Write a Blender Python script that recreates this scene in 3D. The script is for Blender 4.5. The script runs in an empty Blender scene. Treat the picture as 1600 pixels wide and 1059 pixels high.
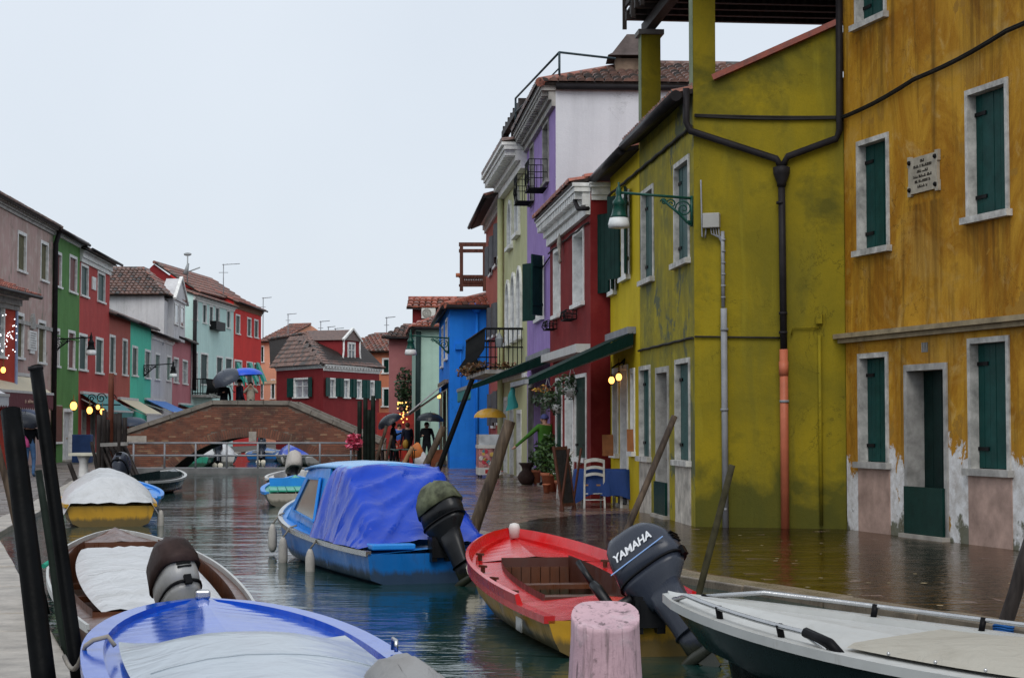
import bpy, bmesh, math, random
from math import radians as R, sin, cos, pi, sqrt, atan2
from mathutils import Vector as V, Matrix as MX
random.seed(7)
S = bpy.context.scene
COL = S.collection
# ------------------------------------------------------------ camera
FPX, CX, CY, EYE = 2850.0, 800.0, 529.5, 1.6
PIT = math.atan((664 - CY) / FPX)
cd = bpy.data.cameras.new('camera'); cam = bpy.data.objects.new('camera', cd); COL.objects.link(cam)
cam.location = (0, 0, EYE); cam.rotation_euler = (pi / 2 + PIT, 0, 0)
cd.sensor_width = 36; cd.lens = 36 * FPX / 1600; cd.clip_end = 3000; cd.clip_start = .1
S.camera = cam
# ------------------------------------------------------------ overcast sky, soft sun, exposure
SUN_EL, SUN_AZ = R(48), R(182)
w = bpy.data.worlds.new('World'); S.world = w; w.use_nodes = True
nt = w.node_tree; nt.nodes.clear()
sk = nt.nodes.new('ShaderNodeTexSky'); sk.sky_type = 'NISHITA'; sk.sun_disc = False
sk.sun_elevation = SUN_EL; sk.sun_rotation = SUN_AZ; sk.dust_density = 3; sk.air_density = 1
sc = nt.nodes.new('ShaderNodeVectorMath'); sc.operation = 'SCALE'; sc.inputs[3].default_value = .09
tc = nt.nodes.new('ShaderNodeTexCoord')
nz = nt.nodes.new('ShaderNodeTexNoise'); nz.inputs['Scale'].default_value = 2.2; nz.inputs['Detail'].default_value = 5
cr = nt.nodes.new('ShaderNodeValToRGB')
cr.color_ramp.elements[0].position = .3; cr.color_ramp.elements[0].color = (.62, .675, .745, 1)
cr.color_ramp.elements[1].position = .7; cr.color_ramp.elements[1].color = (.71, .76, .82, 1)
mx = nt.nodes.new('ShaderNodeMix'); mx.data_type = 'RGBA'; mx.inputs[0].default_value = .88
bg = nt.nodes.new('ShaderNodeBackground'); bg.inputs[1].default_value = 1.0
ow = nt.nodes.new('ShaderNodeOutputWorld')
for a, b in ((sk.outputs[0], sc.inputs[0]), (tc.outputs['Generated'], nz.inputs['Vector']), (nz.outputs[0], cr.inputs[0]),
             (sc.outputs[0], mx.inputs[6]), (cr.outputs[0], mx.inputs[7]), (mx.outputs[2], bg.inputs[0]), (bg.outputs[0], ow.inputs[0])):
    nt.links.new(a, b)
sd = bpy.data.lights.new('sun', 'SUN'); sd.energy = 1.3; sd.angle = R(40); sd.color = (1, .97, .93)
so = bpy.data.objects.new('sun', sd); COL.objects.link(so)
so.rotation_euler = (pi / 2 - SUN_EL, 0, pi - SUN_AZ)
S.view_settings.view_transform = 'Standard'; S.view_settings.look = 'None'
S.view_settings.exposure = .3; S.view_settings.gamma = 1; S.view_settings.use_curve_mapping = False
S.render.engine = 'CYCLES'
S.cycles.max_bounces = 6; S.cycles.diffuse_bounces = 3; S.cycles.glossy_bounces = 4; S.cycles.transmission_bounces = 4
S.cycles.transparent_max_bounces = 8; S.cycles.caustics_reflective = False; S.cycles.caustics_refractive = False

def ray(px, py):
    x, y, z = px - CX, FPX, -(py - CY)
    return V((x, y * cos(PIT) - z * sin(PIT), y * sin(PIT) + z * cos(PIT)))
def G(px, py, z=0.0):                      # where a line of sight meets height z
    d = ray(px, py); t = (z - EYE) / d.z
    return V((d.x * t, d.y * t, z))
def D(px, py, Y):                          # point on a line of sight at depth Y
    d = ray(px, py); t = Y / d.y
    return V((d.x * t, Y, EYE + d.z * t))
# ------------------------------------------------------------ scene graph helpers
def tag(o, label=None, cat=None, group=None, kind=None):
    if label: o['label'] = label
    if cat: o['category'] = cat
    if group: o['group'] = group
    if kind: o['kind'] = kind
    return o
WM = {}
def link(o, parent=None, M=None):
    M = M.copy() if M is not None else MX.Identity(4)
    COL.objects.link(o)
    if parent is not None:
        o.parent = parent; o.matrix_parent_inverse = WM[parent.name].inverted()
    o.matrix_basis = M; WM[o.name] = M
    return o
def thing(name, label, cat, loc=(0, 0, 0), group=None, kind=None, M=None):
    o = bpy.data.objects.new(name, None); o.empty_display_size = .2
    link(o, None, M if M is not None else MX.Translation(V(loc)))
    return tag(o, label, cat, group, kind)
class MB:
    def __init__(s): s.v = []; s.f = []; s.sm = []
    def add(s, vs, fs, sm=False):
        b = len(s.v); s.v += [tuple(p) for p in vs]
        s.f += [tuple(i + b for i in f) for f in fs]; s.sm += [sm] * len(fs); return s
    def quad(s, a, b, c, d): return s.add([a, b, c, d], [(0, 1, 2, 3)])
    def poly(s, pts): return s.add(pts, [tuple(range(len(pts)))])
    def hexa(s, p):                        # 8 points: bottom 4, top 4
        return s.add(p, [(0, 3, 2, 1), (4, 5, 6, 7), (0, 1, 5, 4), (1, 2, 6, 5), (2, 3, 7, 6), (3, 0, 4, 7)])
    def box(s, x0, x1, y0, y1, z0, z1):
        return s.hexa([(x0, y0, z0), (x1, y0, z0), (x1, y1, z0), (x0, y1, z0), (x0, y0, z1), (x1, y0, z1), (x1, y1, z1), (x0, y1, z1)])
    def bar(s, a, b, wd, ht=None, up=(0, 0, 1)):   # rectangular bar a->b
        a, b = V(a), V(b); ht = ht or wd; d = (b - a).normalized(); u = V(up)
        if abs(d.dot(u)) > .98: u = V((1, 0, 0))
        r = d.cross(u).normalized() * wd / 2; q = r.cross(d).normalized() * ht / 2
        return s.hexa([a - r - q, a + r - q, a + r + q, a - r + q, b - r - q, b + r - q, b + r + q, b - r + q])
    def tube(s, path, rad, n=8, cap=True, sm=True):
        path = [V(p) for p in path]; rs = rad if isinstance(rad, (list, tuple)) else [rad] * len(path)
        vs = []; fs = []; pu = None
        for i, p in enumerate(path):
            d = (path[min(i + 1, len(path) - 1)] - path[max(i - 1, 0)]).normalized()
            if pu is None:
                pu = V((0, 0, 1)) if abs(d.z) < .9 else V((1, 0, 0))
            u = (pu - d * d.dot(pu)).normalized(); pu = u; q = d.cross(u)
            for k in range(n):
                a = 2 * pi * k / n; vs.append(p + (u * cos(a) + q * sin(a)) * rs[i])
        for i in range(len(path) - 1):
            for k in range(n):
                k2 = (k + 1) % n; fs.append((i * n + k, i * n + k2, i * n + n + k2, i * n + n + k))
        s.add(vs, fs, sm)
        if cap:
            b = len(s.v) - len(vs)
            s.f += [tuple(b + k for k in reversed(range(n))), tuple(b + len(vs) - n + k for k in range(n))]; s.sm += [False] * 2
        return s
    def lathe(s, c, prof, n=16, sm=True):   # prof: (r,z)
        c = V(c); vs = []; fs = []
        for r, z in prof:
            for k in range(n): a = 2 * pi * k / n; vs.append(c + V((r * cos(a), r * sin(a), z)))
        for i in range(len(prof) - 1):
            for k in range(n): k2 = (k + 1) % n; fs.append((i * n + k, i * n + k2, i * n + n + k2, i * n + n + k))
        s.add(vs, fs, sm); b = len(s.v) - len(vs)
        s.f += [tuple(b + k for k in reversed(range(n))), tuple(b + len(vs) - n + k for k in range(n))]; s.sm += [False] * 2
        return s
    def loft(s, rings, closed=True, cap=True, sm=True):
        n = len(rings[0]); vs = [p for r in rings for p in r]; fs = []
        for i in range(len(rings) - 1):
            for k in range(n if closed else n - 1):
                k2 = (k + 1) % n; fs.append((i * n + k, i * n + k2, i * n + n + k2, i * n + n + k))
        s.add(vs, fs, sm)
        if cap and closed:
            b = len(s.v) - len(vs)
            s.f += [tuple(b + k for k in reversed(range(n))), tuple(b + len(vs) - n + k for k in range(n))]; s.sm += [False] * 2
        return s
    def ball(s, c, r, n=10, m=7, sx=1, sy=1, sz=1):
        c = V(c); vs = []; fs = []
        for i in range(1, m):
            t = pi * i / m
            for k in range(n): a = 2 * pi * k / n; vs.append(c + V((r * sx * sin(t) * cos(a), r * sy * sin(t) * sin(a), r * sz * cos(t))))
        top = len(vs); vs += [c + V((0, 0, r * sz)), c - V((0, 0, r * sz))]
        for i in range(m - 2):
            for k in range(n): k2 = (k + 1) % n; fs.append((i * n + k, i * n + n + k, i * n + n + k2, i * n + k2))
        for k in range(n):
            k2 = (k + 1) % n; fs.append((top, k, k2)); fs.append((top + 1, (m - 2) * n + k2, (m - 2) * n + k))
        return s.add(vs, fs, sm=True)
    def mesh(s, name, fix=True):
        me = bpy.data.meshes.new(name); me.from_pydata(s.v, [], s.f)
        me.polygons.foreach_set('use_smooth', s.sm)
        if fix:
            bm = bmesh.new(); bm.from_mesh(me); bmesh.ops.recalc_face_normals(bm, faces=bm.faces); bm.to_mesh(me); bm.free()
        me.update(); return me
    def build(s, name, mat, parent=None, M=None, kind=None, fix=True, bevel=0):
        me = s.mesh(name, fix); me.materials.append(mat)
        o = bpy.data.objects.new(name, me); link(o, parent, M)
        if bevel:
            b = o.modifiers.new('b', 'BEVEL'); b.width = bevel; b.segments = 2; b.limit_method = 'ANGLE'
        if kind: o['kind'] = kind
        return o
def inst(name, me, parent, M):
    o = bpy.data.objects.new(name, me); return link(o, parent, M)
def solo(name, mb, mat, label, cat, group=None, kind=None, M=None, fix=True, bevel=0):
    return tag(mb.build(name, mat, None, M, fix=fix, bevel=bevel), label, cat, group, kind)
def text_mesh(txt, size, M, mat, parent, name='lettering', bold=0, ext=.002, shear=0):
    c = bpy.data.curves.new(name, 'FONT'); c.body = txt; c.size = size; c.extrude = ext; c.offset = bold; c.shear = shear
    c.align_x = 'CENTER'; c.align_y = 'CENTER'; c.resolution_u = 2
    t = bpy.data.objects.new(name, c); COL.objects.link(t)
    dg = bpy.context.evaluated_depsgraph_get(); me = bpy.data.meshes.new_from_object(t.evaluated_get(dg))
    bpy.data.objects.remove(t); me.materials.clear(); me.materials.append(mat)
    return inst(name, me, parent, M)
# ------------------------------------------------------------ materials
def N(nt, t, ins=None, **pr):
    n = nt.nodes.new(t)
    for k, v in pr.items(): setattr(n, k, v)
    for k, v in (ins or {}).items():
        sck = n.inputs[k]
        if isinstance(v, bpy.types.NodeSocket): nt.links.new(v, sck)
        else: sck.default_value = v
    return n
def c4(c): return tuple(c) + (1,) if len(c) == 3 else c
def base(name):
    m = bpy.data.materials.new(name); m.use_nodes = True; nt = m.node_tree
    return m, nt, nt.nodes['Principled BSDF']
def pos(nt, sx=1, sy=1, sz=1):
    g = N(nt, 'ShaderNodeNewGeometry')
    return N(nt, 'ShaderNodeMapping', {'Vector': g.outputs['Position'], 'Scale': (sx, sy, sz)}).outputs[0]
def opos(nt, sx=1, sy=1, sz=1):
    g = N(nt, 'ShaderNodeTexCoord')
    return N(nt, 'ShaderNodeMapping', {'Vector': g.outputs['Object'], 'Scale': (sx, sy, sz)}).outputs[0]
def noise(nt, vec, sc, det=4, rough=.6, dist=0):
    return N(nt, 'ShaderNodeTexNoise', {'Vector': vec, 'Scale': sc, 'Detail': det, 'Roughness': rough, 'Distortion': dist}).outputs[0]
def ramp(nt, f, p0, p1, v0=0., v1=1.):
    return N(nt, 'ShaderNodeMapRange', {'Value': f, 'From Min': p0, 'From Max': p1, 'To Min': v0, 'To Max': v1}).outputs[0]
def mix(nt, f, a, b, mode='MIX'):
    n = N(nt, 'ShaderNodeMix', data_type='RGBA', blend_type=mode)
    for i, v in ((0, f), (6, a), (7, b)):
        if isinstance(v, bpy.types.NodeSocket): nt.links.new(v, n.inputs[i])
        else: n.inputs[i].default_value = c4(v) if i else v
    return n.outputs[2]
def math_(nt, op, a, b=0.):
    n = N(nt, 'ShaderNodeMath', operation=op)
    for i, v in enumerate((a, b)):
        if isinstance(v, bpy.types.NodeSocket): nt.links.new(v, n.inputs[i])
        else: n.inputs[i].default_value = v
    return n.outputs[0]
def bump(nt, p, h, st=.3, dist=.02):
    b = N(nt, 'ShaderNodeBump', {'Height': h, 'Strength': st, 'Distance': dist}); nt.links.new(b.outputs[0], p.inputs['Normal']); return b
def plain(name, col, rough=.5, var=.25, sc=3., metal=0, spec=None, bm=.1, obj=True, coat=0):
    if spec is None: spec = .08 if max(col) < .06 and not metal else .22
    m, nt, p = base(name); v = opos(nt) if obj else pos(nt)
    n = noise(nt, v, sc, 5); d = tuple(c * (1 - var) for c in col); l = tuple(min(1, c * (1 + var * .6)) for c in col)
    nt.links.new(mix(nt, ramp(nt, n, .3, .7), d, l), p.inputs['Base Color'])
    n2 = noise(nt, v, sc * 9, 3)
    nt.links.new(ramp(nt, n2, .2, .8, max(.02, rough - .12), min(1, rough + .12)), p.inputs['Roughness'])
    p.inputs['Metallic'].default_value = metal; p.inputs['Specular IOR Level'].default_value = spec
    p.inputs['Coat Weight'].default_value = coat; p.inputs['Coat Roughness'].default_value = .06
    if bm: bump(nt, p, n2, bm, .01)
    return m
def cracks(nt, col, P, dark, sc=.9, th=.55):
    n = noise(nt, P, sc, 9, .62, .5); l = ramp(nt, math_(nt, 'ABSOLUTE', math_(nt, 'SUBTRACT', n, .5)), .0, .0045, 1., 0.)
    m = ramp(nt, noise(nt, P, .45, 3), th, th + .08); return mix(nt, math_(nt, 'MULTIPLY', math_(nt, 'MULTIPLY', l, m), .75), col, dark)
def plaster(name, c, dark, light, k=.6, streak=.5, sc=.7, rough=.75, patch=None, pt=.62, psc=.9):
    m, nt, p = base(name); P = pos(nt)
    n1 = noise(nt, P, sc, 7, .65, .3); col = mix(nt, ramp(nt, n1, .35, .7), c, dark)
    n2 = noise(nt, P, sc * 3.3, 6, .6, .5); col = mix(nt, math_(nt, 'MULTIPLY', ramp(nt, n2, .5, .78), k), col, light)
    n3 = noise(nt, pos(nt, 3.5, 3.5, .22), 1., 5, .65)
    col = mix(nt, math_(nt, 'MULTIPLY', ramp(nt, n3, .48, .75), streak), col, tuple(x * .55 for x in dark))
    if patch:
        n4 = noise(nt, P, psc, 8, .68, .6); col = mix(nt, ramp(nt, n4, pt, pt + .04), col, patch)
    n5 = noise(nt, P, 40, 3); col = mix(nt, ramp(nt, n5, .2, .8, 0, .16), col, tuple(x * .4 for x in c))
    col = cracks(nt, col, P, tuple(x * .3 for x in dark))
    nt.links.new(col, p.inputs['Base Color']); p.inputs['Roughness'].default_value = rough
    p.inputs['Specular IOR Level'].default_value = .1
    h = math_(nt, 'ADD', math_(nt, 'MULTIPLY', noise(nt, P, 9, 5), .7), math_(nt, 'MULTIPLY', n5, .3)); bump(nt, p, h, .35, .02)
    return m
def tilemat(name, a, b, c):
    m, nt, p = base(name); oi = N(nt, 'ShaderNodeObjectInfo'); g = N(nt, 'ShaderNodeNewGeometry')
    f = math_(nt, 'FRACT', math_(nt, 'ADD', oi.outputs['Random'], g.outputs['Random Per Island']))
    col = mix(nt, ramp(nt, f, 0, .55), a, b); col = mix(nt, ramp(nt, f, .7, .8), col, c)
    n = noise(nt, pos(nt), 7, 5); col = mix(nt, ramp(nt, n, .42, .68, 0, .75), col, tuple(x * .3 + .02 for x in a))
    nt.links.new(col, p.inputs['Base Color']); p.inputs['Roughness'].default_value = .45
    bump(nt, p, noise(nt, pos(nt), 60, 3), .3, .01)
    return m
def emit(name, col, st):
    m, nt, p = base(name); p.inputs['Base Color'].default_value = c4(col)
    p.inputs['Emission Color'].default_value = c4(col); p.inputs['Emission Strength'].default_value = st; return m
def glassy(name, col, rough=.06):
    m, nt, p = base(name); n = noise(nt, opos(nt), 2.5, 3)
    nt.links.new(mix(nt, ramp(nt, n, .3, .7), col, tuple(c * 2 + .02 for c in col)), p.inputs['Base Color'])
    p.inputs['Roughness'].default_value = rough; p.inputs['Specular IOR Level'].default_value = .6; return m
def woodmat(name, a, b, rough=.65, sx=1, sz=.12, sc=14):
    m, nt, p = base(name); n = noise(nt, opos(nt, sx, sx, sz), sc, 6, .65, .4); n2 = noise(nt, opos(nt), 3, 4)
    col = mix(nt, ramp(nt, n, .35, .68), a, b); col = mix(nt, ramp(nt, n2, .5, .8, 0, .6), col, tuple(x * .5 for x in a))
    nt.links.new(col, p.inputs['Base Color']); p.inputs['Roughness'].default_value = rough; p.inputs['Specular IOR Level'].default_value = .2
    bump(nt, p, n, .5, .02); return m
def clothmat(name, col, rough=.5, dirt=(.2, .2, .18), k=.4, fold=6, st=.4, spec=.25):
    m, nt, p = base(name); p.inputs['Specular IOR Level'].default_value = spec; v = opos(nt); n = noise(nt, v, 2.2, 6, .6, .6)
    nt.links.new(mix(nt, ramp(nt, n, .48, .8, 0, k), col, dirt), p.inputs['Base Color'])
    p.inputs['Roughness'].default_value = rough
    n2 = noise(nt, opos(nt, 1, 1, .35), fold, 4, .5, 1.2); bump(nt, p, n2, st, .06); return m
def leafmat(name, a, b):
    m, nt, p = base(name); g = N(nt, 'ShaderNodeNewGeometry')
    nt.links.new(mix(nt, g.outputs['Random Per Island'], a, b), p.inputs['Base Color']); p.inputs['Roughness'].default_value = .45
    return m
# ------------------------------------------------------------ shared materials
WHITE = plain('white_stone', (.74, .74, .72), .6, .3, 5)
GREYST = plain('grey_stone', (.36, .35, .33), .7, .45, 4, bm=.4)
KERB = plain('istrian_stone', (.36, .33, .29), .45, .4, 3, bm=.4, obj=False)
PINKST = plain('pink_slab', (.42, .29, .24), .6, .4, 3, bm=.3)
STAINST = plain('stained_slab', (.5, .46, .4), .6, .5, 4, bm=.3)
GREEN = plain('shutter_green', (.008, .052, .046), .4, .3, 4)
DKGREEN = plain('dark_green_paint', (.006, .032, .026), .35, .3, 4)
TEALSH = plain('shutter_teal', (.02, .075, .072), .5, .3, 4)
BLACK = plain('black_metal', (.006, .006, .007), .4, .3, 6)
IRON = plain('wrought_iron', (.012, .013, .014), .5, .3, 6)
DARK = plain('dark_interior', (.012, .012, .013), .7, .3, 3)
GREYSH = plain('shutter_grey', (.10, .10, .11), .6, .3, 4)
OLDWOODSH = plain('old_wood_shutter', (.11, .1, .045), .7, .4, 5)
BROWNSH = plain('brown_shutter', (.12, .03, .015), .5, .3, 4)
REDSH = plain('maroon_shutter', (.16, .05, .045), .55, .3, 4)
PANE = glassy('window_glass', (.05, .06, .07)); PALEPANE = glassy('curtained_glass', (.2, .22, .24), .15)
TILE = tilemat('roof_tile', (.16, .05, .035), (.30, .12, .08), (.12, .09, .075))
TILER = tilemat('roof_tile_red', (.26, .055, .03), (.42, .13, .08), (.16, .08, .06))
TILEG = tilemat('roof_tile_weathered', (.10, .06, .048), (.21, .115, .09), (.055, .052, .05))
TIMBER = woodmat('dark_timber', (.012, .009, .008), (.035, .027, .024), .6)
WOOD = woodmat('grey_wood', (.03, .02, .014), (.11, .078, .052), .6)
REDWOOD = woodmat('red_brown_wood', (.05, .016, .01), (.12, .045, .03), .5)
PIPEB = plain('dark_pipe', (.022, .02, .022), .45, .3, 4)
CABLE = plain('cable', (.03, .028, .026), .6, .3, 4)
GREYPIPE = plain('grey_pipe', (.24, .25, .27), .5, .3, 3)
LAMPG = plain('lamp_green', (.008, .06, .045), .3, .25, 5)
TERRA = plain('terracotta', (.36, .12, .06), .7, .3, 5)
CONC = plain('concrete', (.22, .21, .2), .7, .35, 3)
STONEW = plain('grimy_white_stone', (.5, .49, .46), .6, .5, 5, bm=.3)
LIT = emit('lamp_glow', (1, .46, .1), 2.8)
LITS = emit('fairy_light', (.95, .97, 1), 2.5)
MILK = plain('frosted_glass', (.62, .64, .64), .25, .15, 5)
LEAF = leafmat('leaf', (.015, .05, .012), (.07, .14, .03)); LEAFD = leafmat('leaf_dark', (.012, .035, .014), (.04, .075, .03))
# ------------------------------------------------------------ facade tools
class Fac:
    def __init__(s, A, B):
        s.A, s.B = V(A[:2]), V(B[:2]); d = s.B - s.A; s.L = d.length; s.t = d / s.L
        n = V((-s.t.y, s.t.x)); s.n = n if n.dot(-(s.A + s.B) / 2) > 0 else -n
    def P(s, u, z, o=0.):
        q = s.A + s.t * u + s.n * o; return V((q.x, q.y, z))
    def uv(s, px, py):
        d = ray(px, py); k = (s.A.dot(s.n)) / (d.x * s.n.x + d.y * s.n.y)
        q = V((d.x * k, d.y * k)); return (q - s.A).dot(s.t), EYE + d.z * k
    def rect(s, xl, xr, yt, yb):
        ym = (yt + yb) / 2; xm = (xl + xr) / 2
        a, b = s.uv(xl, ym)[0], s.uv(xr, ym)[0]; return min(a, b), max(a, b), s.uv(xm, yb)[1], s.uv(xm, yt)[1]
    def box(s, mb, u0, u1, z0, z1, o0, o1):
        return mb.hexa([s.P(u0, z0, o0), s.P(u1, z0, o0), s.P(u1, z0, o1), s.P(u0, z0, o1),
                        s.P(u0, z1, o0), s.P(u1, z1, o0), s.P(u1, z1, o1), s.P(u0, z1, o1)])
def wall(fac, root, z0, z1, holes, mat, name='front_wall', u0=0, u1=None, cell=None):
    u1 = fac.L if u1 is None else u1; mb = MB()
    us = sorted({u0, u1} | {min(max(x, u0), u1) for h in holes for x in h[:2]}); zs = sorted({z0, z1} | {min(max(x, z0), z1) for h in holes for x in h[2:4]})
    for a, b in zip(us, us[1:]):
        for c, d in zip(zs, zs[1:]):
            m, k = (a + b) / 2, (c + d) / 2
            if b - a < 1e-4 or d - c < 1e-4: continue
            if any(h[0] < m < h[1] and h[2] < k < h[3] for h in holes): continue
            mb.quad(fac.P(a, c), fac.P(b, c), fac.P(b, d), fac.P(a, d))
    return mb.build(name, mat, root, fix=False)
def window(fac, root, h, fill='shut', fm=None, sm=None, fw=.1, dep=.22, sill=True, proud=.025, planks=0, sillm=None, lab=None, sillw=.06, pan=None, hinges=True, mull=1):
    """h = outer frame (u0,u1,z0,z1); frame is the part, closures and sill its sub-parts"""
    fm = fm or WHITE; sm = sm or GREEN; u0, u1, z0, z1 = h; mb = MB(); fw = min(fw, (u1 - u0) * .2)
    fac.box(mb, u0, u0 + fw, z0, z1, -dep, proud); fac.box(mb, u1 - fw, u1, z0, z1, -dep, proud)
    fac.box(mb, u0 + fw, u1 - fw, z1 - fw, z1, -dep, proud)
    if not sill: fac.box(mb, u0 + fw, u1 - fw, z0, z0 + fw * .4, -dep, proud)
    W = mb.build('window', fm, root)
    if sill: fac.box(MB(), u0 - sillw, u1 + sillw, z0 - .09, z0, -dep, .09).build('sill', sillm or fm, W)
    a, b, c, d = u0 + fw, u1 - fw, z0, z1 - fw
    if fill == 'shut':
        if planks:
            n = planks
            for i in range(n):
                w_ = (b - a) / n; j = random.uniform(-.004, .004)
                fac.box(MB(), a + w_ * i + .004, a + w_ * (i + 1) - .004, c + .01, d - .006, -dep + .02 + j, -dep + .055 + j).build('plank', sm, W)
            fac.box(MB(), a, b, c, d, -dep - .02, -dep + .005).build('shutter_back', DARK, W)
            if hinges:
                for zz in (c + (d - c) * .16, c + (d - c) * .84):
                    for q0, q1 in ((a, a + (b - a) * .3), (b - (b - a) * .2, b)): fac.box(MB(), q0, q1, zz - .025, zz + .025, -dep + .05, -dep + .075).build('hinge', BLACK, W)
        else:
            m_ = (a + b) / 2
            for q0, q1 in ((a, m_ - .006), (m_ + .006, b)):
                mb = MB(); k = 3
                for i in range(k):
                    w_ = (q1 - q0) / k; fac.box(mb, q0 + w_ * i + .004, q0 + w_ * (i + 1) - .004, c, d, -dep, -dep + .05)
                fac.box(mb, q0, q1, c, d, -dep - .02, -dep + .012); mb.build('shutter', sm, W)
    else:
        fac.box(MB(), a, b, c, d, -dep - .02, -dep + .01).build('pane', pan or PANE, W)
        if mull:
            mb = MB(); m_ = (a + b) / 2; fac.box(mb, m_ - .03, m_ + .03, c, d, -dep + .01, -dep + .05)
            fac.box(mb, a, m_ - .03, c + (d - c) * .6, c + (d - c) * .6 + .04, -dep + .01, -dep + .04); fac.box(mb, m_ + .03, b, c + (d - c) * .6, c + (d - c) * .6 + .04, -dep + .01, -dep + .04)
            mb.build('casement', fm, W)
    if fill in ('open', 'pane_open'):
        for sgn, uu in ((-1, u0), (1, u1)): leaf(fac, W, uu, sgn, (u1 - u0) * .48, c, d, 12, sm)
    if lab: tag(W, lab)
    return W
def leaf(fac, par, u, sgn, wd, z0, z1, ang, mat, n=3, name='shutter'):
    """a hinged shutter leaf swung out by ang degrees from flat on the wall"""
    mb = MB(); a = R(ang); du, do = cos(a) * sgn, sin(a); th = .045
    for i in range(n):
        q0, q1 = wd * i / n + .004, wd * (i + 1) / n - .004
        pts = []
        for z in (z0, z1):
            for q, o in ((q0, 0), (q1, 0), (q1, th), (q0, th)):
                pts.append(fac.P(u + du * q - do * o * sgn * 0 - sgn * sin(a) * o, z, .035 + do * q + cos(a) * o))
        mb.hexa(pts)
    for zz in (z0 + (z1 - z0) * .18, z0 + (z1 - z0) * .82):
        p, q = fac.P(u + du * .01, zz, .03 + do * .01), fac.P(u + du * (wd - .01), zz, .03 + do * (wd - .01)); mb.bar(p, q, .02, .07)
    return mb.build(name, mat, par)
def door(fac, root, h, leafm, fm=None, fw=.12, dep=.45, ajar=0, barrier=None, stepm=None, lab=None, dark=True):
    fm = fm or WHITE; u0, u1, z0, z1 = h; fw = min(fw, (u1 - u0) * .18); mb = MB()
    fac.box(mb, u0, u0 + fw, z0, z1, -dep, .025); fac.box(mb, u1 - fw, u1, z0, z1, -dep, .025); fac.box(mb, u0 + fw, u1 - fw, z1 - fw, z1, -dep, .025)
    Dr = mb.build('door', fm, root); a, b = u0 + fw, u1 - fw
    k = 4; mb = MB()
    for i in range(k):
        w_ = (b - a) / k; fac.box(mb, a + w_ * i + .004, a + w_ * (i + 1) - .004, z0, z1 - fw, -dep, -dep + .05)
    fac.box(mb, a, b, z0, z1 - fw, -dep - .03, -dep + .015); mb.build('door_leaf', leafm, Dr)
    fac.box(MB(), u0 - .02, u1 + .02, z0 - .02, z0 + .06, -dep, .12).build('threshold', stepm or KERB, Dr)
    mb = MB(); mb.ball(fac.P(a + (b - a) * .75, z0 + 1.0, -dep + .08), .03, 6, 5); mb.build('knob', plain('brass', (.5, .32, .1), .3, metal=1), Dr)
    if barrier:
        fac.box(MB(), a - .03, b + .03, z0 + .06, barrier, .03, .07).build('flood_barrier', DKGREEN, Dr)
    if lab: tag(Dr, lab)
    return Dr
_tile = {}
def tile_mesh(mat, w=.2, l=.42):
    key = (mat.name, w, l)
    if key not in _tile:
        mb = MB(); r0, r1 = w * .5, w * .4; A = []; B = []
        for k in range(5):
            a = pi * k / 4; A.append((-r0 * cos(a), 0, r0 * .75 * sin(a) + .02)); B.append((-r1 * cos(a), l, r1 * .75 * sin(a)))
        mb.loft([A, B], closed=False, sm=True); mb.poly(A)
        me = mb.mesh('tile', False); me.materials.append(mat); _tile[key] = (me, mb)
    return _tile[key]
def tile_roof(root, e0, e1, r0, r1, mat, w=.21, l=.34, each=False, name='roof', under=None):
    """eave e0->e1, ridge r0->r1; barrel tiles on a slab"""
    e0, e1, r0, r1 = map(V, (e0, e1, r0, r1)); U = (e1 - e0); Lu = U.length; U.normalize()
    nrm = U.cross(r0 - e0)
    if nrm.length < 1e-3: nrm = U.cross(r1 - e0)
    nrm.normalize()
    if nrm.z < 0: nrm = -nrm
    Vv = nrm.cross(U).normalized()
    if Vv.z < 0: Vv = -Vv
    mb = MB(); k = nrm * -.07
    mb.hexa([e0 + k, e1 + k, r1 + k, r0 + k, e0, e1, r1, r0]); Rf = mb.build(name, under or TIMBER, root)
    Hh = (r0 - e0).dot(Vv); a0, a1 = (r0 - e0).dot(U), (r1 - e0).dot(U); me, tm = tile_mesh(mat, w, l + .08); J = MB()
    nu, nv = int(Lu / w), max(1, int(Hh / l))
    for i in range(nu + 1):
        u = (i + .5) * Lu / (nu + 1)
        for j in range(nv):
            v = j * Hh / nv; f = (v + .5 * l) / Hh
            if not (a0 * f - w * .3 <= u <= Lu + (a1 - Lu) * f + w * .3): continue
            p = e0 + U * (u + random.uniform(-.012, .012)) + Vv * (v - .03) + nrm * (.012 + random.uniform(0, .01))
            Mx = MX((U.to_4d(), Vv.to_4d(), nrm.to_4d(), (0, 0, 0, 1))).transposed(); Mx[3] = (0, 0, 0, 1)
            Mx = MX.Translation(p) @ Mx.to_3x3().to_4x4() @ MX.Rotation(random.uniform(-.04, .04), 4, 'Z') @ MX.Rotation(-.06, 4, 'X')
            if each and each > 0: inst('tile', me, Rf, Mx); each -= 1
            else: J.add([Mx @ V(q) for q in tm.v], tm.f, True)
    if J.v:
        o = J.build('tiles', mat, Rf, kind='stuff', fix=False)
    mb = MB()
    for a, b in ((r0, r1),):
        if (b - a).length > .3:
            n = max(1, int((b - a).length / .4))
            for i in range(n): p = a.lerp(b, i / n); q = a.lerp(b, (i + 1) / n); mb.tube([p + nrm * .02, q + nrm * .04], [.12, .1], 8)
            mb.build('ridge_tiles', mat, Rf, kind='stuff')
    return Rf
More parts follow.
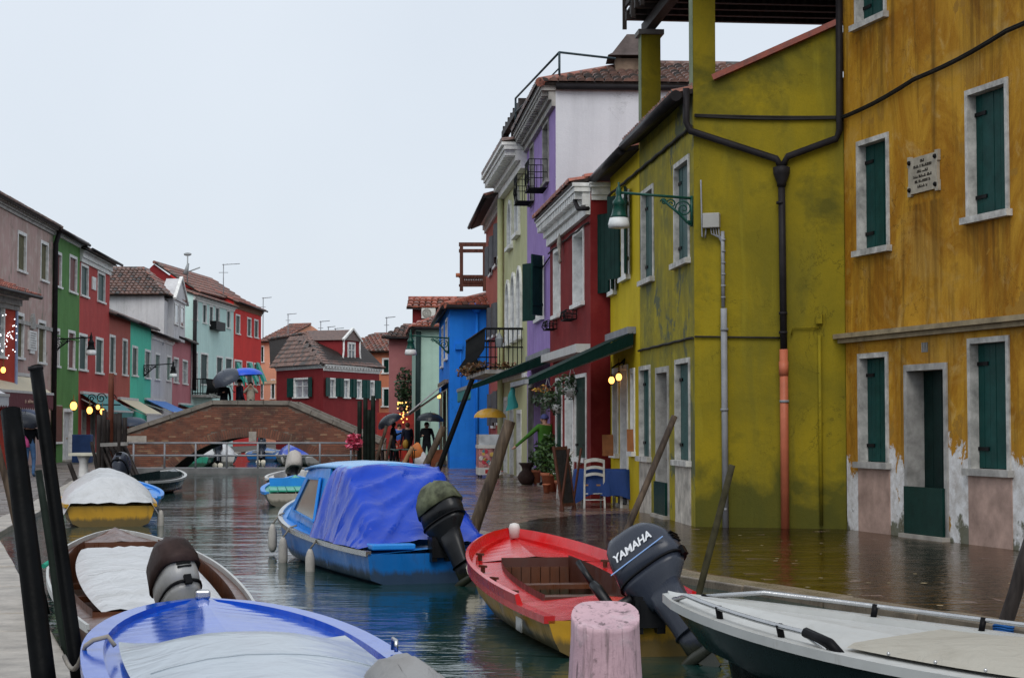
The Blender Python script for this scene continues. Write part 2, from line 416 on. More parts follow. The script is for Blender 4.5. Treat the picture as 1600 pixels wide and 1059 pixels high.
def shell(fac, root, z0, z1, depth, mat, far=True, ext=0, sidemat=None, name='side_wall'):
    """the other walls of the house behind its facade"""
    a, b, c, d = fac.P(0, z0), fac.P(fac.L, z0), fac.P(fac.L, z0, -depth), fac.P(0, z0, -depth); h = V((0, 0, z1 - z0)); m = sidemat or mat
    for nm, p, q in ((name, a, d), (name, b, c), ('back_wall', d, c)):
        MB().quad(p, q, q + h, p + h).build(nm, m, root, fix=False)
def gable_roof(fac, root, z, depth, rise, mat, over=.3, each=False, side=.15, w=.21, l=.34, back=True):
    e0, e1 = fac.P(-side, z - over * rise / (depth / 2), over), fac.P(fac.L + side, z - over * rise / (depth / 2), over)
    r0, r1 = fac.P(-side, z + rise, -depth / 2), fac.P(fac.L + side, z + rise, -depth / 2)
    Rf = tile_roof(root, e0, e1, r0, r1, mat, w, l, each)
    if back:
        b0, b1 = fac.P(-side, z, -depth), fac.P(fac.L + side, z, -depth); tile_roof(root, b1, b0, r1, r0, mat, .3, .5, False, 'rear_roof')
    return Rf
def gable_ends(fac, root, z, depth, rise, mat):
    for u in (0, fac.L): MB().poly([fac.P(u, z), fac.P(u, z, -depth), fac.P(u, z + rise, -depth / 2)]).build('gable_wall', mat, root, fix=False)
def gutter(fac, root, z, o=.34, u0=-.15, u1=None, r=.07, mat=None):
    u1 = fac.L + .15 if u1 is None else u1
    MB().tube([fac.P(u0, z, o), fac.P(u1, z, o)], r, 8).build('gutter', mat or PIPEB, root)
def cornice(fac, root, z0, z1, out, mat, dent=0, u0=0, u1=None, name='cornice'):
    u1 = fac.L if u1 is None else u1; mb = MB(); h = z1 - z0
    fac.box(mb, u0, u1, z0, z0 + h * .3, 0, out * .25); fac.box(mb, u0, u1, z0 + h * .3 + .002, z1 - h * .28, 0, out * .45); fac.box(mb, u0 - .04, u1 + .04, z1 - h * .28 + .002, z1 - h * .12, 0, out * .9); fac.box(mb, u0 - .06, u1 + .06, z1 - h * .12 + .002, z1, 0, out)
    C = mb.build(name, mat, root)
    if dent:
        n = int((u1 - u0) / dent)
        for i in range(n):
            u = u0 + (i + .5) * (u1 - u0) / n; fac.box(MB(), u - dent * .27, u + dent * .27, z1 - h * .5, z1 - h * .285, out * .451, out * .85).build('dentil', mat, C)
    return C
def foliage(mb, c, rad, n, size):
    c = V(c)
    for _ in range(n):
        d = V((random.gauss(0, 1), random.gauss(0, 1), random.gauss(0, 1))).normalized() * random.random() ** .4
        p = c + V((d.x * rad[0], d.y * rad[1], d.z * rad[2])); s = size * random.uniform(.6, 1.3)
        u = V((random.uniform(-1, 1), random.uniform(-1, 1), random.uniform(-.6, .6))).normalized(); q = u.cross(V((random.uniform(-1, 1), random.uniform(-1, 1), random.uniform(-1, 1)))).normalized()
        mb.add([p - u * s, p + q * s * .45, p + u * s, p - q * s * .45], [(0, 1, 2, 3)])
    return mb
# ------------------------------------------------------------ ground, canal, pavements
WZ = -.07
LQ = [(-.4, 4), (-1.5, 7.5), (-3.2, 13.07), (-7.6, 27), (-9.05, 35.6), (-12.8, 56), (-14.4, 66), (-14.4, 74), (-15.5, 95), (-16, 108)]
RQ = [(6.6, 8), (5.2, 11.3), (3.99, 14.2), (1.72, 19.57), (-.98, 28.1), (-3.0, 42), (-5.4, 64), (-5.5, 74), (-7.0, 95), (-8, 108)]
def m_water():
    m, nt, p = base('canal_water')
    p.inputs['Base Color'].default_value = (.006, .032, .028, 1); p.inputs['Roughness'].default_value = .035; p.inputs['IOR'].default_value = 1.33
    p.inputs['Specular IOR Level'].default_value = .5
    n1 = noise(nt, pos(nt, .7, 1.6, 1), 1.1, 3, .5, .6); n2 = noise(nt, pos(nt, 1, 2., 1), 6, 3, .55, .3); n3 = noise(nt, pos(nt), .25, 2)
    h = math_(nt, 'ADD', n1, math_(nt, 'MULTIPLY', n2, .17)); h = math_(nt, 'MULTIPLY', h, ramp(nt, n3, .35, .65, .35, 1.5))
    bump(nt, p, h, .27, .07); return m
WATER = m_water()
solo('water', MB().quad((-60, -5, WZ), (60, -5, WZ), (60, 112, WZ), (-60, 112, WZ)), WATER, 'dark green rippling canal water between the two quays', 'water', kind='structure', fix=False)
EARTH = plain('earth', (.12, .11, .1), .9, .3, .5, obj=False)
solo('ground', MB().quad((-900, -300, -1.6), (900, -300, -1.6), (900, 1500, -1.6), (-900, 1500, -1.6)), EARTH, 'ground sheet below the canal town', 'ground', kind='structure', fix=False)
def m_pave(name, a, b, rlo, rhi):
    m, nt, p = base(name); g = N(nt, 'ShaderNodeNewGeometry'); P = pos(nt)
    col = mix(nt, g.outputs['Random Per Island'], a, b); n = noise(nt, P, 5, 5); col = mix(nt, ramp(nt, n, .45, .7, 0, .6), col, tuple(x * .45 for x in a))
    nt.links.new(col, p.inputs['Base Color'])
    nt.links.new(ramp(nt, noise(nt, P, 1.3, 5, .65), .35, .65, rlo, rhi), p.inputs['Roughness']); p.inputs['Specular IOR Level'].default_value = .6
    bump(nt, p, math_(nt, 'ADD', noise(nt, P, 4.5, 4), math_(nt, 'MULTIPLY', noise(nt, P, 35, 3), .3)), .2, .025)
    return m
PAVER = m_pave('wet_trachyte', (.13, .085, .072), (.24, .155, .125), .05, .28)
PAVEL = m_pave('damp_trachyte', (.12, .105, .095), (.2, .175, .16), .3, .6)
def inside(p, poly):
    c = False; n = len(poly)
    for i in range(n):
        a, b = poly[i], poly[(i + 1) % n]
        if (a[1] > p[1]) != (b[1] > p[1]) and p[0] < (b[0] - a[0]) * (p[1] - a[1]) / (b[1] - a[1]) + a[0]: c = not c
    return c
def pavement(name, edge, farx, mat, label, bmat, ang, region, sl=(.62, .36), km=None, kw=.47):
    sg = 1 if farx > 0 else -1; mb = MB(); inner = [(x + sg * (kw - .02), y) for x, y in edge]
    poly = inner + [(farx, 400), (farx, -10)]
    n = len(inner); zz = -.035
    for i in range(n - 1):
        a, b = inner[i], inner[i + 1]; mb.quad((a[0], a[1], zz), (b[0], b[1], zz), (farx, b[1], zz), (farx, a[1], zz))
    mb.quad((inner[-1][0], 108, zz), (farx, 108, zz), (farx, 400, zz), (inner[-1][0], 400, zz))
    P_ = tag(mb.build(name, bmat, None, fix=False), label, 'pavement', kind='structure')
    mb = MB(); ca, sa = cos(ang), sin(ang); k = 0
    for j in range(-400, 400):
        for i in range(-200, 200):
            x = (i + (.5 if j % 2 else 0)) * sl[0]; y = j * sl[1]; X, Y = x * ca - y * sa + region[0], x * sa + y * ca + region[1]
            if not (region[2] < Y < region[3]) or not inside((X, Y), poly) or abs(X - region[0]) > region[4]: continue
            h = -.001 + random.uniform(-.006, .001); tx, ty = random.uniform(-.004, .004), random.uniform(-.004, .004); g = .006; q = []
            for zt in (-.06, None):
                for dx, dy in ((-1, -1), (1, -1), (1, 1), (-1, 1)):
                    lx, ly = x + dx * (sl[0] / 2 - g), y + dy * (sl[1] / 2 - g)
                    q.append((lx * ca - ly * sa + region[0], lx * sa + ly * ca + region[1], zt if zt else h + tx * dx + ty * dy))
            b = len(mb.v); mb.v += q; mb.f += [tuple(b + t for t in f) for f in ((4, 5, 6, 7), (0, 1, 5, 4), (1, 2, 6, 5), (2, 3, 7, 6), (3, 0, 4, 7))]; mb.sm += [False] * 5
    mb.build('paving_slabs', mat, P_, kind='stuff', fix=False)
    # kerb stones and quay wall
    qw = MB()
    for i in range(n - 1):
        a, b = V(edge[i]), V(edge[i + 1]); d = b - a; L = d.length; t = d / L; nn = V((t.y, -t.x)) * sg
        if nn.x * sg < 0: nn = -nn
        qw.quad((a.x + nn.x * .05, a.y + nn.y * .05, -1.6), (b.x + nn.x * .05, b.y + nn.y * .05, -1.6), (b.x + nn.x * .05, b.y + nn.y * .05, -.17), (a.x + nn.x * .05, a.y + nn.y * .05, -.17))
        k = max(1, int(L / (1.25 if a.y < 45 else 3)))
        for j in range(k):
            p, q = a + t * (L * j / k + .016), a + t * (L * (j + 1) / k - .016); r = nn * kw; h = random.uniform(.004, .022)
            MB().hexa([(p.x, p.y, -.2), (q.x, q.y, -.2), (q.x + r.x, q.y + r.y, -.2), (p.x + r.x, p.y + r.y, -.2), (p.x, p.y, h), (q.x, q.y, h), (q.x + r.x, q.y + r.y, h), (p.x + r.x, p.y + r.y, h)]).build('kerb_stone', km or KERB, P_, bevel=.015)
    qw.build('quay_wall', plain('quay_brick', (.09, .075, .06), .6, .5, 3, obj=False, bm=.5), P_, fix=False)
    return P_
pavement('pavement', RQ, 60, PAVER, 'wet stone slab pavement on the right quay under the houses', EARTH, R(8), (2.0, 30, 8, 72, 8), km=plain('wet_kerb', (.2, .165, .125), .3, .4, 3, bm=.4, obj=False), kw=.36)
pavement('pavement', LQ, -60, PAVEL, 'damp paved quay along the left side of the canal', EARTH, R(12), (-9, 30, 4, 74, 14))
def m_film():
    m, nt, p = base('flood_film'); nt.nodes.remove(p); out = nt.nodes['Material Output']
    h = math_(nt, 'ADD', noise(nt, pos(nt, .8, 2, 1), 3.2, 3, .5, .3), math_(nt, 'MULTIPLY', noise(nt, pos(nt, 1, 2, 1), 14, 2), .2))
    b = N(nt, 'ShaderNodeBump', {'Height': h, 'Strength': .75, 'Distance': .035})
    fr = N(nt, 'ShaderNodeFresnel', {'IOR': 1.33, 'Normal': b.outputs[0]}); gl = N(nt, 'ShaderNodeBsdfGlossy', {'Color': (.6, .55, .5, 1), 'Roughness': ramp(nt, noise(nt, pos(nt, 1, 1.6, 1), 1.4, 5, .65), .35, .65, .04, .2), 'Normal': b.outputs[0]})
    tr = N(nt, 'ShaderNodeBsdfTransparent', {'Color': (.9, .84, .74, 1)}); mxs = N(nt, 'ShaderNodeMixShader', {0: fr.outputs[0], 1: tr.outputs[0], 2: gl.outputs[0]})
    nt.links.new(mxs.outputs[0], out.inputs[0]); return m
FILM = m_film()
flood = [(6.9, 8), (5.45, 11.5), (4.2, 14.4), (2.15, 19.7), (.1, 26.0), (-.1, 29), (.5, 31.5), (1.6, 33), (2.6, 33.5), (8, 33.5), (12, 8)]
solo('flood_water', MB().poly([(x, y, .003) for x, y in flood]), FILM, 'shallow flood water standing on the right quay before the olive and orange houses', 'flood water', kind='structure', fix=False)
# ============================================================ RIGHT BANK HOUSES
def house(name, label, fac, group=None): return thing(name, label, 'house', fac.P(0, 0), group)
def sill_stain(nt, col, fac, rects, dark, ln=1.5, st=.75):
    P = N(nt, 'ShaderNodeNewGeometry').outputs['Position']; z = N(nt, 'ShaderNodeSeparateXYZ', {0: P}).outputs[2]
    dp = N(nt, 'ShaderNodeVectorMath', {0: P, 1: (fac.t.x, fac.t.y, 0)}, operation='DOT_PRODUCT').outputs['Value']; u = math_(nt, 'SUBTRACT', dp, fac.A.dot(fac.t)); tot = None
    cv = N(nt, 'ShaderNodeCombineXYZ', {0: u, 2: math_(nt, 'MULTIPLY', z, .07)}).outputs[0]; sn = noise(nt, cv, 9, 5, .65, .15)
    for h in rects:
        uc, hw = (h[0] + h[1]) / 2, (h[1] - h[0]) / 2 + .12
        a = ramp(nt, math_(nt, 'ABSOLUTE', math_(nt, 'SUBTRACT', u, uc)), hw * .55, hw * 1.15, 1., 0.); d = math_(nt, 'SUBTRACT', h[2] - .09, z)
        b = math_(nt, 'MULTIPLY', ramp(nt, d, 0., .04), ramp(nt, d, .1, ln, 1., 0.)); m = math_(nt, 'MULTIPLY', a, b); tot = m if tot is None else math_(nt, 'MAXIMUM', tot, m)
    return mix(nt, math_(nt, 'MULTIPLY', math_(nt, 'MULTIPLY', tot, ramp(nt, sn, .36, .62)), st), col, dark)
# ---- weathered orange house
def m_orange():
    m, nt, p = base('orange_plaster'); P = pos(nt)
    n1 = noise(nt, P, .55, 7, .62, .5); n2 = noise(nt, pos(nt, 2.2, 2.2, .28), 1.1, 7, .66, .6); n3 = noise(nt, P, 2.3, 7, .66, .7)
    nb = noise(nt, pos(nt, 1, 1, .55), .9, 9, .7, .9); col = mix(nt, ramp(nt, nb, .42, .58), (.56, .3, .03), (.34, .145, .009))
    col = mix(nt, ramp(nt, n2, .5, .72, 0, .6), col, (.4, .17, .012))
    n1b = noise(nt, P, .5, 8, .68, 1.2); col = mix(nt, ramp(nt, n1b, .53, .6, 0, .65), col, (.52, .3, .06))
    col = mix(nt, ramp(nt, n3, .56, .7, 0, .55), col, (.6, .41, .15))
    n3b = noise(nt, pos(nt, 2.5, 2.5, .16), 1.5, 6, .65, .3); col = mix(nt, ramp(nt, n3b, .5, .7, 0, .85), col, (.12, .06, .009)); n3c = noise(nt, pos(nt, .8, .8, .3), .8, 7, .65, .8); col = mix(nt, ramp(nt, n3c, .55, .66, 0, .55), col, (.16, .085, .012))
    col = sill_stain(nt, col, OR, ORS, (.11, .05, .008), 1.7); z = N(nt, 'ShaderNodeSeparateXYZ', {0: N(nt, 'ShaderNodeNewGeometry').outputs['Position']}).outputs[2]
    nn = noise(nt, pos(nt, 1.6, 1.6, 1), 1.7, 9, .68, .5)
    f = math_(nt, 'ADD', math_(nt, 'MULTIPLY', math_(nt, 'SUBTRACT', nn, .5), 3.2), math_(nt, 'SUBTRACT', 1.15, z))
    peel = ramp(nt, f, -.02, .06); col = mix(nt, ramp(nt, f, -.5, -.02, 0, .6), col, (.42, .19, .02))
    bare = mix(nt, ramp(nt, noise(nt, P, 7, 6), .4, .7), (.78, .78, .78), (.5, .47, .44)); col = mix(nt, peel, col, bare)
    # islands of surviving paint and green algae at the foot
    f2 = math_(nt, 'ADD', math_(nt, 'MULTIPLY', math_(nt, 'SUBTRACT', noise(nt, P, 2.4, 5), .5), 2.), math_(nt, 'SUBTRACT', .22, z)); col = mix(nt, ramp(nt, f2, 0, .12, 0, .85), col, (.06, .065, .02))
    col = cracks(nt, col, P, (.07, .03, .006), 1.1, .48); f3 = noise(nt, P, 1.9, 6, .6); col = mix(nt, ramp(nt, f3, .62, .64), col, (.36, .19, .03))
    n5 = noise(nt, P, 45, 3); col = mix(nt, ramp(nt, n5, .3, .8, 0, .2), col, (.1, .05, .01))
    nt.links.new(col, p.inputs['Base Color']); p.inputs['Roughness'].default_value = .72; p.inputs['Specular IOR Level'].default_value = .12
    h = math_(nt, 'ADD', math_(nt, 'MULTIPLY', noise(nt, P, 8, 5), .6), math_(nt, 'SUBTRACT', math_(nt, 'MULTIPLY', n5, .25), math_(nt, 'MULTIPLY', peel, .5))); bump(nt, p, h, .45, .025)
    return m
OR = Fac((5.15, 28.12), (7.85, 18.6)); ORS = [OR.rect(1340, 1390, 214, 388), OR.rect(1510, 1577, 131, 334), OR.rect(1336, 1385, -140, 30), OR.rect(1504, 1572, -260, -60), OR.rect(1422, 1470, 240, 303)]; MOR = m_orange(); ho = house('orange_house', 'tall weathered orange house with dark green plank shutters and peeling foot', OR)
orw = {k: OR.rect(*v) for k, v in dict(a=(1340, 1390, 214, 388), b=(1510, 1577, 131, 334), c=(1336, 1385, -140, 30), d=(1504, 1572, -260, -60), e=(1342, 1389, 551, 722), f=(1514, 1579, 526, 733)).items()}
ord_ = OR.rect(1415, 1482, 568, 838); ord_ = (ord_[0], ord_[1], 0.0, ord_[3])
vent = OR.rect(1440, 1450, 535, 550)
wall(OR, ho, -.2, 9.9, list(orw.values()) + [ord_, vent], MOR)
for k, h in orw.items(): window(OR, ho, h, 'shut', STONEW, GREEN, .075, .16, planks=6, sillm=STONEW if k in 'abcd' else GREYST)
for k in 'ef':
    h = orw[k]; OR.box(MB(), h[0] - .02, h[1] + .02, -.1, h[2] - .092, -.1, .015).build('stone_panel', PINKST, ho)
door(OR, ho, ord_, plain('near_black_green', (.003, .016, .014), .4, .3, 4), GREYST, .09, .3, barrier=.73, lab='deep grey stone doorway with a dark green flood barrier')
mb = MB(); OR.box(mb, vent[0], vent[1], vent[2], vent[3], -.08, -.04)
for i in range(4): u = vent[0] + (vent[1] - vent[0]) * (i + .5) / 4; OR.box(mb, u - .01, u + .01, vent[2], vent[3], -.04, .01)
mb.build('air_vent', GREYST, ho)
mb = MB(); OR.box(mb, -.12, OR.L, 2.93, 3.0, 0, .16); OR.box(mb, -.1, OR.L, 2.86, 2.928, 0, .09); mb.build('string_course', plain('course_stone', (.3, .24, .15), .7, .4, 4, bm=.4), ho)
shell(OR, ho, -.2, 9.9, 7, MOR)
gable_roof(OR, ho, 9.9, 7, 1.6, TILE, .35, w=.3, l=.5)
# plaque with worn inscription, fixed by four bolts
h = OR.rect(1422, 1470, 240, 303); mb = MB()
mb2 = [(h[0] + .0, h[2]), (h[0] + .09, h[2] + .0), (h[0] + .09, h[2] + .03), (h[1] - .09, h[2] + .03), (h[1] - .09, h[2]), (h[1], h[2]), (h[1], h[2] + .15), (h[1] - .025, h[2] + .15), (h[1] - .025, h[3] - .15), (h[1], h[3] - .15), (h[1], h[3]), (h[1] - .09, h[3]), (h[1] - .09, h[3] - .03), (h[0] + .09, h[3] - .03), (h[0] + .09, h[3]), (h[0], h[3]), (h[0], h[3] - .15), (h[0] + .025, h[3] - .15), (h[0] + .025, h[2] + .15), (h[0], h[2] + .15)]
mb.loft([[OR.P(u, z, .002) for u, z in mb2], [OR.P(u, z, .045) for u, z in mb2]], sm=False)
pl = solo('wall_plaque', mb, plain('plaque_stone', (.38, .34, .27), .6, .3, 6), 'pale stone plaque with dark inscription and four bolts on the orange wall', 'plaque')
for uu in (h[0] + .07, h[1] - .07):
    for zz in (h[2] + .09, h[3] - .09): MB().ball(OR.P(uu, zz, .05), .035, 8, 6).build('bolt', BLACK, pl)
rnd = random.Random(3); W_ = h[1] - h[0]; Hh = h[3] - h[2]
for i, frac in enumerate((.2, .8, .5, .8, .7, .45)):
    z = h[3] - Hh * (.17 + .125 * i); u = (h[0] + h[1]) / 2 - W_ * .36 * frac; ue = u + W_ * .72 * frac; mb = MB()
    while u < ue:
        l_ = rnd.uniform(.006, .014); OR.box(mb, u, u + l_, z - .021, z + rnd.choice((.0, .021, .021)), .044, .048); u += l_ + (rnd.uniform(.006, .01) if rnd.random() < .84 else .028)
    mb.build('inscription_line', plain('ink', (.03, .025, .02), .7), pl)
# bundled cables over the orange front
mb = MB()
for k in range(4):
    pts = [OR.P(-.12 + OR.L * i / 24, 6.33 + .012 * k - .12 * sin(pi * ((i * 1.0) % 6) / 6) * .35 + i * .0135 * 2.2, .05 + .02 * (k % 2)) for i in range(25)]; mb.tube(pts, .013, 5)
solo('wall_cable', mb, CABLE, 'bundle of dark cables strung across the orange upper wall', 'cable')
# ---- olive house
def m_olive():
    m, nt, p = base('olive_plaster'); P = pos(nt); g = N(nt, 'ShaderNodeNewGeometry'); z = N(nt, 'ShaderNodeSeparateXYZ', {0: g.outputs['Position']}).outputs[2]
    n1 = noise(nt, P, .6, 7, .62, .4); n2 = noise(nt, pos(nt, 2., 2., .3), 1., 6, .6, .4)
    col = mix(nt, ramp(nt, n1, .4, .66), (.29, .22, .010), (.175, .145, .011)); col = mix(nt, ramp(nt, n2, .5, .74, 0, .65), col, (.13, .125, .022))
    n2b = noise(nt, pos(nt, 3, 3, .35), 1.4, 6, .65, .5); col = mix(nt, ramp(nt, n2b, .56, .74, 0, .5), col, (.3, .25, .02))
    f = math_(nt, 'ADD', math_(nt, 'MULTIPLY', math_(nt, 'SUBTRACT', noise(nt, P, 1.1, 6, .6, .3), .5), 3.), math_(nt, 'SUBTRACT', .6, z)); col = mix(nt, ramp(nt, f, -.35, .15, 0, .78), col, (.045, .055, .012))
    f = noise(nt, P, .75, 6, .62, .3); col = mix(nt, ramp(nt, f, .54, .66, 0, .7), col, (.055, .06, .012))
    col = cracks(nt, col, P, (.04, .035, .006), .9, .5); n5 = noise(nt, P, 45, 3); col = mix(nt, ramp(nt, n5, .3, .8, 0, .18), col, (.05, .045, .01))
    nt.links.new(col, p.inputs['Base Color']); p.inputs['Roughness'].default_value = .7; p.inputs['Specular IOR Level'].default_value = .12
    bump(nt, p, math_(nt, 'ADD', noise(nt, P, 7, 5), math_(nt, 'MULTIPLY', n5, .3)), .35, .02); return m
MOL = m_olive()
MOF = plaster('olive_front_plaster', (.34, .27, .018), (.13, .14, .05), (.48, .40, .03), .9, .45, .8, patch=(.1, .115, .07), pt=.55, psc=.7)
C_ = (2.89, 28.86); OF = Fac(C_, (2.39, 34.0)); OS = Fac(C_, (5.15, 28.16)); hl = house('olive_house', 'olive green corner house with timber roof terrace on pillars', OF)
olw = [OF.rect(1054, 1078, 249, 408), OF.rect(1003, 1022, 293, 436)]; oll = [OF.rect(1056, 1079, 560, 719), OF.rect(1000, 1017, 571, 713)]
old = OF.rect(1026, 1046, 573, 806); old = (old[0], old[1], 0, old[3])
wall(OF, hl, -.2, 6.9, olw + oll + [old], MOF)
for h in olw + oll: window(OF, hl, h, 'shut', STONEW, TEALSH, .08, .12, planks=4)
for h in oll: OF.box(MB(), h[0] - .02, h[1] + .02, -.1, h[2] - .092, -.1, .015).build('stone_panel', STAINST, hl)
door(OF, hl, old, plain('grey_door', (.2, .2, .2), .6, .4, 4), GREYST, .1, .22, barrier=.62, lab='narrow stone doorway with a green flood barrier')
MB().poly([OS.P(0, -.2), OS.P(OS.L, -.2), OS.P(OS.L, 7.85), OS.P(.0, 6.95)]).build('side_wall', MOL, hl, fix=False)
e0, e1 = OF.P(-.0, 6.83, .3), OF.P(8.78, 6.83, .3)
rb0 = V((9, 27.0, 9.3)); 
tile_roof(hl, OF.P(.02, 6.86, .28), OF.P(5.16, 6.86, .28), OF.P(.02, 9.2, -6.2), OF.P(5.16, 9.2, -6.2), TILE, each=0)
MB().bar(OS.P(.33, 7.1, .03), OS.P(OS.L, 7.885, .03), .16, .09).build('verge_tiles', TILER, hl)
MB().quad(OF.P(5.16, -.2), OF.P(5.16, -.2, -6.2), OF.P(5.16, 9.0, -6.2), OF.P(5.16, 6.8, 0)).build('party_wall', MOF, hl, fix=False)
MB().quad(OF.P(0, -.2, -6.2), OF.P(5.16, -.2, -6.2), OF.P(5.16, 9.1, -6.2), OF.P(0, 9.1, -6.2)).build('back_wall', MOF, hl, fix=False)
mb = MB(); mb.tube([OF.P(-.1, 6.82, .3), OF.P(5.2, 6.82, .3)], .09, 10); mb.build('gutter', PIPEB, hl)
for u, zt in ((.0, 9.1), (4.9, 8.88)):
    mb = MB(); OF.box(mb, u, u + .34, 6.5, zt, -.36, -.001); Pp = mb.build('terrace_pillar', MOL, hl)
    mb = MB(); OF.box(mb, u - .06, u + .4, zt, zt + .09, -.42, .06); mb.build('pillar_cap', CONC, Pp)
    MB().quad(OF.P(u + .01, 6.9, .003), OF.P(u + .33, 6.9, .003), OF.P(u + .33, zt, .003), OF.P(u + .01, zt, .003)).build('pillar_face', plain('pale_green_render', (.19, .23, .14), .7, .35, 2), Pp)
# roof terrace (altana)
mb = MB(); OF.box(mb, -1.5, 5.5, 9.0, 9.2, -.28, -.1); OF.box(mb, -1.5, 5.5, 9.0, 9.2, -4.5, -4.3); T = mb.build('terrace', TIMBER, hl)
for i in range(14):
    u = -1.4 + i * .5; mb = MB(); OF.box(mb, u, u + .12, 9.2, 9.36, -4.7, .25); mb.build('joist', TIMBER, T)
for i in range(34):
    o = .22 - i * .15; mb = MB(); OF.box(mb, -1.5, 5.55, 9.36, 9.4, o - .14, o); mb.build('deck_plank', TIMBER, T)
for o_, zz in ((.2, 9.75), (.2, 10.1), (.2, 10.4), (.2, 9.55)): MB().bar(OF.P(-1.5, zz, o_), OF.P(5.5, zz, o_), .05, .09).build('rail', TIMBER, T)
for i in range(8): MB().bar(OF.P(-1.5 + i, 9.1, .22), OF.P(-1.5 + i, 10.45, .22), .08).build('rail_post', TIMBER, T)
for k in range(4): MB().bar(OF.P(5.5, 9.6 + k * .28, .2), OF.P(5.5, 9.6 + k * .28, -4.5), .05, .09).build('rail', TIMBER, T)
# drainpipes of the side wall
mb = MB(); f_ = lambda px, py, o=.09: OS.P(*OS.uv(px, py), o)
mb.tube([f_(1074, 140), f_(1074, 192), f_(1080, 206), f_(1215, 250), f_(1221, 262)], .055, 10); mb.tube([f_(1312, -60), f_(1313, 205), f_(1308, 218), f_(1232, 246), f_(1224, 262)], .055, 10)
mb.lathe(f_(1222.5, 275, .09) - V((0, 0, .0)), [(.07, -.18), (.075, -.12), (.13, .02), (.135, .12), (.08, .14)], 12); mb.tube([f_(1222.5, 280), f_(1226, 546)], .055, 10)
for px, py in ((1221, 318), (1225, 490), (1225, 520)): mb.lathe(f_(px, py), [(.068, -.02), (.068, .02)], 10)
dp = solo('drainpipe', mb, PIPEB, 'dark Y-shaped drainpipe with funnel on the olive side wall', 'drainpipe')
mb = MB(); mb.tube([f_(1226, 546, .1), f_(1228.5, 826, .1)], .066, 12); mb.lathe(f_(1226, 575, .1), [(.075, -.12), (.075, .1)], 12); mb.build('terracotta_pipe', plain('orange_plastic', (.45, .13, .07), .45, .2, 3), dp)
MB().lathe(f_(1227, 627, .1), [(.075, -.02), (.075, .02)], 12).build('clamp', GREYPIPE, dp)
# grey conduit with junction box
mb = MB(); mb.tube([f_(1130, 362, .05), f_(1131, 480, .05)], .03, 8)
for i in range(6): mb.lathe(f_(1131, 375 + i * 18, .05), [(.036, -.015), (.036, .015)], 8)
mb.tube([f_(1132, 482, .06), f_(1135, 824, .06)], .05, 10); [mb.lathe(f_(1133, y, .06), [(.062, -.02), (.062, .02)], 10) for y in (515, 640, 795)]
cn = solo('cable_conduit', mb, GREYPIPE, 'grey vertical cable conduit rising to a junction box on the olive wall', 'conduit')
h = OS.rect(1100, 1126, 334, 357); mb = MB(); OS.box(mb, h[0], h[1], h[2], h[3], .01, .13); mb.build('junction_box', plain('grey_box', (.36, .36, .34), .5, .15, 3), cn, bevel=.012)
mb = MB()
for i in range(4): mb.tube([f_(1112 + i * 4, 357, .07), f_(1113 + i * 4, 366 + i, .07), f_(1125 + i, 372, .06), f_(1130, 384, .05)], .011, 5)
mb.tube([f_(1096, 282, .05), f_(1098, 370, .05), f_(1103, 372, .05), f_(1104, 358, .05)], .014, 5); mb.build('cable', GREYPIPE, cn)
mb = MB()
for k in range(3):
    mb.tube([f_(1086 + (1320 - 1086) * i / 12, 180 + 3 * sin(i * .26) * (1 if k else .5) + k * 1.3 + i * .25, .04) for i in range(13)], .016, 5)
mb.tube([f_(1086, 526, .03), f_(1225, 528, .03)], .016, 5)
solo('wall_cable', mb, CABLE, 'dark cables clipped level across the olive side wall', 'cable')
mb = MB(); mb.tube([OF.P(OF.L * i / 10, 6.35 - .12 * (i % 2) * .15, .04) for i in range(18)], .03, 6); mb.tube([OF.P(OF.L * i / 10, 2.98 + .01 * (i % 2), .03) for i in range(11)], .022, 6)
solo('wall_cable', mb, CABLE, 'cables along the olive front below the gutter and above the door', 'cable')
mb = MB(); mb.tube([f_(1237, 524, .04), f_(1239, 512, .04), f_(1280, 512, .04)], .012, 5); mb.tube([f_(1281, 524, .04), f_(1284, 820, .04)], .028, 8); h = OS.rect(1276, 1286, 491, 506); OS.box(mb, h[0], h[1], h[2], h[3], .005, .09)
solo('painted_conduit', mb, MOL, 'olive painted conduit with small box near the orange house', 'conduit')
# ---- yellow house between
MY = plaster('yellow_plaster', (.62, .47, .02), (.5, .36, .015), (.7, .55, .05), .4, .25, .8)
YF = Fac((2.385, 34.02), (2.05, 37.9)); hy = house('yellow_house', 'bright yellow house front with dark green shutters beside the olive house', YF)
yw = [YF.rect(972, 984, 300, 432), YF.rect(955, 963, 330, 455)]; yl = [YF.rect(986, 992.5, 575, 705), YF.rect(958, 967, 575, 708)]; yd = YF.rect(970.5, 982, 570, 780); yd = (yd[0], yd[1], 0, yd[3])
wall(YF, hy, -.2, 6.75, yw + yl + [yd], MY)
for h in yw: W = window(YF, hy, h, 'pane', WHITE, DKGREEN, .09, .2); leaf(YF, W, h[0], -1, .36, h[2], h[3], 14, DKGREEN); leaf(YF, W, h[1], 1, .36, h[2], h[3], 32, DKGREEN)
for h in yl: window(YF, hy, h, 'pane', WHITE, BROWNSH, .1, .2, pan=glassy('lit_glass', (.08, .05, .03)))
door(YF, hy, yd, plain('pale_door', (.35, .34, .33), .5), WHITE, .1, .2)
shell(YF, hy, -.2, 6.75, 6, MY)
tile_roof(hy, YF.P(.1, 6.78, .28), YF.P(YF.L + .05, 6.78, .28), YF.P(.1, 8.6, -6), YF.P(YF.L + .05, 8.6, -6), TILER, each=60)
gutter(YF, hy, 6.74, .34, .02, YF.L + .2, .09)
